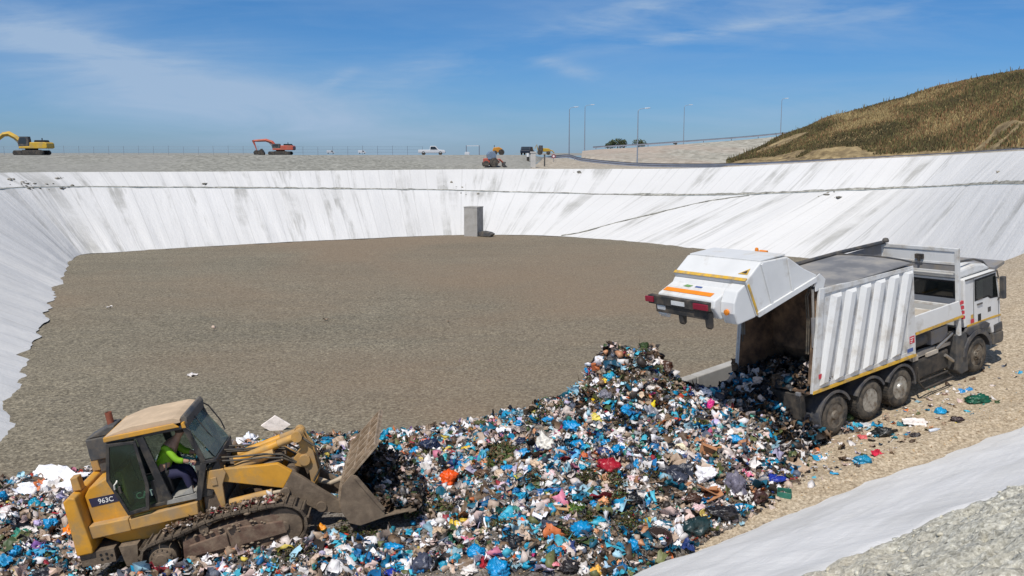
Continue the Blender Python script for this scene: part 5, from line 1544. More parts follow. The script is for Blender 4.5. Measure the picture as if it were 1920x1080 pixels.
# ------------------------------------------------------------------ excavators
def excavator(label, px, d, paint, sc_, cab_h, boom, stick, boom_w, bucket=True, rot=0.0):
    p = stand(px, d)
    e = thing('excavator', label, 'excavator', loc=p, rotz=rot)
    e.scale = (sc_, sc_, sc_)
    for y in (-1.5, 0.9):
        mb = MB(); mb.prism([(-2.5, 0.22), (-2.3, 0.02), (2.3, 0.02), (2.55, 0.22), (2.55, 0.55), (2.3, 0.82), (-2.3, 0.82), (-2.5, 0.55)], y, y + 0.6); mb.build('track', M_ch, e, 0.08)
    mb = MB(); mb.box(-1.2, 1.2, -0.9, 0.9, 0.45, 0.90); mb.lathe([(1.0, 0.90), (1.0, 1.10)], (0, 0, 0), 'z', 18); mb.build('undercarriage', M_ch, e)
    mb = MB(); mb.prism([(-1.5, 1.10), (-1.5, 1.45), (0.3, 1.5), (0.35, 2.15), (2.9, 2.15), (3.2, 1.95), (3.25, 1.25), (3.0, 1.10)], -1.35, 1.35); mb.build('house', paint, e, 0.10)
    mb = MB(); mb.prism([(0.9, 2.155), (1.0, 2.50), (2.5, 2.50), (2.7, 2.155)], -0.9, 0.9); mb.lathe([(0.09, 2.5), (0.09, 2.85)], (1.7, 0.3, 0), 'z', 8); mb.build('engine_cover', M_dkint, e, 0.04)
    mb = MB(); mb.prism([(-1.55, 1.46), (-1.65, 2.2), (-1.25, cab_h), (0.1, cab_h), (0.22, 2.4), (0.22, 1.50)], -1.30, -0.35); cabx = mb.build('cab', M_dkgrey, e, 0.05)
    mb = MB(); mb.prism([(-1.48, 1.9), (-1.15, cab_h - 0.12), (-0.2, cab_h - 0.12), (-0.2, 1.9)], -1.315, -1.30); mb.prism([(-1.5, cab_h - 0.02), (0.1, cab_h - 0.02), (0.1, cab_h + 0.03), (-1.4, cab_h + 0.03)], -1.28, -0.37); mb.build('cab_window', M_glb, cabx)
    mb = MB()
    mb.tube([(x, 0.15, z) for x, z in boom], boom_w, 4)
    bm = mb.build('boom', paint, e, 0.04)
    mb = MB(); mb.tube([(boom[0][0] - 0.3, 0.15, boom[0][1] - 0.45), ((boom[1][0] + boom[2][0]) / 2, 0.15, (boom[1][1] + boom[2][1]) / 2 - 0.25)], 0.11, 8); mb.build('boom_cylinder', M_chrome, bm)
    mb = MB(); mb.tube([(x, 0.15, z) for x, z in stick], [w_ * 0.75 for w_ in (boom_w[1], boom_w[-1], boom_w[-1] * 0.7)][:len(stick)], 4); mb.build('stick', paint, e, 0.03)
    if bucket:
        bx, bz = stick[-1]
        mb = MB(); mb.prism([(bx - 0.55, bz - 0.9), (bx - 0.70, bz - 0.3), (bx - 0.3, bz + 0.15), (bx + 0.35, bz + 0.10), (bx + 0.5, bz - 0.35), (bx + 0.2, bz - 0.85)], -0.45, 0.75); mb.build('bucket', M_ch, e, 0.05)
    return e
excavator('yellow excavator on the far left rim, its boom reaching out of view', 60, 158, M_exy, 1.0, 3.05,
          [(-1.2, 1.7), (-2.6, 2.95), (-3.7, 3.55), (-4.6, 3.45), (-6.2, 2.2)], [(-6.4, 2.6), (-6.0, 1.9), (-7.6, 0.7)], [0.42, 0.44, 0.46, 0.42, 0.28])
excavator('orange red excavator on the far rim with its arm folded down', 526, 168, M_exr, 0.78, 2.5,
          [(-0.8, 1.6), (-1.9, 2.9), (-3.3, 3.35), (-5.0, 3.25), (-6.1, 3.2)], [(-6.25, 3.35), (-5.8, 2.2), (-5.4, 0.95)], [0.36, 0.40, 0.36, 0.30, 0.22])
p = stand(491, 168)
eb = thing('digger_bucket', 'dark spare digger bucket on the ground beside the orange excavator arm', 'bucket', loc=p)
mb = MB(); mb.prism([(-0.5, 0.0), (-0.6, 0.5), (-0.25, 0.95), (0.2, 0.9), (0.5, 0.35), (0.45, 0.0)], -0.5, 0.5); mb.build('bucket_shell', M_ch, eb, 0.05)
mb = MB(); mb.box(-0.2, 0.15, -0.15, 0.15, 0.93, 1.10); mb.build('lug', M_ch, eb)

# ------------------------------------------------------------------ small vehicles
def car(name, label, cat, p, paint, rot=0.0, L=4.4, W=1.8, H=1.5, pickup=False, van=False, win=M_glb, tail=False):
    e = thing(name, label, cat, loc=p, rotz=rot)
    h1 = H * 0.58
    mb = MB()
    if pickup:
        prof = [(-L / 2, 0.35), (-L / 2, h1), (-L * 0.08, h1), (-L * 0.06, H), (L * 0.14, H), (L * 0.26, h1 + 0.03), (L * 0.47, h1 - 0.06), (L / 2, 0.55), (L / 2, 0.35)]
    elif van:
        prof = [(-L / 2, 0.35), (-L / 2, H), (L * 0.22, H), (L * 0.38, h1), (L / 2, h1 - 0.1), (L / 2, 0.35)]
    else:
        prof = [(-L / 2, 0.35), (-L / 2, h1), (-L * 0.42, h1 + 0.05), (-L * 0.30, H), (L * 0.08, H), (L * 0.25, h1 + 0.03), (L * 0.47, h1 - 0.12), (L / 2, 0.5), (L / 2, 0.35)]
    mb.prism(prof, -W / 2, W / 2)
    b = mb.build('car_body', paint, e, 0.08)
    mb = MB()
    if pickup: wp = [(-L * 0.05, h1 + 0.04), (-L * 0.04, H - 0.09), (L * 0.12, H - 0.09), (L * 0.21, h1 + 0.04)]
    elif van: wp = [(L * 0.02, h1 + 0.04), (L * 0.02, H - 0.12), (L * 0.2, H - 0.12), (L * 0.32, h1 + 0.04)]
    else: wp = [(-L * 0.38, h1 + 0.06), (-L * 0.29, H - 0.09), (L * 0.07, H - 0.09), (L * 0.20, h1 + 0.06)]
    mb.prism(wp, -W / 2 - 0.01, -W / 2 + 0.005); mb.build('side_window', win, b)
    mb = MB(); mb.prism(wp, W / 2 - 0.005, W / 2 + 0.01); mb.build('side_window', win, b)
    if not van and not pickup:
        mb = MB(); mb.slab([(-L * 0.425, -W * 0.4, h1 + 0.09), (-L * 0.425, W * 0.4, h1 + 0.09), (-L * 0.315, W * 0.36, H - 0.07), (-L * 0.315, -W * 0.36, H - 0.07)], (-0.02, 0, 0.01)); mb.build('rear_window', win, b)
    for x in (-L * 0.31, L * 0.31):
        for y, sg in ((-W / 2, 1), (W / 2, -1)):
            mb = MB(); mb.lathe([(0.0, 0.02), (0.19, 0.02), (0.20, 0.0), (0.32, -0.01), (0.33, 0.03), (0.33, 0.18), (0.30, 0.2)], (x, y, 0.33), 'y', 18, sg); mb.build('wheel', M_tyre, e)
    if tail:
        for y in (-W / 2 + 0.02, W / 2 - 0.24):
            mb = MB(); mb.box(-L / 2 - 0.02, -L / 2 + 0.03, y, y + 0.22, h1 - 0.22, h1 + 0.02); mb.build('tail_light', M_red, e)
    return e
car('pickup_truck', 'white pickup parked on the far rim left of the gate frame', 'pickup', stand(810, 172), M_carw, 0.05, 2.6 * 1.9, 1.9, 1.62 * 1.0, pickup=True)
car('parked_car', 'dark blue car seen end-on on the rim beside the pale pillar', 'car', stand(989, 172), M_card, 1.35, 4.3, 1.8, 1.5)
car('parked_van', 'small white van far off on the horizon right of the orange excavator', 'van', stand(620, 560), M_carw, 0.3, 4.6, 1.9, 1.9, van=True)
car('parked_van', 'small white van far off on the horizon, nearer the white pickup', 'van', stand(679, 560), M_carw, 0.1, 4.6, 1.9, 1.9, van=True)
x_, y_ = ramp_xy(33.5, -1.9)
gc = car('parked_car', 'pale grey car with red tail lights at the top of the ramp', 'car', Vector((x_, y_, float(ramp_z(33.5)) + 0.02)), M_carg, math.atan2(RD[1], RD[0]), 4.3, 1.8, 1.5, tail=True)
gc.rotation_euler = (0, -math.radians(6.9), math.atan2(RD[1], RD[0]))

# orange road roller
p = stand(934, 172)
ro = thing('road_roller', 'orange road roller on the rim between the gate frame and the dark car', 'roller', loc=p)
mb = MB(); mb.lathe([(0.0, -0.7), (0.5, -0.7), (0.55, -0.66), (0.55, 0.66), (0.5, 0.7), (0, 0.7)], (0.6, 0, 0.5), 'y', 18); mb.build('drum', M_ch, ro)
mb = MB(); mb.prism([(-0.95, 0.45), (-1.0, 0.95), (-0.8, 1.35), (0.15, 1.45), (0.75, 1.15), (0.85, 0.8), (0.0, 0.45)], -0.6, 0.6); mb.build('roller_body', M_exo, ro, 0.08)
mb = MB(); mb.lathe([(0, -0.3), (0.42, -0.3), (0.42, 0.3), (0, 0.3)], (-0.55, -0.45, 0.42), 'y', 16); mb.lathe([(0, -0.1), (0.42, -0.1), (0.42, 0.1), (0, 0.1)], (-0.55, 0.5, 0.42), 'y', 16); mb.build('tyres', M_tyre, ro)
mb = MB(); mb.tube([(-0.7, -0.5, 1.3), (-0.7, -0.5, 1.75), (-0.7, 0.5, 1.75), (-0.7, 0.5, 1.3)], 0.05, 6); mb.build('roll_bar', M_ch, ro)

# yellow wheeled digger
p = stand(1020, 174)
dg = thing('backhoe_digger', 'small yellow and brown digger on the rim behind the pale pillar', 'digger', loc=p)
mb = MB(); mb.prism([(-0.2, 0.6), (-0.2, 1.25), (0.9, 1.2), (1.2, 0.95), (1.2, 0.55)], -0.5, 0.5); mb.build('bonnet', M_exy, dg, 0.06)
mb = MB(); mb.prism([(-1.1, 0.6), (-1.1, 1.0), (-0.95, 1.75), (-0.25, 1.75), (-0.2, 0.6)], -0.55, 0.55); mb.build('cab', M_dkgrey, dg, 0.05)
for x, r in ((-0.75, 0.48), (0.8, 0.36)):
    for y in (-0.62, 0.44):
        mb = MB(); mb.lathe([(0, 0), (r, 0), (r, 0.18), (0, 0.18)], (x, y, r), 'y', 16); mb.build('wheel', M_tyre, dg)
mb = MB(); mb.tube([(0.5, 0, 0.9), (1.5, 0, 0.8), (1.9, 0, 0.35)], 0.10, 5); mb.build('loader_arm', M_exy, dg)
mb = MB(); mb.tube([(-1.1, 0, 0.8), (-1.35, 0, 1.9), (-1.7, 0, 1.2)], 0.09, 5); mb.build('digging_arm', M_exy, dg)

# red tractor with a loader, low on the bank by the access track
p0 = at_y(924, 314, 129.5)
p = Vector((p0[0], p0[1], ground_z(p0[0], p0[1], 7.4)))
tr = thing('tractor', 'red tractor with a blue grey cab and front loader on the far bank edge', 'tractor', loc=p, rotz=0.15)
mb = MB(); mb.prism([(-1.3, 0.5), (-1.3, 1.15), (-0.5, 1.2), (-0.4, 0.5)], -0.5, 0.5); mb.prism([(-0.4, 0.5), (-0.4, 0.9), (0.9, 0.85), (0.9, 0.5)], -0.4, 0.4); mb.build('tractor_body', M_exr, tr, 0.06)
mb = MB(); mb.prism([(-0.75, 1.0), (-0.85, 1.7), (-0.45, 2.15), (0.20, 2.1), (0.42, 1.6), (0.42, 0.95)], -0.6, 0.6); mb.build('cab', simple('blue_grey_cab', (0.16, 0.21, 0.28), 0.35), tr, 0.08)
for x, r in ((0.1, 0.62), (-1.0, 0.42)):
    for y in (-0.78, 0.5):
        mb = MB(); mb.lathe([(0, 0), (r * 0.5, 0), (r, 0.02), (r, 0.26), (0, 0.28)], (x, y, r), 'y', 18); mb.build('wheel', M_tyre, tr)
mb = MB(); mb.tube([(0.2, -0.5, 0.95), (0.9, -0.5, 1.05), (1.55, -0.5, 0.45)], 0.09, 5); mb.tube([(0.2, 0.5, 0.95), (0.9, 0.5, 1.05), (1.55, 0.5, 0.45)], 0.09, 5); mb.build('loader_arm', M_exr, tr)
mb = MB(); mb.prism([(1.35, 0.05), (1.35, 0.7), (1.75, 0.65), (1.6, 0.35), (1.85, 0.05)], -0.8, 0.8); mb.build('bucket', M_dkgrey, tr)

# gate frame, white crate, pillar, small posts, sign
p = stand(886, 175)
g = thing('gate_frame', 'slim open metal gate frame standing on the far rim', 'frame', loc=p)
for x in (-1.15, 1.25):
    mb = MB(); mb.box(x - 0.07, x + 0.07, -0.07, 0.07, 0, 1.75); mb.build('gate_post', M_galv, g)
mb = MB(); mb.box(-1.079, 1.179, -0.05, 0.05, 1.62, 1.74); mb.build('crossbar', M_carw, g)
p = stand(876, 173)
o = MB(); o.prism([(-0.45, 0), (-0.45, 0.42), (-0.3, 0.55), (0.3, 0.55), (0.45, 0.42), (0.45, 0)], -0.4, 0.4)
o = o.build('white_tank', M_carw, None, 0.04); o.location = p; tag(o, 'small white water tank beside the gate frame foot', 'tank')
p0 = at_y(999.5, 311, 131)
p = Vector((p0[0], p0[1], ground_z(p0[0], p0[1], 7.6)))
o = MB(); o.box(-0.36, 0.36, -0.36, 0.36, -0.2, 2.0); o.box(-0.42, 0.42, -0.42, 0.42, 2.0, 2.2)
o = o.build('pillar', M_conc_pale, None, 0.03); o.location = p; tag(o, 'pale square pillar at the head of the access track', 'pillar')
p0 = at_y(1021, 306, 134)
p = Vector((p0[0], p0[1], ground_z(p0[0], p0[1], 7.8)))
o = MB(); o.tube([(0, 0, 0), (0, 0, 1.55)], 0.10, 8); o.lathe([(0.13, 1.55), (0.13, 1.68), (0, 1.74)], (0, 0, 0), 'z', 8)
o = o.build('bollard', M_dkgrey, None); o.location = p; tag(o, 'dark bollard on the access track right of the pale pillar', 'bollard')
p0 = at_y(990, 302, 139)
p = Vector((p0[0], p0[1], ground_z(p0[0], p0[1], 8.2)))
o = thing('marker_post', 'black and white marker post just left of the pale pillar', 'post', loc=p)
mb = MB(); mb.tube([(0, 0, 0), (0, 0, 0.62)], 0.20, 8); mb.build('post_base', M_ch, o)
mb = MB(); mb.tube([(0, 0, 0.62), (0, 0, 1.15)], 0.20, 8); mb.build('post_top', M_carw, o)
p0 = at_y(1038, 300, 150)
p = Vector((p0[0], p0[1], ground_z(p0[0], p0[1], 8.2)))
o = thing('road_sign', 'small red and white road sign at the road bend', 'sign', loc=p)
mb = MB(); mb.tube([(0, 0, 0), (0, 0, 0.9)], 0.04, 6); mb.build('sign_post', M_galv, o)
mb = MB(); mb.lathe([(0, -0.02), (0.32, -0.02), (0.32, 0.02), (0, 0.02)], (0, -0.06, 0.9), 'y', 14); pl_ = mb.build('sign_plate', M_red, o)
mb = MB(); mb.lathe([(0, -0.01), (0.18, -0.01), (0.18, 0.01), (0, 0.01)], (0, -0.09, 0.9), 'y', 14); mb.build('sign_face', M_carw, pl_)

# ------------------------------------------------------------------ wire fence along the left horizon
fe = thing('wire_fence', 'thin wire fence of grey posts along the far left horizon', 'fence', loc=(0, 0, 0))
fx = list(range(-20, 800, 28))
pts = []
for k, px in enumerate(fx):
    p = stand(px, 186 + random.uniform(-1, 1)); pts.append(p)
    mb = MB(); mb.tube([(p.x, p.y, p.z), (p.x + random.uniform(-.04, .04), p.y, p.z + 1.75 + random.uniform(-.15, .1))], 0.035, 5); mb.build('fence_post', M_post, fe)
for hgt in (0.5, 1.05, 1.6):
    mb = MB(); mb.tube([(p.x, p.y, p.z + hgt) for p in pts], 0.012, 4); mb.build('fence_wire', M_galv, fe)

# ------------------------------------------------------------------ street lamps
M_lhead = simple('lamp_head_shell', (0.72, 0.74, 0.76), 0.25, 0.2)
for px, d, top_y, arm_px, lab in ((1067, 182, 205, 9, 'street lamp at the left bend of the road, nearest the digger'),
                                  (1096, 215, 200, 11, 'fainter street lamp standing behind the road bend'),
                                  (1195, 152, 208, 13, 'tall street lamp rising in front of the embankment bushes'),
                                  (1281, 226, 200, 9, 'street lamp on top of the embankment road'),
                                  (1462, 222, 188, 6, 'rightmost street lamp, beside the hill shoulder')):
    p = stand(px, d)
    H = EYE[2] + (at_y(px, top_y, d)[2] - EYE[2]) - p.z
    e = thing('street_lamp', lab, 'street lamp', loc=p, group='street lamps along the rim road')
    a = arm_px * d / F_PX
    mb = MB(); mb.tube([(0, 0, 0), (0, 0, H * 0.5), (0, 0, H)], [0.12, 0.09, 0.06], 8); mb.build('lamp_pole', M_post, e)
    mb = MB(); mb.tube([(0, 0, H), (a * 0.3, 0, H + 0.30), (a, 0, H + 0.42)], 0.05, 6); mb.build('lamp_arm', M_post, e)
    mb = MB(); mb.prism([(a - 0.1, H + 0.36), (a - 0.05, H + 0.50), (a + 0.75, H + 0.54), (a + 0.85, H + 0.44), (a + 0.4, H + 0.36)], -0.20, 0.20); mb.build('lamp_head', M_lhead, e, 0.04)

# ------------------------------------------------------------------ guard rails
def guard(name, label, P, mat, h=0.62, band=0.34, step=4.0):
    e = thing(name, label, 'guard rail', loc=(0, 0, 0))
    P = catmull(P, 160)
    mb = MB()
    n = len(P)
    dd = np.gradient(P[:, :2], axis=0); dd /= np.maximum(np.linalg.norm(dd, axis=1), 1e-6)[:, None]
    nr = np.stack([dd[:, 1], -dd[:, 0]], 1)
    prof = [(0.03, 0.0), (-0.05, -band * 0.25), (0.02, -band * 0.5), (-0.05, -band * 0.75), (0.03, -band)]
    for p, q in zip(P, nr):
        for a, b in prof: mb.v.append((p[0] + q[0] * a, p[1] + q[1] * a, p[2] + b))
        for a, b in prof[::-1]: mb.v.append((p[0] + q[0] * (a + 0.03), p[1] + q[1] * (a + 0.03), p[2] + b))
    k = len(prof) * 2
    for i in range(n - 1):
        for j in range(k):
            j2 = (j + 1) % k
            mb.face((i * k + j, i * k + j2, (i + 1) * k + j2, (i + 1) * k + j))
    mb.build('rail', mat, e)
    L = np.concatenate([[0], np.cumsum(np.linalg.norm(np.diff(P, axis=0), axis=1))])
    for s in np.arange(0.5, L[-1], step):
        i = int(np.searchsorted(L, s)); p = P[min(i, n - 1)]
        mb = MB(); mb.box(p[0] - 0.06, p[0] + 0.06, p[1] + 0.06, p[1] + 0.16, p[2] - h - 0.2, p[2] - 0.02); mb.build('rail_post', mat, e)
guard('guard_rail', 'long dark grey guard rail following the rim road below the hill', GUARD, M_galv, 0.62, 0.58, 4.0)
guard('guard_rail', 'thin dark guard rail along the top of the far embankment', EM_T[1:] + np.array([0, 0.5, 0.75]), M_galv, 0.75, 0.34, 6.0)

# ------------------------------------------------------------------ bushes on the embankment
def bush(label, px, d, w, h, n=420, seed=0, name='bush', mat=M_leaf, z=None, lobes=5):
    rs = np.random.default_rng(seed)
    p = stand(px, d) if z is None else z
    e = thing(name, label, 'bush', loc=p)
    mb = MB()
    for k in range(5):
        a = rs.random() * 2 * PI
        mb.tube([(0, 0, -0.1), (math.cos(a) * w * 0.12, math.sin(a) * w * 0.12, h * 0.35), (math.cos(a) * w * 0.26, math.sin(a) * w * 0.26, h * 0.72)], [0.06, 0.04, 0.02], 5)
    mb.build('trunk', M_bark, e)
    cen = np.stack([rs.normal(0, w * 0.25, lobes), rs.normal(0, w * 0.2, lobes), h * (0.38 + 0.3 * rs.random(lobes))], 1)
    rad = (0.24 + 0.12 * rs.random(lobes)) * min(w, h * 1.3)
    k = rs.integers(0, lobes, n)
    u = rs.normal(0, 1, (n, 3)); u /= np.linalg.norm(u, axis=1)[:, None]
    c = cen[k] + u * rad[k][:, None] * (0.55 + 0.5 * rs.random((n, 1)))
    c[:, 2] = np.maximum(c[:, 2], 0.03)
    a = rs.normal(0, 1, (n, 3)); a /= np.linalg.norm(a, axis=1)[:, None]
    b = np.cross(a, u); b /= np.maximum(np.linalg.norm(b, axis=1), 1e-6)[:, None]
    s = (0.05 + 0.06 * rs.random((n, 1))) * min(w, h) * 1.1
    V = np.stack([c - a * s, c + b * s * 0.7, c + a * s, c - b * s * 0.7], 1).reshape(-1, 3)
    np_mesh('crown', V, np.arange(4 * n).reshape(n, 4), mat, parent=e)
    return e
for k, (px, w, h, lab) in enumerate(((1144, 3.0, 1.5, 'leftmost dark green bush of the embankment row'), (1157, 3.4, 2.2, 'larger dark green bush left of the lamp pole, second of the row'),
                                     (1170, 3.0, 1.9, 'dark green bush third of the embankment row'), (1197, 3.2, 1.8, 'dark green bush right behind the tall lamp pole'), (1266, 1.6, 0.8, 'tiny low bush alone at the embankment top'))):
    p = stand(px, 214)
    b = bush(lab, px, 214, w, h, 420, 40 + k); b['group'] = 'bushes on the embankment'
# ================================================================== THE LITTER
# outline of the tipped litter on the ground (world x, y), worked out on the ground itself
def on_ground(px, py):
    r = ray(px, py)
    lo, hi = 5.0, 90.0
    for _ in range(70):
        mid = (lo + hi) / 2
        q = EYE + r * mid
        if q[2] > float(ground(q[0], q[1])) + 0.12: lo = mid
        else: hi = mid
    q = EYE + r * lo
    return q[0], q[1]
OUT = [on_ground(*p) for p in ((-260, 960), (-120, 930), (0, 908), (80, 897), (155, 884), (240, 868), (330, 852), (430, 836), (520, 818), (600, 816), (700, 812), (800, 808), (900, 803), (960, 795), (1010, 784))]
OUT += [(2.0, 27.2), (4.6, 27.4), (6.4, 26.3), (7.3, 25.9), (8.6, 24.6), (8.9, 23.2)]
OUT += [on_ground(*p) for p in ((1490, 812), (1512, 838), (1500, 868), (1484, 905), (1462, 935), (1400, 962), (1330, 996), (1260, 1030), (1200, 1056), (1140, 1086), (1060, 1135), (960, 1190))]
OUT += [(-4.0, 15.5), (-12.0, 15.5), (-17.0, 17.0)]
OUT = np.array(OUT)

def poly_sd(x, y):
    """signed distance to the outline (positive inside)"""
    P, Q = OUT, np.roll(OUT, -1, 0)
    d = np.full(x.shape, 1e9); ins = np.zeros(x.shape, bool)
    for a, b in zip(P, Q):
        ab = b - a
        t = np.clip(((x - a[0]) * ab[0] + (y - a[1]) * ab[1]) / (ab @ ab), 0, 1)
        d = np.minimum(d, np.hypot(x - a[0] - t * ab[0], y - a[1] - t * ab[1]))
        c = (a[1] > y) != (b[1] > y)
        with np.errstate(divide='ignore', invalid='ignore'):
            xi = a[0] + (y - a[1]) / (b[1] - a[1]) * ab[0]
        ins ^= c & (x < xi)
    return np.where(ins, d, -d)

LMI = LM.inverted()
def litter_surface(x, y):
    s, o = ramp_so(x, y)
    zr = ramp_z(s)
    base = np.where(o < -4.3, np.maximum(0.0, zr - (-4.3 - o) * 0.24), zr)
    base = np.maximum(base, ground(x, y))
    sd = poly_sd(x, y)
    e = np.clip(sd / 1.8, 0, 1); e = e * e * (3 - 2 * e)
    n1 = vnoise(x * 0.45, y * 0.45, 201, 4, 0.55); n2 = vnoise(x * 1.6, y * 1.6, 202, 3, 0.6)
    layer = 0.10 + e * (0.42 + 0.28 * n1) + n2 * 0.11
    # the freshly tipped heap behind the lorry
    def cone(cx, cy, h, rx, ry, p=1.0, ang=0.0):
        ca, sa = math.cos(ang), math.sin(ang)
        u = ((x - cx) * ca + (y - cy) * sa) / rx; v = (-(x - cx) * sa + (y - cy) * ca) / ry
        return h * np.exp(-(u * u + v * v) ** p)
    heap = cone(3.05, 23.7, 1.35, 1.02, 1.35) + cone(3.0, 23.2, 0.62, 2.5, 1.9) + cone(5.6, 23.4, 0.30, 1.6, 1.3) + cone(0.6, 22.8, 0.50, 2.4, 2.0)
    heap = heap * (1 + 0.26 * n2 + 0.22 * n1)
    z = np.maximum(base + layer * np.clip((sd + 0.25) / 0.5, 0, 1), 0) + heap * np.clip(sd / 0.8, 0, 1)
    # pressed flat under the loader
    M = np.array(LMI)
    lx = M[0, 0] * x + M[0, 1] * y + M[0, 2] * z + M[0, 3]
    ly = M[1, 0] * x + M[1, 1] * y + M[1, 2] * z + M[1, 3]
    A = np.array(LM)
    zl = A[2, 3] + A[2, 0] * lx + A[2, 1] * ly + np.where(ly < 0.0, np.clip(-ly * 1.1 + 0.04, 0, 0.48), 0.0) + np.where((ly > 0.5) & (ly < 1.9), 0.16, 0.0)
    w = np.clip(1.5 - np.maximum(np.maximum(-0.9 - lx, lx - 3.0), np.maximum(-0.55 - ly, ly - 2.8)) / 0.9, 0, 1)
    w = np.clip(w, 0, 1)
    z = z * (1 - w) + np.minimum(z, zl - 0.02) * w * 0.5 + (zl - 0.02) * w * 0.5
    # a shallow scrape before the bucket
    w2 = np.clip(1.2 - np.maximum(np.maximum(3.2 - lx, lx - 5.6), np.maximum(-0.5 - ly, ly - 2.9)) / 0.6, 0, 1)
    z = np.where(w2 > 0, z * (1 - w2) + np.minimum(z, zl + 0.22) * w2, z)
    return z, sd

xs = np.arange(-19.5, 11.5, 0.11); ys = np.arange(14.8, 31.5, 0.11)
TX, TY = np.meshgrid(xs, ys, indexing='ij')
TZ, TSD = litter_surface(TX, TY)
def build_litter_bed():
    keep = TSD > -0.2
    F = grid_faces(*TX.shape)
    kf = keep.ravel()[F].all(1)
    F = F[kf]
    used = np.unique(F); mp = -np.ones(TX.size, int); mp[used] = np.arange(len(used))
    V = np.stack([TX, TY, np.where(TSD > -0.1, TZ, TZ - 0.2)], -1).reshape(-1, 3)[used]
    m, nt = new_mat('compacted_waste', 0.95)
    co = nt.coord()
    n = nt.noise(co, 14, 7, 0.8)
    c = nt.ramp(n, [(0.30, (0.03, 0.025, 0.020)), (0.42, (0.10, 0.082, 0.062)), (0.50, (0.24, 0.205, 0.17)), (0.58, (0.38, 0.345, 0.31)), (0.70, (0.60, 0.57, 0.54))])
    n2 = nt.noise(co, 0.8, 4, 0.6)
    c = nt.mix(nt.ramp(n2, [(0.45, (0, 0, 0)), (0.62, (0.6,) * 3)]), c, (0.06, 0.045, 0.03))
    nt.link(c, nt.bsdf().inputs['Base Color'])
    nt.bump(n, 0.9, 0.1)
    o = np_mesh('compacted_waste', V, mp[F], m, smooth=True)
    tag(o, 'compacted brown waste under the loose litter', 'waste', kind='stuff')
    return o
bed = build_litter_bed()
BED = bvh_of([bed, ramp_ob] + [o for o in COL.objects if o.name == 'pit_floor'])

def surf_z(x, y):
    i = np.clip(np.round((x - xs[0]) / 0.11).astype(int), 0, len(xs) - 1); j = np.clip(np.round((y - ys[0]) / 0.11).astype(int), 0, len(ys) - 1)
    return TZ[i, j], TSD[i, j]

# ------------------------------------------------------------------ shapes
def ico(sub):
    bm = bmesh.new(); bmesh.ops.create_icosphere(bm, subdivisions=sub, radius=1.0)
    V = np.array([v.co[:] for v in bm.verts]); F = np.array([[v.index for v in f.verts] for f in bm.faces]); bm.free()
    return V, F
def crumple(V, rs, amp=0.35, freq=1.6, seedv=None):
    off = Vector(rs.uniform(-50, 50, 3))
    out = V.copy()
    for i, v in enumerate(V):
        p = Vector(v) * freq + off
        a = noise.noise(p); b = abs(noise.noise(p * 2.3)); c = abs(noise.noise(p * 4.7))
        out[i] = v * (1 + amp * (a * 1.0 + (0.35 - b) * 0.9 + (0.3 - c) * 0.5))
    return out
def sheet(n, rs, bend=0.5):
    g = np.linspace(-1, 1, n)
    X, Y = np.meshgrid(g, g, indexing='ij')
    off = Vector(rs.uniform(-50, 50, 3))
    Z = np.zeros_like(X)
    for i in range(n):
        for j in range(n):
            p = Vector((X[i, j] * 1.1, Y[i, j] * 1.1, 0)) + off
            Z[i, j] = bend * (noise.noise(p) * 0.9 + (0.3 - abs(noise.noise(p * 2.4))) * 0.7)
            X[i, j] += 0.25 * noise.noise(p * 1.7 + Vector((9, 0, 0))); Y[i, j] += 0.25 * noise.noise(p * 1.7 + Vector((0, 9, 0)))
    F = grid_faces(n, n)
    F = np.concatenate([F[:, [0, 1, 2]], F[:, [0, 2, 3]]])
    return np.stack([X, Y, Z], -1).reshape(-1, 3), F
def tri_prism(profile, n):
    """lathe along x with n sides"""
    V, F = [], []
    for (r, t) in profile:
        for k in range(n):
            a = 2 * PI * k / n; V.append((t, r * math.cos(a), r * math.sin(a)))
    m = len(profile)
    for i in range(m - 1):
        for k in range(n):
            a, b = i * n + k, i * n + (k + 1) % n
            F += [(a, b, b + n), (a, b + n, a + n)]
    return np.array(V, float), np.array(F)
rs0 = np.random.default_rng(77)
TEMPL = []
v1, f1 = ico(1)
for k in range(8):
    V = v1 * (0.45 + 0.75 * rs0.random((len(v1), 1))) + rs0.normal(0, 0.12, v1.shape)
    V = V * np.array([1.1, 0.6 + 0.4 * rs0.random(), 0.35 + 0.35 * rs0.random()])
    TEMPL.append((V, f1, 1.9))
for k in range(10):
    V, F = sheet(5, rs0, 0.9); V = V + rs0.normal(0, 0.16, V.shape); V[:, 1] *= 0.55 + 0.45 * rs0.random(); TEMPL.append((V, F, 3.6))
for k in range(8):
    V, F = sheet(7, rs0, 1.1); V = V + rs0.normal(0, 0.09, V.shape); V[:, 1] *= 0.45 + 0.5 * rs0.random(); V[:, 2] *= 0.8; TEMPL.append((V, F, 2.2))
TEMPL.append((*tri_prism([(0.0, -1), (0.26, -1), (0.28, 0.3), (0.10, 0.7), (0.10, 1.0), (0, 1.0)], 7), 1.3))
bx = np.array([(x, y, z) for x in (-1, 1) for y in (-0.6, 0.6) for z in (-0.3, 0.3)], float)
bf = np.array([(0, 1, 3), (0, 3, 2), (4, 6, 7), (4, 7, 5), (0, 4, 5), (0, 5, 1), (2, 3, 7), (2, 7, 6), (0, 2, 6), (0, 6, 4), (1, 5, 7), (1, 7, 3)])
TEMPL.append((bx, bf, 1.6))
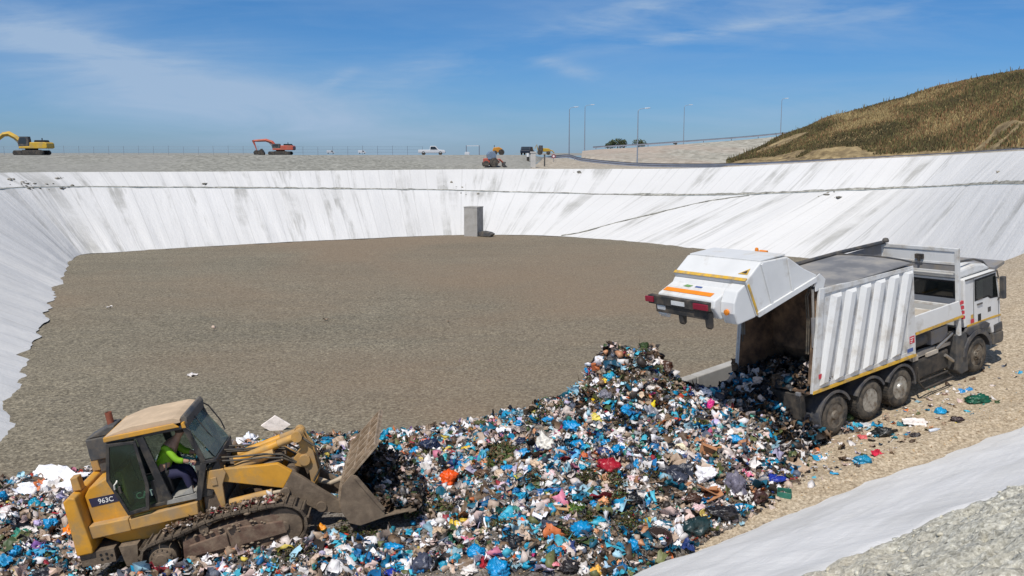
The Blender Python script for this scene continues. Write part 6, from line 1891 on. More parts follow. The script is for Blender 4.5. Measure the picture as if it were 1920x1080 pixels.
for k in range(3):
    t = np.linspace(-1, 1, 7)
    zz = 0.35 * np.sin(t * 2.2 + k) + 0.15 * rs0.normal(0, 1, 7); yy = 0.3 * np.sin(t * 1.7 + 2 * k)
    V = np.concatenate([np.stack([t, yy - 0.07, zz], 1), np.stack([t, yy + 0.07, zz + 0.04], 1)])
    F = np.array([f for i in range(6) for f in ((i, i + 1, i + 8), (i, i + 8, i + 7))]); TEMPL.append((V, F, 1.8))
TW = np.array([t[2] for t in TEMPL]); TW /= TW.sum()

PAL = [  # colour, weight
    (rgb(226, 221, 218), 17), (rgb(240, 238, 240), 15), (rgb(212, 198, 190), 14), (rgb(196, 174, 156), 10.5), (rgb(218, 192, 184), 7), (rgb(166, 144, 122), 10), (rgb(120, 98, 76), 8),
    (rgb(84, 66, 50), 5.5), (rgb(52, 44, 38), 5.5), (rgb(30, 30, 34), 4.5), (rgb(58, 62, 74), 3.5), (rgb(92, 98, 112), 5), (rgb(24, 146, 190), 5), (rgb(24, 108, 164), 2.6), (rgb(70, 176, 200), 5.5), (rgb(22, 96, 120), 3.5),
    (rgb(30, 52, 110), 2.0), (rgb(160, 200, 216), 6), (rgb(70, 140, 124), 2.2), (rgb(64, 84, 46), 2), (rgb(104, 108, 66), 1.6), (rgb(206, 184, 80), 1.3), (rgb(206, 116, 66), 1.7), (rgb(190, 66, 40), 0.7),
    (rgb(146, 36, 48), 1.1), (rgb(206, 124, 148), 1.0), (rgb(180, 50, 110), 0.3), (rgb(120, 84, 150), 0.4), (rgb(186, 178, 204), 3), (rgb(194, 140, 102), 3)]
PC = np.array([p[0] for p in PAL]); PW = np.array([p[1] for p in PAL], float); PW /= PW.sum()

def scatter(n, rs, smin, smax, region=None, lift=0.25, flat=0.0, power=2.2):
    """positions on the litter"""
    X, Y = [], []
    while len(X) < n:
        x = rs.uniform(-19, 11, 4000); y = rs.uniform(17.0, 31, 4000)
        z, sd = surf_z(x, y)
        ok = sd > (-0.15 + 0.30 * rs.random(4000) ** 2)
        if region is not None: ok &= region(x, y)
        X += list(x[ok]); Y += list(y[ok])
    x, y = np.array(X[:n]), np.array(Y[:n])
    z, sd = surf_z(x, y)
    size = smin + (smax - smin) * rs.random(n) ** power
    return x, y, z + size * lift, size
def assemble(name, x, y, z, size, rs, mats, cols=None, tilt=0.7, tw=None, label=None):
    n = len(x)
    k = rs.choice(len(TEMPL), n, p=TW if tw is None else tw)
    ci = rs.choice(len(PC), n, p=PW)
    # neighbours tend to come out of the same load: shift the palette by place
    dark = vnoise(x * 0.5, y * 0.5, 301, 3)
    sw = (dark > 0.20) & (rs.random(n) < 0.45)
    ci[sw] = rs.choice([5, 6, 6, 7, 7, 8, 8, 9, 19, 20, 15, 3], sw.sum())
    top = (np.hypot((x - 3.0) / 1.5, (y - 23.6) / 1.7) < 1) & (rs.random(n) < 0.40)
    ci[top] = rs.choice([5, 6, 7, 7, 8, 8, 19, 20, 9, 29], top.sum())
    blue = (vnoise(x * 0.9 + 40, y * 0.9, 302, 3) > 0.30) & (rs.random(n) < 0.35)
    ci[blue] = rs.choice([12, 12, 13, 14, 17, 15], blue.sum())
    C = (PC[ci] if cols is None else cols) * (0.75 + 0.35 * rs.random((n, 1)))
    Vs, Fs, Cs = [], [], []
    base = 0
    for t, (TV, TF, _) in enumerate(TEMPL):
        idx = np.where(k == t)[0]
        m = len(idx)
        if m == 0: continue
        yaw = rs.uniform(0, 2 * PI, m); tx = rs.normal(0, tilt, m); ty = rs.normal(0, tilt, m)
        cy, sy = np.cos(yaw), np.sin(yaw); cx, sx = np.cos(tx), np.sin(tx); cz, sz = np.cos(ty), np.sin(ty)
        Z0 = np.zeros(m); I1 = np.ones(m)
        Rz = np.stack([cy, -sy, Z0, sy, cy, Z0, Z0, Z0, I1], 1).reshape(m, 3, 3)
        Rx = np.stack([I1, Z0, Z0, Z0, cx, -sx, Z0, sx, cx], 1).reshape(m, 3, 3)
        Ry = np.stack([cz, Z0, sz, Z0, I1, Z0, -sz, Z0, cz], 1).reshape(m, 3, 3)
        R = Rz @ Rx @ Ry
        sc3 = size[idx][:, None] * (0.7 + 0.6 * rs.random((m, 3)))
        V = np.einsum('mij,mvj->mvi', R, TV[None] * sc3[:, None, :]) + np.stack([x[idx], y[idx], z[idx]], 1)[:, None, :]
        F = TF[None] + (np.arange(m) * len(TV))[:, None, None] + base
        Vs.append(V.reshape(-1, 3)); Fs.append(F.reshape(-1, 3)); Cs.append(np.repeat(C[idx], len(TV), 0))
        base += m * len(TV)
    return np_mesh(name, np.concatenate(Vs), np.concatenate(Fs), mats, col=np.concatenate(Cs))
def col_mat(name, rough=0.55):
    m, nt = new_mat(name, rough)
    at = nt.add('ShaderNodeAttribute', _attribute_name='Col')
    n = nt.noise(nt.coord(), 14, 4, 0.6)
    c = nt.mix(0.5, at.outputs['Color'], nt.ramp(n, [(0.3, (0.55, 0.52, 0.48)), (0.6, (1, 1, 1))]), 'MULTIPLY')
    nt.link(c, nt.bsdf().inputs['Base Color'])
    nt.bump(n, 0.3, 0.02)
    return m
M_lit = col_mat('mixed_litter')
rsl = np.random.default_rng(5)
def not_loader(x, y):
    M = np.array(LMI); z, _ = surf_z(x, y)
    lx = M[0, 0] * x + M[0, 1] * y + M[0, 2] * z + M[0, 3]; ly = M[1, 0] * x + M[1, 1] * y + M[1, 2] * z + M[1, 3]
    return ~((lx > -1.9) & (lx < 3.2) & (ly > -0.05) & (ly < 2.45)) & ~((lx > 3.2) & (lx < 5.3) & (ly > 0.0) & (ly < 2.45))
parts_ = [scatter(30000, rsl, 0.026, 0.10, not_loader, 0.3, 0, 1.9), scatter(7000, rsl, 0.07, 0.20, not_loader, 0.25, 0, 1.8), scatter(1200, rsl, 0.10, 0.18, not_loader, 0.2, 0, 1.6),
          scatter(4500, rsl, 0.03, 0.14, lambda x, y: (np.hypot((x - 3.2) / 2.4, (y - 23.2) / 2.6) < 1), 0.5)]
x = np.concatenate([p[0] for p in parts_]); y = np.concatenate([p[1] for p in parts_]); z = np.concatenate([p[2] for p in parts_]); sz_ = np.concatenate([p[3] for p in parts_])
o = assemble('mixed_litter', x, y, z, sz_, rsl, M_lit)
tag(o, 'dense mixed household litter of plastic, paper and scraps covering the heap', 'litter', kind='stuff')

# scraps dropped on the ramp beside the lorry, and a few on the pit floor
def ramp_scraps():
    n = 520
    s = np.concatenate([rsl.normal(-0.5, 2.4, 300), rsl.uniform(-3, 12, 220)]); o = np.concatenate([rsl.normal(0.55, 0.55, 300), rsl.uniform(-0.3, 1.7, 220)])
    x, y = ramp_xy(s, o)
    z = []
    for a, b in zip(x, y):
        h = BED.ray_cast(Vector((a, b, 30)), Vector((0, 0, -1)))
        z.append(h[0].z if h[0] is not None else 2.0)
    size = 0.02 + 0.10 * rsl.random(n) ** 2.5
    o = assemble('ramp_scraps', x, y, np.array(z) + size * 0.15, size, rsl, M_lit, tilt=0.35)
    tag(o, 'small paper and plastic scraps strewn on the ramp beside the lorry', 'litter', kind='stuff')
ramp_scraps()
# load still sliding out of the body
def load_in_body():
    n = 620
    X = rsl.uniform(-0.85, 0.7, n); Yl = rsl.uniform(0.12, 2.38, n)
    top = 0.10 + 0.10 * np.clip((X + 0.8) / 1.6, 0, 1) + 0.75 * np.clip(1 - np.abs(Yl - 0.2) / 0.6, 0, 1) * np.clip(1 - np.abs(X + 0.3) / 0.8, 0, 1)
    Zl = 1.40 + rsl.random(n) * top
    M = np.array(TM)
    P = np.stack([X, Yl, Zl, np.ones(n)], 1) @ M.T
    size = 0.05 + 0.13 * rsl.random(n) ** 1.8
    cols = PC[rsl.choice([7, 8, 9, 9, 6, 8, 7, 2, 5, 10, 15], n)] * 0.8
    o = assemble('load', P[:, 0], P[:, 1], P[:, 2], size, rsl, M_lit, cols)
    tag(o, 'dark waste still sliding from the lorry body', 'waste', kind='stuff')
load_in_body()
def tail_spill():
    n = 1500
    X = rsl.normal(-1.15, 0.40, n); Yl = rsl.uniform(-0.1, 2.6, n)
    M = np.array(TM)
    P = np.stack([X, Yl, np.zeros(n), np.ones(n)], 1) @ M.T
    hz_ = 0.95 * np.clip(1 - np.abs(X + 0.95) / 0.9, 0, 1) * rsl.random(n) * (0.55 + 0.45 * np.clip(Yl / 1.2, 0, 1))
    zb, sd = surf_z(P[:, 0], P[:, 1])
    size = 0.04 + 0.14 * rsl.random(n) ** 1.8
    o = assemble('tail_spill', P[:, 0], P[:, 1], np.maximum(zb, P[:, 2]) + hz_, size, rsl, M_lit, PC[rsl.choice([8, 9, 9, 7, 8, 10, 0, 2, 6, 12, 15], n)] * 0.85)
    tag(o, 'dark waste heaped against the lorry tail', 'waste', kind='stuff')
tail_spill()
def floor_scraps():
    P = np.array([at_z(px, py, 0.06) for px, py in ((222, 552), (205, 576), (400, 614), (360, 703), (610, 598), (840, 602))])
    n = len(P)
    o = assemble('floor_scraps', P[:, 0], P[:, 1], P[:, 2], np.full(n, 0.10) + rsl.random(n) * 0.10, rsl, M_lit, PC[[9, 0, 3, 0, 5, 5]], 0.12)
    tag(o, 'few pale scraps lying far out on the gravel floor', 'litter', kind='stuff')
floor_scraps()

# twigs and garden waste through the heap
def twigs():
    n = 700
    x, y, z, s = scatter(n, rsl, 0.15, 0.55, lambda x, y: not_loader(x, y) & (vnoise(x * 0.6, y * 0.6, 401, 3) > 0.12), 0.15)
    a = rsl.uniform(0, 2 * PI, n); up = rsl.normal(0.15, 0.35, n)
    d = np.stack([np.cos(a), np.sin(a), up], 1) * s[:, None]
    P = np.stack([x, y, z], 1); w = 0.008 + 0.010 * rsl.random(n)
    q = np.stack([-np.sin(a), np.cos(a), 0 * a], 1) * w[:, None]; u = np.array([[0, 0, 1.0]]) * w[:, None] * 1.6
    V = np.stack([P - q, P + q, P + u, P + d - q * 0.4, P + d + q * 0.4, P + d + u * 0.5], 1).reshape(-1, 3)
    F = np.array([(0, 1, 4, 3), (1, 2, 5, 4), (2, 0, 3, 5)])[None] + (np.arange(n) * 6)[:, None, None]
    o = np_mesh('twigs', V, F.reshape(-1, 4), M_bark)
    tag(o, 'loose twigs tangled in the litter', 'twigs', kind='stuff')
twigs()

def loader_scraps():
    M = np.array(LM)
    n = 190
    L = np.stack([rsl.uniform(0.1, 2.7, n), rsl.uniform(0.0, 0.45, n), np.zeros(n), np.ones(n)], 1)
    L[:, 2] = 0.95 + 0.22 * np.clip(L[:, 0] / 1.4, 0, 1) + rsl.uniform(0, 0.05, n)
    P = L @ M.T; size = 0.02 + 0.07 * rsl.random(n) ** 2
    o = assemble('track_scraps', P[:, 0], P[:, 1], P[:, 2], size, rsl, M_lit, PC[rsl.choice([5, 6, 7, 8, 7, 6, 0, 24, 3], n)] * 0.8, 0.4)
    tag(o, 'mud and scraps carried on top of the loader track', 'waste', kind='stuff')
    n = 1500
    L = np.stack([rsl.uniform(4.25, 5.55, n), rsl.uniform(0.10, 2.40, n), np.zeros(n), np.ones(n)], 1)
    top = (0.30 + 0.55 * np.clip(L[:, 1] / 1.6, 0, 1)) * np.clip(1 - np.abs(L[:, 0] - 4.75) / 0.95, 0, 1)
    L[:, 2] = 0.42 + top * rsl.random(n) ** 0.7
    P = L @ M.T; size = 0.03 + 0.09 * rsl.random(n) ** 1.8
    o = assemble('scooped_waste', P[:, 0], P[:, 1], P[:, 2], size, rsl, M_lit, PC[rsl.choice([5, 6, 7, 8, 8, 7, 6, 9, 10, 19, 4, 0, 15], n)] * 0.7)
    tag(o, 'dark earthy waste scooped up inside the loader bucket', 'waste', kind='stuff')
loader_scraps()

# green and brown garden waste lumps
def garden_clumps():
    rs = np.random.default_rng(31)
    spots = [(1180, 660, 34), (1205, 668, 26), (1010, 778, 40), (1045, 770, 30), (1100, 905, 34), (1000, 905, 30), (1150, 905, 40), (1220, 890, 36), (1160, 940, 40), (1100, 975, 36), (1060, 1010, 30), (1180, 985, 40),
             (930, 990, 30), (830, 960, 40), (760, 930, 44), (780, 965, 40), (690, 1010, 40), (640, 1000, 30), (560, 1040, 44), (1320, 800, 36), (1280, 770, 40), (1250, 720, 36), (1190, 720, 30), (1160, 800, 34), (1250, 820, 36), (240, 1066, 50), (1120, 845, 30)]
    Vs, Cs = [], []
    for px, py, w in spots:
        r = Vector(ray(px, py)).normalized()
        h = BED.ray_cast(Vector(EYE), r)
        if h[0] is None or surf_z(np.array([h[0].x]), np.array([h[0].y]))[1][0] < 0.2: continue
        R = w * h[3] / F_PX * 0.7
        n = int(260 * (w / 36) ** 2)
        q = rs.normal(0, 0.5, (n, 3)) * np.array([R, R, 0.05])
        xx, yy = h[0].x + q[:, 0], h[0].y + q[:, 1]
        zz = surf_z(xx, yy)[0] + 0.03 + np.abs(q[:, 2]) + 0.10 * rs.random(n) * np.exp(-(q[:, 0] ** 2 + q[:, 1] ** 2) / R ** 2)
        c = np.stack([xx, yy, zz], 1)
        a = rs.normal(0, 1, (n, 3)); a[:, 2] *= 0.6; a /= np.linalg.norm(a, axis=1)[:, None]
        b = np.cross(a, rs.normal(0, 1, (n, 3))); b /= np.linalg.norm(b, axis=1)[:, None]
        s_ = 0.025 + 0.05 * rs.random((n, 1)); t_ = 0.010 + 0.016 * rs.random((n, 1))
        Vs.append(np.stack([c - a * s_, c + b * t_, c + a * s_, c - b * t_], 1).reshape(-1, 3))
        pal = np.array([rgb(74, 84, 40), rgb(92, 78, 46), rgb(62, 52, 34), rgb(112, 92, 58), rgb(84, 100, 46), rgb(50, 44, 30)])
        Cs.append(np.repeat(pal[rs.integers(0, 6, n)] * (0.7 + 0.5 * rs.random((n, 1))), 4, 0))
    V = np.concatenate(Vs)
    o = np_mesh('garden_clippings', V, np.arange(len(V)).reshape(-1, 4), M_lit, col=np.concatenate(Cs))
    tag(o, 'brown and green garden clippings matted into the litter', 'clippings', kind='stuff')
garden_clumps()

def stones():
    rs = np.random.default_rng(88)
    def put(name, x, y, z, size, pal, label, cat):
        n = len(x); k = rs.integers(0, 6, n)
        Vs, Fs, Cs = [], [], []; base = 0
        for t in range(6):
            TV = v1 * (0.62 + 0.6 * rs0.random((len(v1), 1))) * np.array([1, 0.8, 0.6])
            i = np.where(k == t)[0]
            a = rs.uniform(0, 2 * PI, len(i)); ca, sa = np.cos(a), np.sin(a)
            P = TV[None] * (size[i][:, None, None] * (0.7 + 0.6 * rs.random((len(i), 1, 3))))
            Q = np.stack([P[..., 0] * ca[:, None] - P[..., 1] * sa[:, None], P[..., 0] * sa[:, None] + P[..., 1] * ca[:, None], P[..., 2]], -1) + np.stack([x[i], y[i], z[i]], 1)[:, None, :]
            Vs.append(Q.reshape(-1, 3)); Fs.append((f1[None] + (np.arange(len(i)) * len(TV))[:, None, None] + base).reshape(-1, 3)); base += len(i) * len(TV)
            Cs.append(np.repeat(np.array(pal)[rs.integers(0, len(pal), len(i))] * (0.75 + 0.45 * rs.random((len(i), 1))), len(TV), 0))
        o = np_mesh(name, np.concatenate(Vs), np.concatenate(Fs), M_lit, col=np.concatenate(Cs))
        tag(o, label, cat, kind='stuff')
    def drop(bv, s, o):
        x, y = ramp_xy(s, o); z = []
        for a, b in zip(x, y):
            h = bv.ray_cast(Vector((a, b, 40)), Vector((0, 0, -1))); z.append(h[0].z if h[0] is not None else -5)
        return x, y, np.array(z)
    n = 4200
    s = rs.uniform(-13, 14, n); o = 2.2 + 0.115 * np.clip(s, -14, 5) - np.abs(rs.normal(0, 1.1, n))
    x, y, z = drop(BED, s, o)
    put('loose_stones', x, y, z, 0.008 + 0.022 * rs.random(n) ** 2.5, [rgb(196, 168, 128), rgb(176, 146, 106), rgb(210, 190, 156), rgb(140, 116, 86), rgb(112, 92, 68)], 'loose beige stones on the ramp and along its lower edge', 'stones')
    mound = bvh_of([q for q in COL.objects if q.name == 'clay_mound'])
    n = 1500
    s = rs.uniform(-12, 6, n); o = 2.52 + 0.115 * np.clip(s, -14, 5) + 6.3 + np.abs(rs.normal(0, 1.3, n)) - 0.25
    x, y, z = drop(mound, s, o)
    ok = z > 0
    put('clay_clods', x[ok], y[ok], z[ok], (0.010 + 0.055 * rs.random(n) ** 3.5)[ok], [rgb(192, 188, 172), rgb(184, 178, 158), rgb(200, 197, 182)], 'loose clods of pale clay on the mound', 'clods')

    up = bvh_of([upper_liner, lower_liner])
    X, Y, Zz = [], [], []
    for px, py, k, w in ((20, 336, 8, 8), (40, 345, 16, 22), (110, 334, 10, 8), (75, 350, 12, 30), (130, 350, 8, 20), (385, 345, 5, 8), (1084, 324, 8, 6), (1872, 322, 4, 6), (860, 352, 8, 40), (1560, 365, 6, 30)):
        for _ in range(k):
            r = Vector(ray(px + rs.normal(0, w * 0.5), py + rs.normal(0, w * 0.15))).normalized()
            h = up.ray_cast(Vector(EYE), r)
            if h[0] is not None: X.append(h[0].x); Y.append(h[0].y); Zz.append(h[0].z)
    n = len(X)
    put('spilled_soil', np.array(X), np.array(Y), np.array(Zz), 0.08 + 0.28 * rs.random(n) ** 2.5, [rgb(112, 108, 98), rgb(92, 88, 80), rgb(136, 130, 118)], 'lumps of soil spilled over the white liner near the bench', 'soil')
stones()
# ================================================================== LITTER ONE CAN POINT AT
rsi = np.random.default_rng(909)
v4, f4 = ico(4)
BAGS = []
for k in range(9):
    V = crumple(v4, rsi, 0.62, 1.15)
    off = Vector(rsi.uniform(-50, 50, 3))
    for i, v in enumerate(V):
        p = Vector(v) * 5.0 + off
        V[i] = V[i] * (1 + 0.17 * (0.30 - abs(noise.noise(p * 0.6))) * 2 + 0.13 * (0.3 - abs(noise.noise(p * 1.4))) * 2 + 0.05 * noise.noise(p * 2.5))
    # gathered neck
    top = v4[:, 2] > 0.80
    V[top] *= np.stack([1 - (v4[top, 2] - 0.8) * 2.6, 1 - (v4[top, 2] - 0.8) * 2.6, 1 + (v4[top, 2] - 0.8) * 1.1], 1)
    V[:, 2] = np.where(V[:, 2] < -0.45, -0.45 + (V[:, 2] + 0.45) * 0.35, V[:, 2])
    BAGS.append((V, f4))
SHEETS = []
for k in range(8):
    n = 15
    V, F = sheet(n, rsi, 1.0)
    off = Vector(rsi.uniform(-50, 50, 3))
    for i, v in enumerate(V):
        p = Vector((v[0], v[1], 0)) * 2.6 + off
        V[i, 2] += 0.35 * (0.3 - abs(noise.noise(p))) + 0.12 * noise.noise(p * 2.4)
        V[i, 0] += 0.12 * noise.noise(p * 1.3); V[i, 1] += 0.12 * noise.noise(p * 1.3 + Vector((7, 3, 0)))
    V[:, 2] *= 0.62
    SHEETS.append((V, F))
_mats = {}
def item_mat(c, kind):
    key = (c, kind)
    if key in _mats: return _mats[key]
    rough = {'bag': 0.32, 'sheet': 0.38, 'box': 0.85, 'cloth': 0.9}.get(kind, 0.5)
    m, nt = new_mat('litter_' + kind, rough)
    co = nt.coord()
    n = nt.noise(co, 2.5, 6, 0.65)
    base = rgb(*c)
    colr = nt.ramp(n, [(0.28, tuple(x * 0.60 for x in base)), (0.5, base), (0.75, tuple(min(1, x * 1.15 + 0.015) for x in base))])
    d = nt.noise(co, 1.3, 6, 0.7)
    colr = nt.mix(nt.ramp(d, [(0.60, (0, 0, 0)), (0.76, (0.55,) * 3)]), colr, (0.20, 0.15, 0.11))
    nt.link(colr, nt.bsdf().inputs['Base Color'])
    nt.bump(nt.noise(co, 7.0, 5, 0.6, 0.5), 0.5 if kind != 'box' else 0.2, 0.06)
    _mats[key] = m
    return m
GROUND_HIT = BED
def hit_px(px, py):
    r = Vector(ray(px, py)).normalized()
    h = GROUND_HIT.ray_cast(Vector(EYE), r)
    if h[0] is None:
        q = at_z(px, py, 0.0); return Vector(q), Vector((0, 0, 1))
    return h[0], h[1]

def leaf_cluster(w, h, d, cols, n, seed, parent, name='foliage'):
    rs = np.random.default_rng(seed)
    u = rs.normal(0, 1, (n, 3)); u /= np.linalg.norm(u, axis=1)[:, None]
    r = 0.35 + 0.65 * rs.random((n, 1)) ** 0.5
    lump = 1 + 0.25 * vnoise(u[:, 0] * 2 + 5, u[:, 1] * 2 + u[:, 2], seed, 3)[:, None]
    c = u * r * lump * np.array([w, d, h])
    c[:, 2] = np.abs(c[:, 2] + h * 0.35) * 0.9
    a = rs.normal(0, 1, (n, 3)); a /= np.linalg.norm(a, axis=1)[:, None]
    b = np.cross(a, u + 0.01); b /= np.maximum(np.linalg.norm(b, axis=1), 1e-6)[:, None]
    s = (0.030 + 0.035 * rs.random((n, 1)))
    V = np.stack([c - a * s * 1.6, c + b * s * 0.55, c + a * s * 1.6, c - b * s * 0.55], 1).reshape(-1, 3)
    C = np.array([rgb(*x) for x in cols])[rs.integers(0, len(cols), n)] * (0.7 + 0.5 * rs.random((n, 1)))
    return np_mesh(name, V, np.arange(4 * n).reshape(n, 4), M_lit, col=np.repeat(C, 4, 0), parent=parent)

CNT = [0]
def item(px, py, w, h, kind, c, label, rot=None, name=None, cat=None, group=None, sink=0.15, tilt=None):
    CNT[0] += 1
    k = CNT[0]
    P, N = hit_px(px, py + h * 0.25)
    d = (P - Vector(EYE)).length
    W, H = w * d / F_PX * 0.5, h * d / F_PX * 0.5
    a = rot if rot is not None else rsi.uniform(-0.5, 0.5)
    nm = {'bag': 'plastic_bag', 'sheet': 'plastic_sheet', 'ball': 'ball', 'box': 'cardboard_box', 'board': 'foam_board', 'bottle': 'plastic_bottle', 'bowl': 'plastic_bowl', 'plant': 'garden_waste', 'cloth': 'cloth',
          'tube': 'cardboard_tube', 'crate': 'plastic_crate', 'flap': 'cardboard_sheet'}[kind]
    ct = {'bag': 'bag', 'sheet': 'plastic sheet', 'ball': 'ball', 'box': 'box', 'board': 'board', 'bottle': 'bottle', 'bowl': 'bowl', 'plant': 'plants', 'cloth': 'cloth', 'tube': 'tube', 'crate': 'crate', 'flap': 'cardboard'}[kind]
    nm = name or nm; ct = cat or ct
    if kind == 'bag':
        V, F = BAGS[k % len(BAGS)]
        sy = (W + H) / 2
        R = np.array(Matrix.Rotation(rsi.uniform(0, 2 * PI), 3, 'Z') @ Matrix.Rotation(rsi.uniform(-0.9, 0.9), 3, 'X'))
        V2 = V @ R.T
        mn, mx = V2.min(0), V2.max(0)
        V2 = (V2 - (mn + mx) / 2) / ((mx - mn) / 2) * np.array([W, sy * 0.9, H * 0.92])
        o = np_mesh(nm, V2, F, item_mat(c, 'bag'), smooth=True)
        up = H * (0.62 - sink)
    elif kind in ('sheet', 'cloth'):
        V, F = SHEETS[k % len(SHEETS)]
        V2 = V.copy(); mn, mx = V2.min(0), V2.max(0)
        V2 = (V2 - (mn + mx) / 2) / ((mx - mn) / 2) * np.array([W, max(W * 0.55, H * 1.1), H * 0.75])
        # tip the film towards the observer's side of the heap so that its face lies on the slope
        R = np.array(Matrix.Rotation(0.45 if tilt is None else tilt, 3, 'X'))
        V2 = V2 @ R.T
        o = np_mesh(nm, V2, F, item_mat(c, kind), smooth=True)
        up = H * 0.35
    elif kind == 'ball':
        V, F = v4, f4
        V2 = crumple(v4, rsi, 0.06, 1.2) * np.array([W, (W + H) / 2, H])
        o = np_mesh(nm, V2, F, item_mat(c, 'bag'), smooth=True); up = H * 0.7
    elif kind in ('box', 'crate'):
        mb = MB(); t = 0.04 * W
        hw, hd, hh = W * 0.80, W * 0.62, H * 0.62
        mb.box(-hw, hw, -hd, -hd + t, -hh, hh); mb.box(-hw, hw, hd - t, hd, -hh, hh); mb.box(-hw, -hw + t, -hd + t, hd - t, -hh, hh); mb.box(hw - t, hw, -hd + t, hd - t, -hh, hh)
        mb.box(-hw + t, hw - t, -hd + t, hd - t, -hh, -hh + t)
        if kind == 'box':
            mb.slab([(-hw, -hd - 0.002, hh), (hw, -hd - 0.002, hh), (hw * 1.05, -hd - hh * 0.9, hh * 0.75), (-hw * 0.9, -hd - hh * 0.9, hh * 0.9)], (0, 0.01, 0.015))
            mb.slab([(hw + 0.002, -hd, hh), (hw + 0.002, hd, hh), (hw + hh * 0.8, hd * 0.9, hh * 1.5), (hw + hh * 0.8, -hd, hh * 1.3)], (0, 0, 0.015))
        o = mb.build(nm, item_mat(c, 'box')); up = H * 0.35
        o.rotation_euler = (rsi.uniform(-0.35, 0.35), rsi.uniform(-0.35, 0.35), 0)
    elif kind == 'flap':
        mb = MB()
        rs_ = np.random.default_rng(k)
        for q in range(4):
            a0 = rs_.uniform(0, 2 * PI); x0, y0, z0 = rs_.uniform(-W * .35, W * .35), rs_.uniform(-W * .2, W * .2), rs_.uniform(0, H * 0.5)
            u = Vector((math.cos(a0), math.sin(a0), rs_.uniform(-.5, .5))) * W * rs_.uniform(0.35, 0.6); v = Vector((-math.sin(a0), math.cos(a0), rs_.uniform(0.2, 1.2))) * W * rs_.uniform(0.25, 0.45)
            c0 = Vector((x0, y0, z0))
            mb.slab([tuple(c0 - u - v), tuple(c0 + u - v * 0.9), tuple(c0 + u * 0.9 + v), tuple(c0 - u * 0.7 + v * 1.1)], (0.01, 0.0, 0.02))
        o = mb.build(nm, item_mat(c, 'box')); up = H * 0.3
    elif kind == 'board':
        mb = MB(); mb.slab([(-W, 0, 0), (W * 0.05, 0.0, -H * 1.0), (W, 0.02, 0), (-W * 0.05, 0.06, H)], (0.0, 0.06, 0.02))
        o = mb.build(nm, item_mat(c, 'box'), None, 0.01); up = H * 0.55
    elif kind == 'bottle':
        mb = MB(); L = max(W, H)
        mb.lathe([(0, -L), (0.30 * L, -L * 0.97), (0.33 * L, -0.8 * L), (0.30 * L, -0.2 * L), (0.33 * L, 0.3 * L), (0.22 * L, 0.62 * L), (0.11 * L, 0.75 * L), (0.11 * L, 0.98 * L), (0, L)], (0, 0, 0), 'z', 14)
        o = mb.build(nm, item_mat(c, 'bag'), smooth=True); up = H * 0.4
        o.rotation_euler = (rsi.uniform(-0.3, 0.3), (1.35 if W > H else 0.35), 0)
    elif kind == 'bowl':
        mb = MB(); mb.lathe([(0, -0.5 * H), (W * 0.7, -0.5 * H), (W, 0.5 * H), (W * 1.05, 0.5 * H), (W * 0.95, 0.45 * H), (W * 0.66, -0.40 * H), (0, -0.40 * H)], (0, 0, 0), 'z', 20)
        o = mb.build(nm, item_mat(c, 'bag'), smooth=True); up = H * 0.4
        o.rotation_euler = (0.45, 0.1, 0)
    elif kind == 'tube':
        mb = MB(); mb.tube([(0, 0, -H), (0, 0, H)], W * 0.8, 10); o = mb.build(nm, item_mat(c, 'box')); up = H * 0.6; o.rotation_euler = (0.1, -0.2, 0)
    elif kind == 'plant':
        o = leaf_cluster(W, H, (W + H) / 2, c, 2200 if w > 60 else 600, 700 + k, None, nm); up = -H * 0.55
    o.location = P + Vector((0, 0, up))
    if kind in ('bag', 'ball'): pass
    elif kind in ('sheet', 'cloth'): o.rotation_euler = (0, 0, a)
    else: o.rotation_euler.z = a
    tag(o, label, ct, group or {'bag': 'rubbish bags in the heap', 'sheet': 'sheets of plastic film in the heap', 'box': 'boxes in the heap', 'flap': 'boxes in the heap', 'cloth': 'cloths in the litter', 'plant': 'garden waste in the heap'}.get(kind))
    return o

BLUE, TEAL, SKY_, NAVY, ROYAL = (10, 136, 192), (22, 144, 176), (80, 160, 205), (34, 44, 70), (28, 52, 150)
WHITE, CREAM, BLACK, DGREY, GREY = (232, 230, 234), (226, 214, 196), (24, 24, 28), (52, 56, 66), (120, 118, 128)
YEL, LIME, ORA, PEACH, RED, MAG, PINK, PURP, LAV = (222, 186, 36), (190, 190, 70), (232, 88, 24), (226, 160, 112), (160, 22, 40), (200, 40, 120), (220, 120, 150), (120, 50, 150), (190, 176, 214)
KRAFT, TAN, BROWN, DGREEN, GREEN = (170, 118, 80), (190, 150, 104), (70, 46, 34), (20, 74, 58), (50, 96, 40)

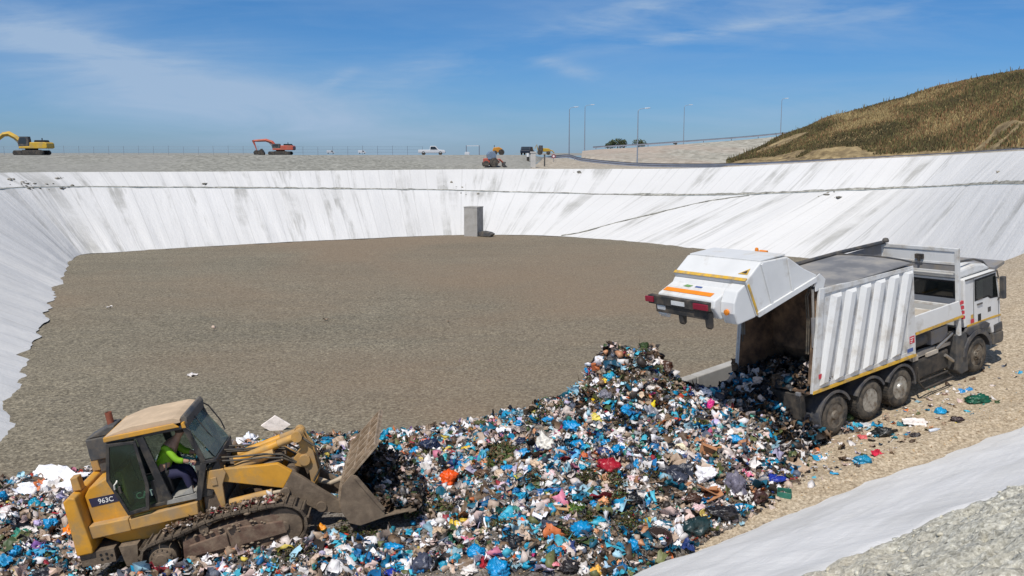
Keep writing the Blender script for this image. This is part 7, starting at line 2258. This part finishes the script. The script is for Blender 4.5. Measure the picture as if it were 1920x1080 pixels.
ITEMS = [
 # --- middle of the heap, in front of the bucket
 (842, 894, 36, 34, 'bag', ORA, 'bright orange crumpled bag in the middle of the litter, right of the bucket'),
 (796, 899, 26, 18, 'bag', (110, 36, 26), 'dark red bag just left of the bright orange bag'),
 (876, 841, 26, 15, 'bag', YEL, 'round yellow bag above the purple bag, near the far edge'),
 (898, 826, 26, 15, 'sheet', YEL, 'flat yellow film at the far litter edge, beyond the round yellow bag'),
 (894, 859, 32, 16, 'sheet', PURP, 'purple film lying left of the brown shrub'),
 (872, 868, 34, 13, 'sheet', BLUE, 'narrow blue film under the purple one'),
 (732, 837, 30, 14, 'bag', TEAL, 'teal bag lying right behind the bucket top'),
 (719, 822, 20, 20, 'bag', TEAL, 'small teal bag upright at the far edge beside the bucket top'),
 (777, 846, 20, 24, 'bag', BLUE, 'blue bag leaning on the large navy bag'),
 (806, 838, 44, 42, 'bag', NAVY, 'large navy rubbish bag standing at the far litter edge'),
 (800, 826, 26, 11, 'sheet', ORA, 'orange film draped on top of the large navy bag'),
 (854, 804, 30, 12, 'bag', NAVY, 'flat navy bag highest on the far edge left of the shrub'),
 (866, 818, 44, 20, 'sheet', (190, 204, 226), 'pale blue white film at the far edge above the round yellow bag'),
 (907, 803, 20, 12, 'bag', TEAL, 'small teal bag on the far edge left of the brown shrub'),
 (974, 792, 20, 14, 'bag', BLUE, 'small blue bag on the far edge right of the brown shrub'),
 (944, 834, 74, 84, 'plant', [(74, 84, 40), (96, 80, 44), (60, 62, 32), (112, 86, 54), (84, 100, 48)], 'round brown green shrub dumped in the litter left of the heap'),
 (910, 851, 18, 24, 'sheet', SKY_, 'sky blue film standing against the left of the brown shrub'),
 (951, 876, 28, 13, 'bag', BLUE, 'blue bag at the near foot of the brown shrub'),
 (979, 893, 32, 15, 'sheet', LIME, 'lime film lying below and right of the brown shrub'),
 (950, 914, 32, 26, 'sheet', (226, 196, 202), 'pinkish white film right of the bright orange bag'),
 (770, 998, 42, 22, 'sheet', TEAL, 'three-cornered teal film below the bucket cutting edge'),
 (738, 1024, 42, 18, 'bag', BLUE, 'long blue bag in front of the bucket heel'),
 (859, 976, 36, 22, 'sheet', (214, 182, 60), 'crinkled yellow film in the middle foreground'),
 (962, 972, 54, 18, 'sheet', TEAL, 'long teal film strip across the middle foreground'),
 (981, 976, 18, 14, 'bag', ORA, 'small orange bag at the right end of the long teal strip'),
 (877, 1010, 24, 13, 'sheet', PINK, 'pink film above the big blue bags in the foreground'),
 (834, 1003, 26, 16, 'plant', [(60, 120, 40), (80, 140, 50), (48, 96, 32)], 'small tuft of fresh green stalks below the yellow film'),
 (893, 1036, 38, 36, 'bag', BLUE, 'rounded bright blue bag in the foreground, upper of the two big ones'),
 (934, 1064, 46, 52, 'bag', BLUE, 'long bright blue bag at the lower picture edge, right of the rounded one'),
 (845, 1053, 48, 28, 'sheet', TEAL, 'broad teal film at the lower edge left of the big blue bags'),
 (793, 1058, 44, 46, 'bag', (72, 76, 92), 'slate grey rubbish bag at the lower picture edge'),
 (735, 1074, 36, 20, 'bag', ROYAL, 'royal blue bag at the lower edge left of the slate grey bag'),
 (909, 1054, 14, 24, 'cloth', RED, 'dark red cloth wedged between the two big blue bags'),
 (990, 1060, 24, 22, 'bag', TEAL, 'teal bag at the lower edge right of the long blue bag'),
 (993, 1026, 22, 26, 'sheet', TEAL, 'upright teal film left of the teal bag pair'),
 (963, 1046, 16, 20, 'bottle', (196, 96, 50), 'rust orange bottle beside the long blue bag'),
 (960, 1014, 44, 30, 'bag', BLACK, 'black bag torn open above the rust orange bottle'),
 (976, 828, 24, 18, 'bag', NAVY, 'navy bag right of the brown shrub top'),
 # --- heap
 (1153, 676, 48, 30, 'sheet', (24, 72, 94), 'dark teal sheet folded over the top of the heap'),
 (1114, 693, 12, 22, 'tube', (168, 92, 50), 'short brown cardboard tube standing out at the heap left shoulder'),
 (1135, 712, 22, 16, 'bag', YEL, 'yellow bag on the left shoulder of the heap'),
 (1119, 714, 22, 18, 'bag', WHITE, 'white bag left of the yellow bag on the heap shoulder'),
 (1158, 704, 14, 14, 'bag', SKY_, 'small sky blue bag below the dark teal sheet'),
 (1220, 676, 32, 22, 'sheet', (214, 208, 204), 'white paper sheet near the heap top on its right side'),
 (1248, 692, 30, 36, 'bag', BROWN, 'dark brown sack on the right shoulder of the heap'),
 (1222, 763, 16, 32, 'bottle', (232, 206, 30), 'bright yellow bottle standing in the face of the heap'),
 (1224, 741, 14, 12, 'bag', MAG, 'small magenta bag above the bright yellow bottle'),
 (1121, 750, 24, 18, 'sheet', YEL, 'yellow film lower on the left flank of the heap'),
 (1127, 781, 38, 14, 'sheet', (214, 196, 90), 'long pale yellow film at the foot of the left flank'),
 (1138, 740, 30, 26, 'bag', GREY, 'grey bag half buried in the left flank of the heap'),
 (1134, 757, 24, 12, 'bag', BLUE, 'blue bag below the grey half buried one'),
 (1282, 745, 22, 18, 'bag', TEAL, 'teal bag on the right flank of the heap'),
 (1299, 723, 34, 20, 'sheet', (60, 160, 190), 'light teal film on the ridge between heap and barrier'),
 (1322, 736, 28, 26, 'bag', WHITE, 'white bag at the end of the concrete barrier'),
 (1330, 758, 20, 26, 'bag', MAG, 'magenta bag right below the white one at the barrier end'),
 (1350, 775, 32, 32, 'sheet', WHITE, 'white film sliding down right of the magenta bag'),
 (1342, 796, 18, 18, 'ball', LAV, 'pale lavender ball low on the right side of the heap'),
 (1071, 799, 36, 28, 'bag', BLUE, 'plump blue bag left of the heap foot, topmost of the blue trio'),
 (1083, 833, 38, 26, 'bag', BLUE, 'blue bag in the middle of the blue trio'),
 (1065, 848, 44, 32, 'sheet', SKY_, 'square sky blue sheet, lowest of the blue trio'),
 (1020, 828, 44, 44, 'bag', (214, 210, 200), 'big dirty white bag left of the blue trio'),
 (1136, 829, 26, 14, 'bag', BLUE, 'small blue bag between trio and round blue bag'),
 (1158, 844, 38, 27, 'bag', BLUE, 'round blue bag in front of the heap centre'),
 (1094, 856, 18, 22, 'bag', (190, 96, 50), 'rust orange bag right of the square sky blue sheet'),
 (1049, 832, 42, 18, 'bag', BLACK, 'flat black bag between white bag and blue trio'),
 (1142, 872, 48, 38, 'bag', RED, 'dark red bag with a pale torn patch, under the round blue bag'),
 (1139, 876, 13, 11, 'sheet', CREAM, 'pale paper scrap on the dark red bag'),
 (1204, 874, 22, 36, 'sheet', BLUE, 'upright blue and white film right of the dark red bag'),
 (1231, 858, 28, 20, 'plant', [(40, 90, 36), (56, 110, 44), (30, 70, 28)], 'dark green leaves left of the long dark torn bag'),
 (1237, 834, 24, 15, 'bottle', (226, 130, 30), 'orange bottle lying in front of the heap'),
 (1267, 787, 22, 12, 'bag', (206, 66, 28), 'orange red bag low in the heap face'),
 (1288, 836, 40, 14, 'sheet', (224, 214, 186), 'cream paper sheet lying right of the orange bottle'),
 (1327, 839, 34, 30, 'box', KRAFT, 'open cardboard box right of the cream sheet'),
 (1336, 805, 16, 14, 'bag', PEACH, 'peach bag under the lavender ball'),
 (1380, 823, 34, 20, 'bag', BLUE, 'blue bag on the right of the heap towards the lorry'),
 (1493, 834, 28, 16, 'sheet', TEAL, 'teal film on the sand beside the rear lorry wheel'),
 # --- right-hand edge
 (1264, 884, 76, 42, 'sheet', (44, 48, 60), 'long dark torn bag arching in the right litter'),
 (1272, 892, 46, 28, 'bag', (58, 62, 76), 'slate bag under the arching dark sheet'),
 (1324, 890, 40, 38, 'bag', WHITE, 'white crumpled bag above the torn cardboard'),
 (1380, 905, 44, 54, 'bag', (112, 108, 122), 'tall grey sack right of the torn cardboard'),
 (1342, 926, 74, 44, 'flap', KRAFT, 'large torn brown cardboard on the right litter edge'),
 (1300, 935, 36, 26, 'bag', BROWN, 'dark brown bag tucked left of the torn cardboard'),
 (1452, 898, 44, 20, 'bag', ROYAL, 'royal blue bag at the right end of the litter'),
 (1447, 912, 34, 14, 'sheet', WHITE, 'white film printed red, under the royal blue bag'),
 (1470, 924, 30, 20, 'crate', (44, 112, 96), 'green plastic crate at the right litter edge'),
 (1424, 930, 28, 34, 'bag', (66, 40, 36), 'dark maroon bag between grey sack and green crate'),
 (1403, 884, 16, 22, 'sheet', PINK, 'upright pink film right of the tall grey sack'),
 (1488, 898, 16, 12, 'cloth', (150, 30, 44), 'small red rag at the far right litter tip'),
 (1382, 953, 38, 13, 'sheet', BLUE, 'narrow blue film at the edge below the torn cardboard'),
 (1404, 951, 20, 12, 'bag', TEAL, 'small teal bag at the edge below the grey sack'),
 (1352, 961, 62, 34, 'bag', (30, 28, 32), 'big black rubbish bag on the edge below the torn cardboard'),
 (1304, 984, 54, 48, 'bag', (26, 50, 52), 'dark green net sack at the near litter edge'),
 (1324, 965, 22, 20, 'bowl', (220, 196, 110), 'cream yellow tub between net sack and black bag'),
 (1274, 976, 16, 24, 'sheet', WHITE, 'upright white film left of the dark green net sack'),
 (1234, 1010, 48, 26, 'bowl', (52, 38, 34), 'dark brown basin lying open at the near litter edge'),
 (1226, 999, 32, 16, 'sheet', WHITE, 'white film spilling out of the dark basin'),
 (1189, 1024, 22, 32, 'bag', BLUE, 'slim blue bag left of the dark basin'),
 (1212, 1022, 20, 16, 'bag', (22, 110, 140), 'teal bag between slim blue bag and basin'),
 (1443, 863, 30, 11, 'sheet', TEAL, 'teal film strip on the sand left of the wheels'),
 # --- centre foreground
 (1089, 990, 46, 34, 'bag', BLUE, 'angular bright blue bag in the centre foreground'),
 (1029, 924, 54, 15, 'sheet', (16, 92, 150), 'long deep blue film below the pinkish film'),
 (1089, 930, 34, 15, 'sheet', TEAL, 'short teal film right of the long deep blue one'),
 (1118, 917, 38, 15, 'sheet', (30, 130, 160), 'teal film highest of the pair right of the deep blue one'),
 (1131, 938, 24, 24, 'bag', PEACH, 'peach coloured ball-shaped bag in the centre'),
 (1082, 948, 50, 24, 'plant', [(70, 110, 34), (90, 130, 44), (54, 86, 28), (110, 120, 50)], 'patch of dumped green grass in the centre'),
 (1049, 955, 28, 21, 'box', TAN, 'small tan carton left of the green grass patch'),
 (1009, 964, 24, 22, 'box', WHITE, 'small white carton right of the long teal strip'),
 (1029, 985, 38, 19, 'bag', (64, 68, 82), 'slate bag left of the angular blue bag'),
 (1187, 936, 38, 27, 'bag', BLACK, 'black bag in the centre right foreground'),
 (1040, 1032, 36, 28, 'bag', (20, 120, 160), 'deep teal bag in the lower centre'),
 (1042, 1053, 32, 20, 'sheet', (214, 130, 140), 'red and white film under the deep teal bag'),
 (1064, 1063, 44, 30, 'bag', (40, 36, 38), 'blackish bag at the lower edge of the centre'),
 (1116, 1068, 24, 22, 'bag', (226, 168, 70), 'orange yellow bag at the lower edge of the centre'),
 (1144, 1064, 30, 20, 'sheet', (160, 190, 214), 'clear pale blue film at the near litter edge'),
 (1163, 1054, 16, 14, 'bag', PEACH, 'small peach bag at the near litter edge'),
 # --- left of and behind the loader
 (104, 896, 104, 44, 'sheet', (240, 240, 246), 'large white plastic sheeting behind the loader tail'),
 (62, 912, 56, 26, 'sheet', (236, 238, 246), 'tail end of white sheeting trailing to the left'),
 (66, 946, 22, 24, 'bag', TEAL, 'teal bag under the white sheeting'),
 (97, 985, 26, 30, 'bag', BLUE, 'blue bag left of the loader counterweight'),
 (28, 1034, 20, 22, 'bag', BLUE, 'blue bag in the lower left corner'),
 (9, 1052, 26, 20, 'sheet', (40, 140, 190), 'blue film at the left picture edge, lowest'),
 (112, 967, 24, 16, 'cloth', (176, 28, 48), 'red cloth beside the loader counterweight'),
 (131, 996, 28, 28, 'bag', (236, 128, 24), 'orange bag right against the loader counterweight'),
 (28, 976, 26, 24, 'bag', BLACK, 'black bag on the far left below the pale bag'),
 (92, 1072, 56, 24, 'sheet', (40, 42, 50), 'flat black sheet in the lower left corner'),
 (15, 960, 32, 24, 'bag', (226, 214, 212), 'pale bag at the left picture edge'),
 (3, 932, 20, 22, 'bag', BLUE, 'blue bag cut by the left picture edge'),
 (72, 985, 18, 20, 'bag', LAV, 'lavender bag left of the blue one by the counterweight'),
 (39, 1000, 22, 18, 'sheet', (50, 130, 110), 'sea green film in the left litter'),
 (62, 899, 40, 14, 'bag', (30, 30, 32), 'low black bag at the far edge left of the white sheeting'),
 # --- behind the loader arm
 (517, 799, 52, 34, 'board', (232, 222, 214), 'white foam board standing on its corner behind the loader arm'),
 (470, 822, 34, 32, 'bag', (236, 238, 246), 'white bag left of the white foam board'),
 (540, 822, 40, 14, 'sheet', (60, 110, 170), 'blue film below the white foam board'),
 (617, 826, 30, 18, 'bag', (20, 104, 140), 'deep teal bag between loader arm and bucket'),
 (642, 840, 16, 16, 'bag', LAV, 'lavender bag left of the bucket guard'),
 (617, 1002, 34, 24, 'sheet', (20, 150, 200), 'bright blue film in front of the loader track'),
 (604, 990, 18, 20, 'bag', (236, 150, 40), 'orange bag at the front of the loader track'),
 (607, 1029, 20, 15, 'bag', (190, 20, 30), 'red bag below the bright blue film by the track'),
 (600, 1058, 30, 14, 'sheet', BLUE, 'blue film at the lower edge before the track'),
 (486, 1010, 44, 24, 'bag', (40, 44, 52), 'dark grey bag against the lower run of the track'),
 # --- on the ramp
 (1835, 746, 52, 20, 'bag', (18, 82, 60), 'dark green bag lying on the ramp beside the lorry cab'),
 (1812, 732, 26, 10, 'sheet', (30, 130, 190), 'blue film on the ramp just behind the dark green bag'),
 (1765, 771, 22, 16, 'bag', (30, 150, 200), 'bright blue bag on the ramp near the middle wheels'),
 (1617, 861, 38, 20, 'bag', (14, 124, 160), 'teal bag on the ramp edge with a red cloth'),
 (1643, 849, 26, 14, 'cloth', (196, 30, 64), 'crimson cloth on the ramp beside the teal bag'),
 (1655, 809, 44, 24, 'bag', (34, 36, 34), 'black bag on the ramp below the second wheel'),
 (1715, 791, 44, 16, 'sheet', (224, 216, 210), 'whitish paper pile on the ramp right of the black bag'),
 (1795, 786, 26, 11, 'bag', (50, 34, 34), 'dark brown bag on the ramp right of the bright blue one'),
 (1752, 806, 20, 8, 'bottle', (190, 196, 206), 'clear bottle lying on the ramp edge'),
 (1716, 815, 22, 12, 'bag', (44, 36, 36), 'small dark bag on the ramp left of the clear bottle'),
 (1625, 796, 22, 14, 'sheet', (196, 196, 196), 'pale grey film on the ramp by the rear wheel'),
 (1617, 819, 16, 12, 'sheet', (200, 92, 92), 'pale red film on the ramp below the rear wheel'),
 (1690, 795, 16, 10, 'sheet', (60, 120, 130), 'sea blue film on the ramp next to the paper pile'),
]
for it in ITEMS: item(*it)

# more of the larger pieces, each named by the landmark it lies next to
ANCH = [(842, 894, 'bright orange bag'), (944, 850, 'brown green shrub'), (806, 838, 'large navy bag'), (893, 1036, 'rounded bright blue bag'), (934, 1064, 'long bright blue bag'),
        (793, 1058, 'slate grey bag at the lower edge'), (1142, 872, 'dark red bag'), (1020, 828, 'big dirty white bag'), (1158, 844, 'round blue bag'), (1222, 763, 'bright yellow bottle'),
        (1153, 690, 'dark teal sheet on the heap top'), (1264, 884, 'arching dark sheet'), (1342, 926, 'torn brown cardboard'), (1380, 905, 'tall grey sack'), (1304, 984, 'dark green net sack'),
        (1234, 1010, 'dark brown basin'), (1089, 990, 'angular bright blue bag'), (1082, 948, 'green grass patch'), (1329, 757, 'magenta bag'), (1342, 796, 'lavender ball'), (859, 976, 'crinkled yellow film'),
        (770, 998, 'three-cornered teal film'), (1131, 938, 'peach ball-shaped bag'), (97, 985, 'blue bag by the counterweight'), (617, 1002, 'bright blue film by the track'), (1237, 834, 'orange bottle in front of the heap'),
        (1327, 839, 'open cardboard box'), (1187, 936, 'black bag in the centre right'), (1029, 924, 'long deep blue film'), (894, 859, 'purple film'), (1138, 740, 'half buried grey bag'), (1040, 1032, 'deep teal bag')]
XC = [('teal', TEAL), ('blue', BLUE), ('sky blue', SKY_), ('white', WHITE), ('off-white', (214, 206, 200)), ('black', BLACK), ('slate', DGREY), ('beige', (200, 176, 150)), ('brown', (104, 78, 58)), ('pale pink', (220, 190, 192)), ('dark green', DGREEN), ('turquoise', (50, 160, 170))]
XW = np.array([5, 4.5, 2, 5, 4, 2.5, 1.5, 2, 1.5, 1.5, 0.6, 2]); XW /= XW.sum()
for ax, ay, ph in ANCH:
    used = set()
    for dx, dy, wd in ((-1, 0.1, 'just left of'), (1, -0.1, 'just right of'), (0.1, -1, 'just above'), (-0.15, 1, 'just below')):
        q = rsi.uniform(38, 58) if abs(dx) == 1 else rsi.uniform(30, 42)
        x_, y_ = ax + dx * q + rsi.uniform(-6, 6), ay + dy * q + rsi.uniform(-4, 4)
        P, N = hit_px(x_, y_)
        if surf_z(np.array([P.x]), np.array([P.y]))[1][0] < 0.35 or not bool(not_loader(np.array([P.x]), np.array([P.y]))[0]): continue
        k = int(rsi.choice(len(XC), p=XW))
        while XC[k][0] in used: k = int(rsi.choice(len(XC), p=XW))
        used.add(XC[k][0])
        kind = 'sheet' if rsi.random() < 0.55 else 'bag'
        w = rsi.uniform(20, 34)
        item(x_, y_, w, w * rsi.uniform(0.45, 0.75), kind, XC[k][1], f"crumpled {XC[k][0]} {'film' if kind == 'sheet' else 'bag'} {wd} the {ph}", sink=0.3)
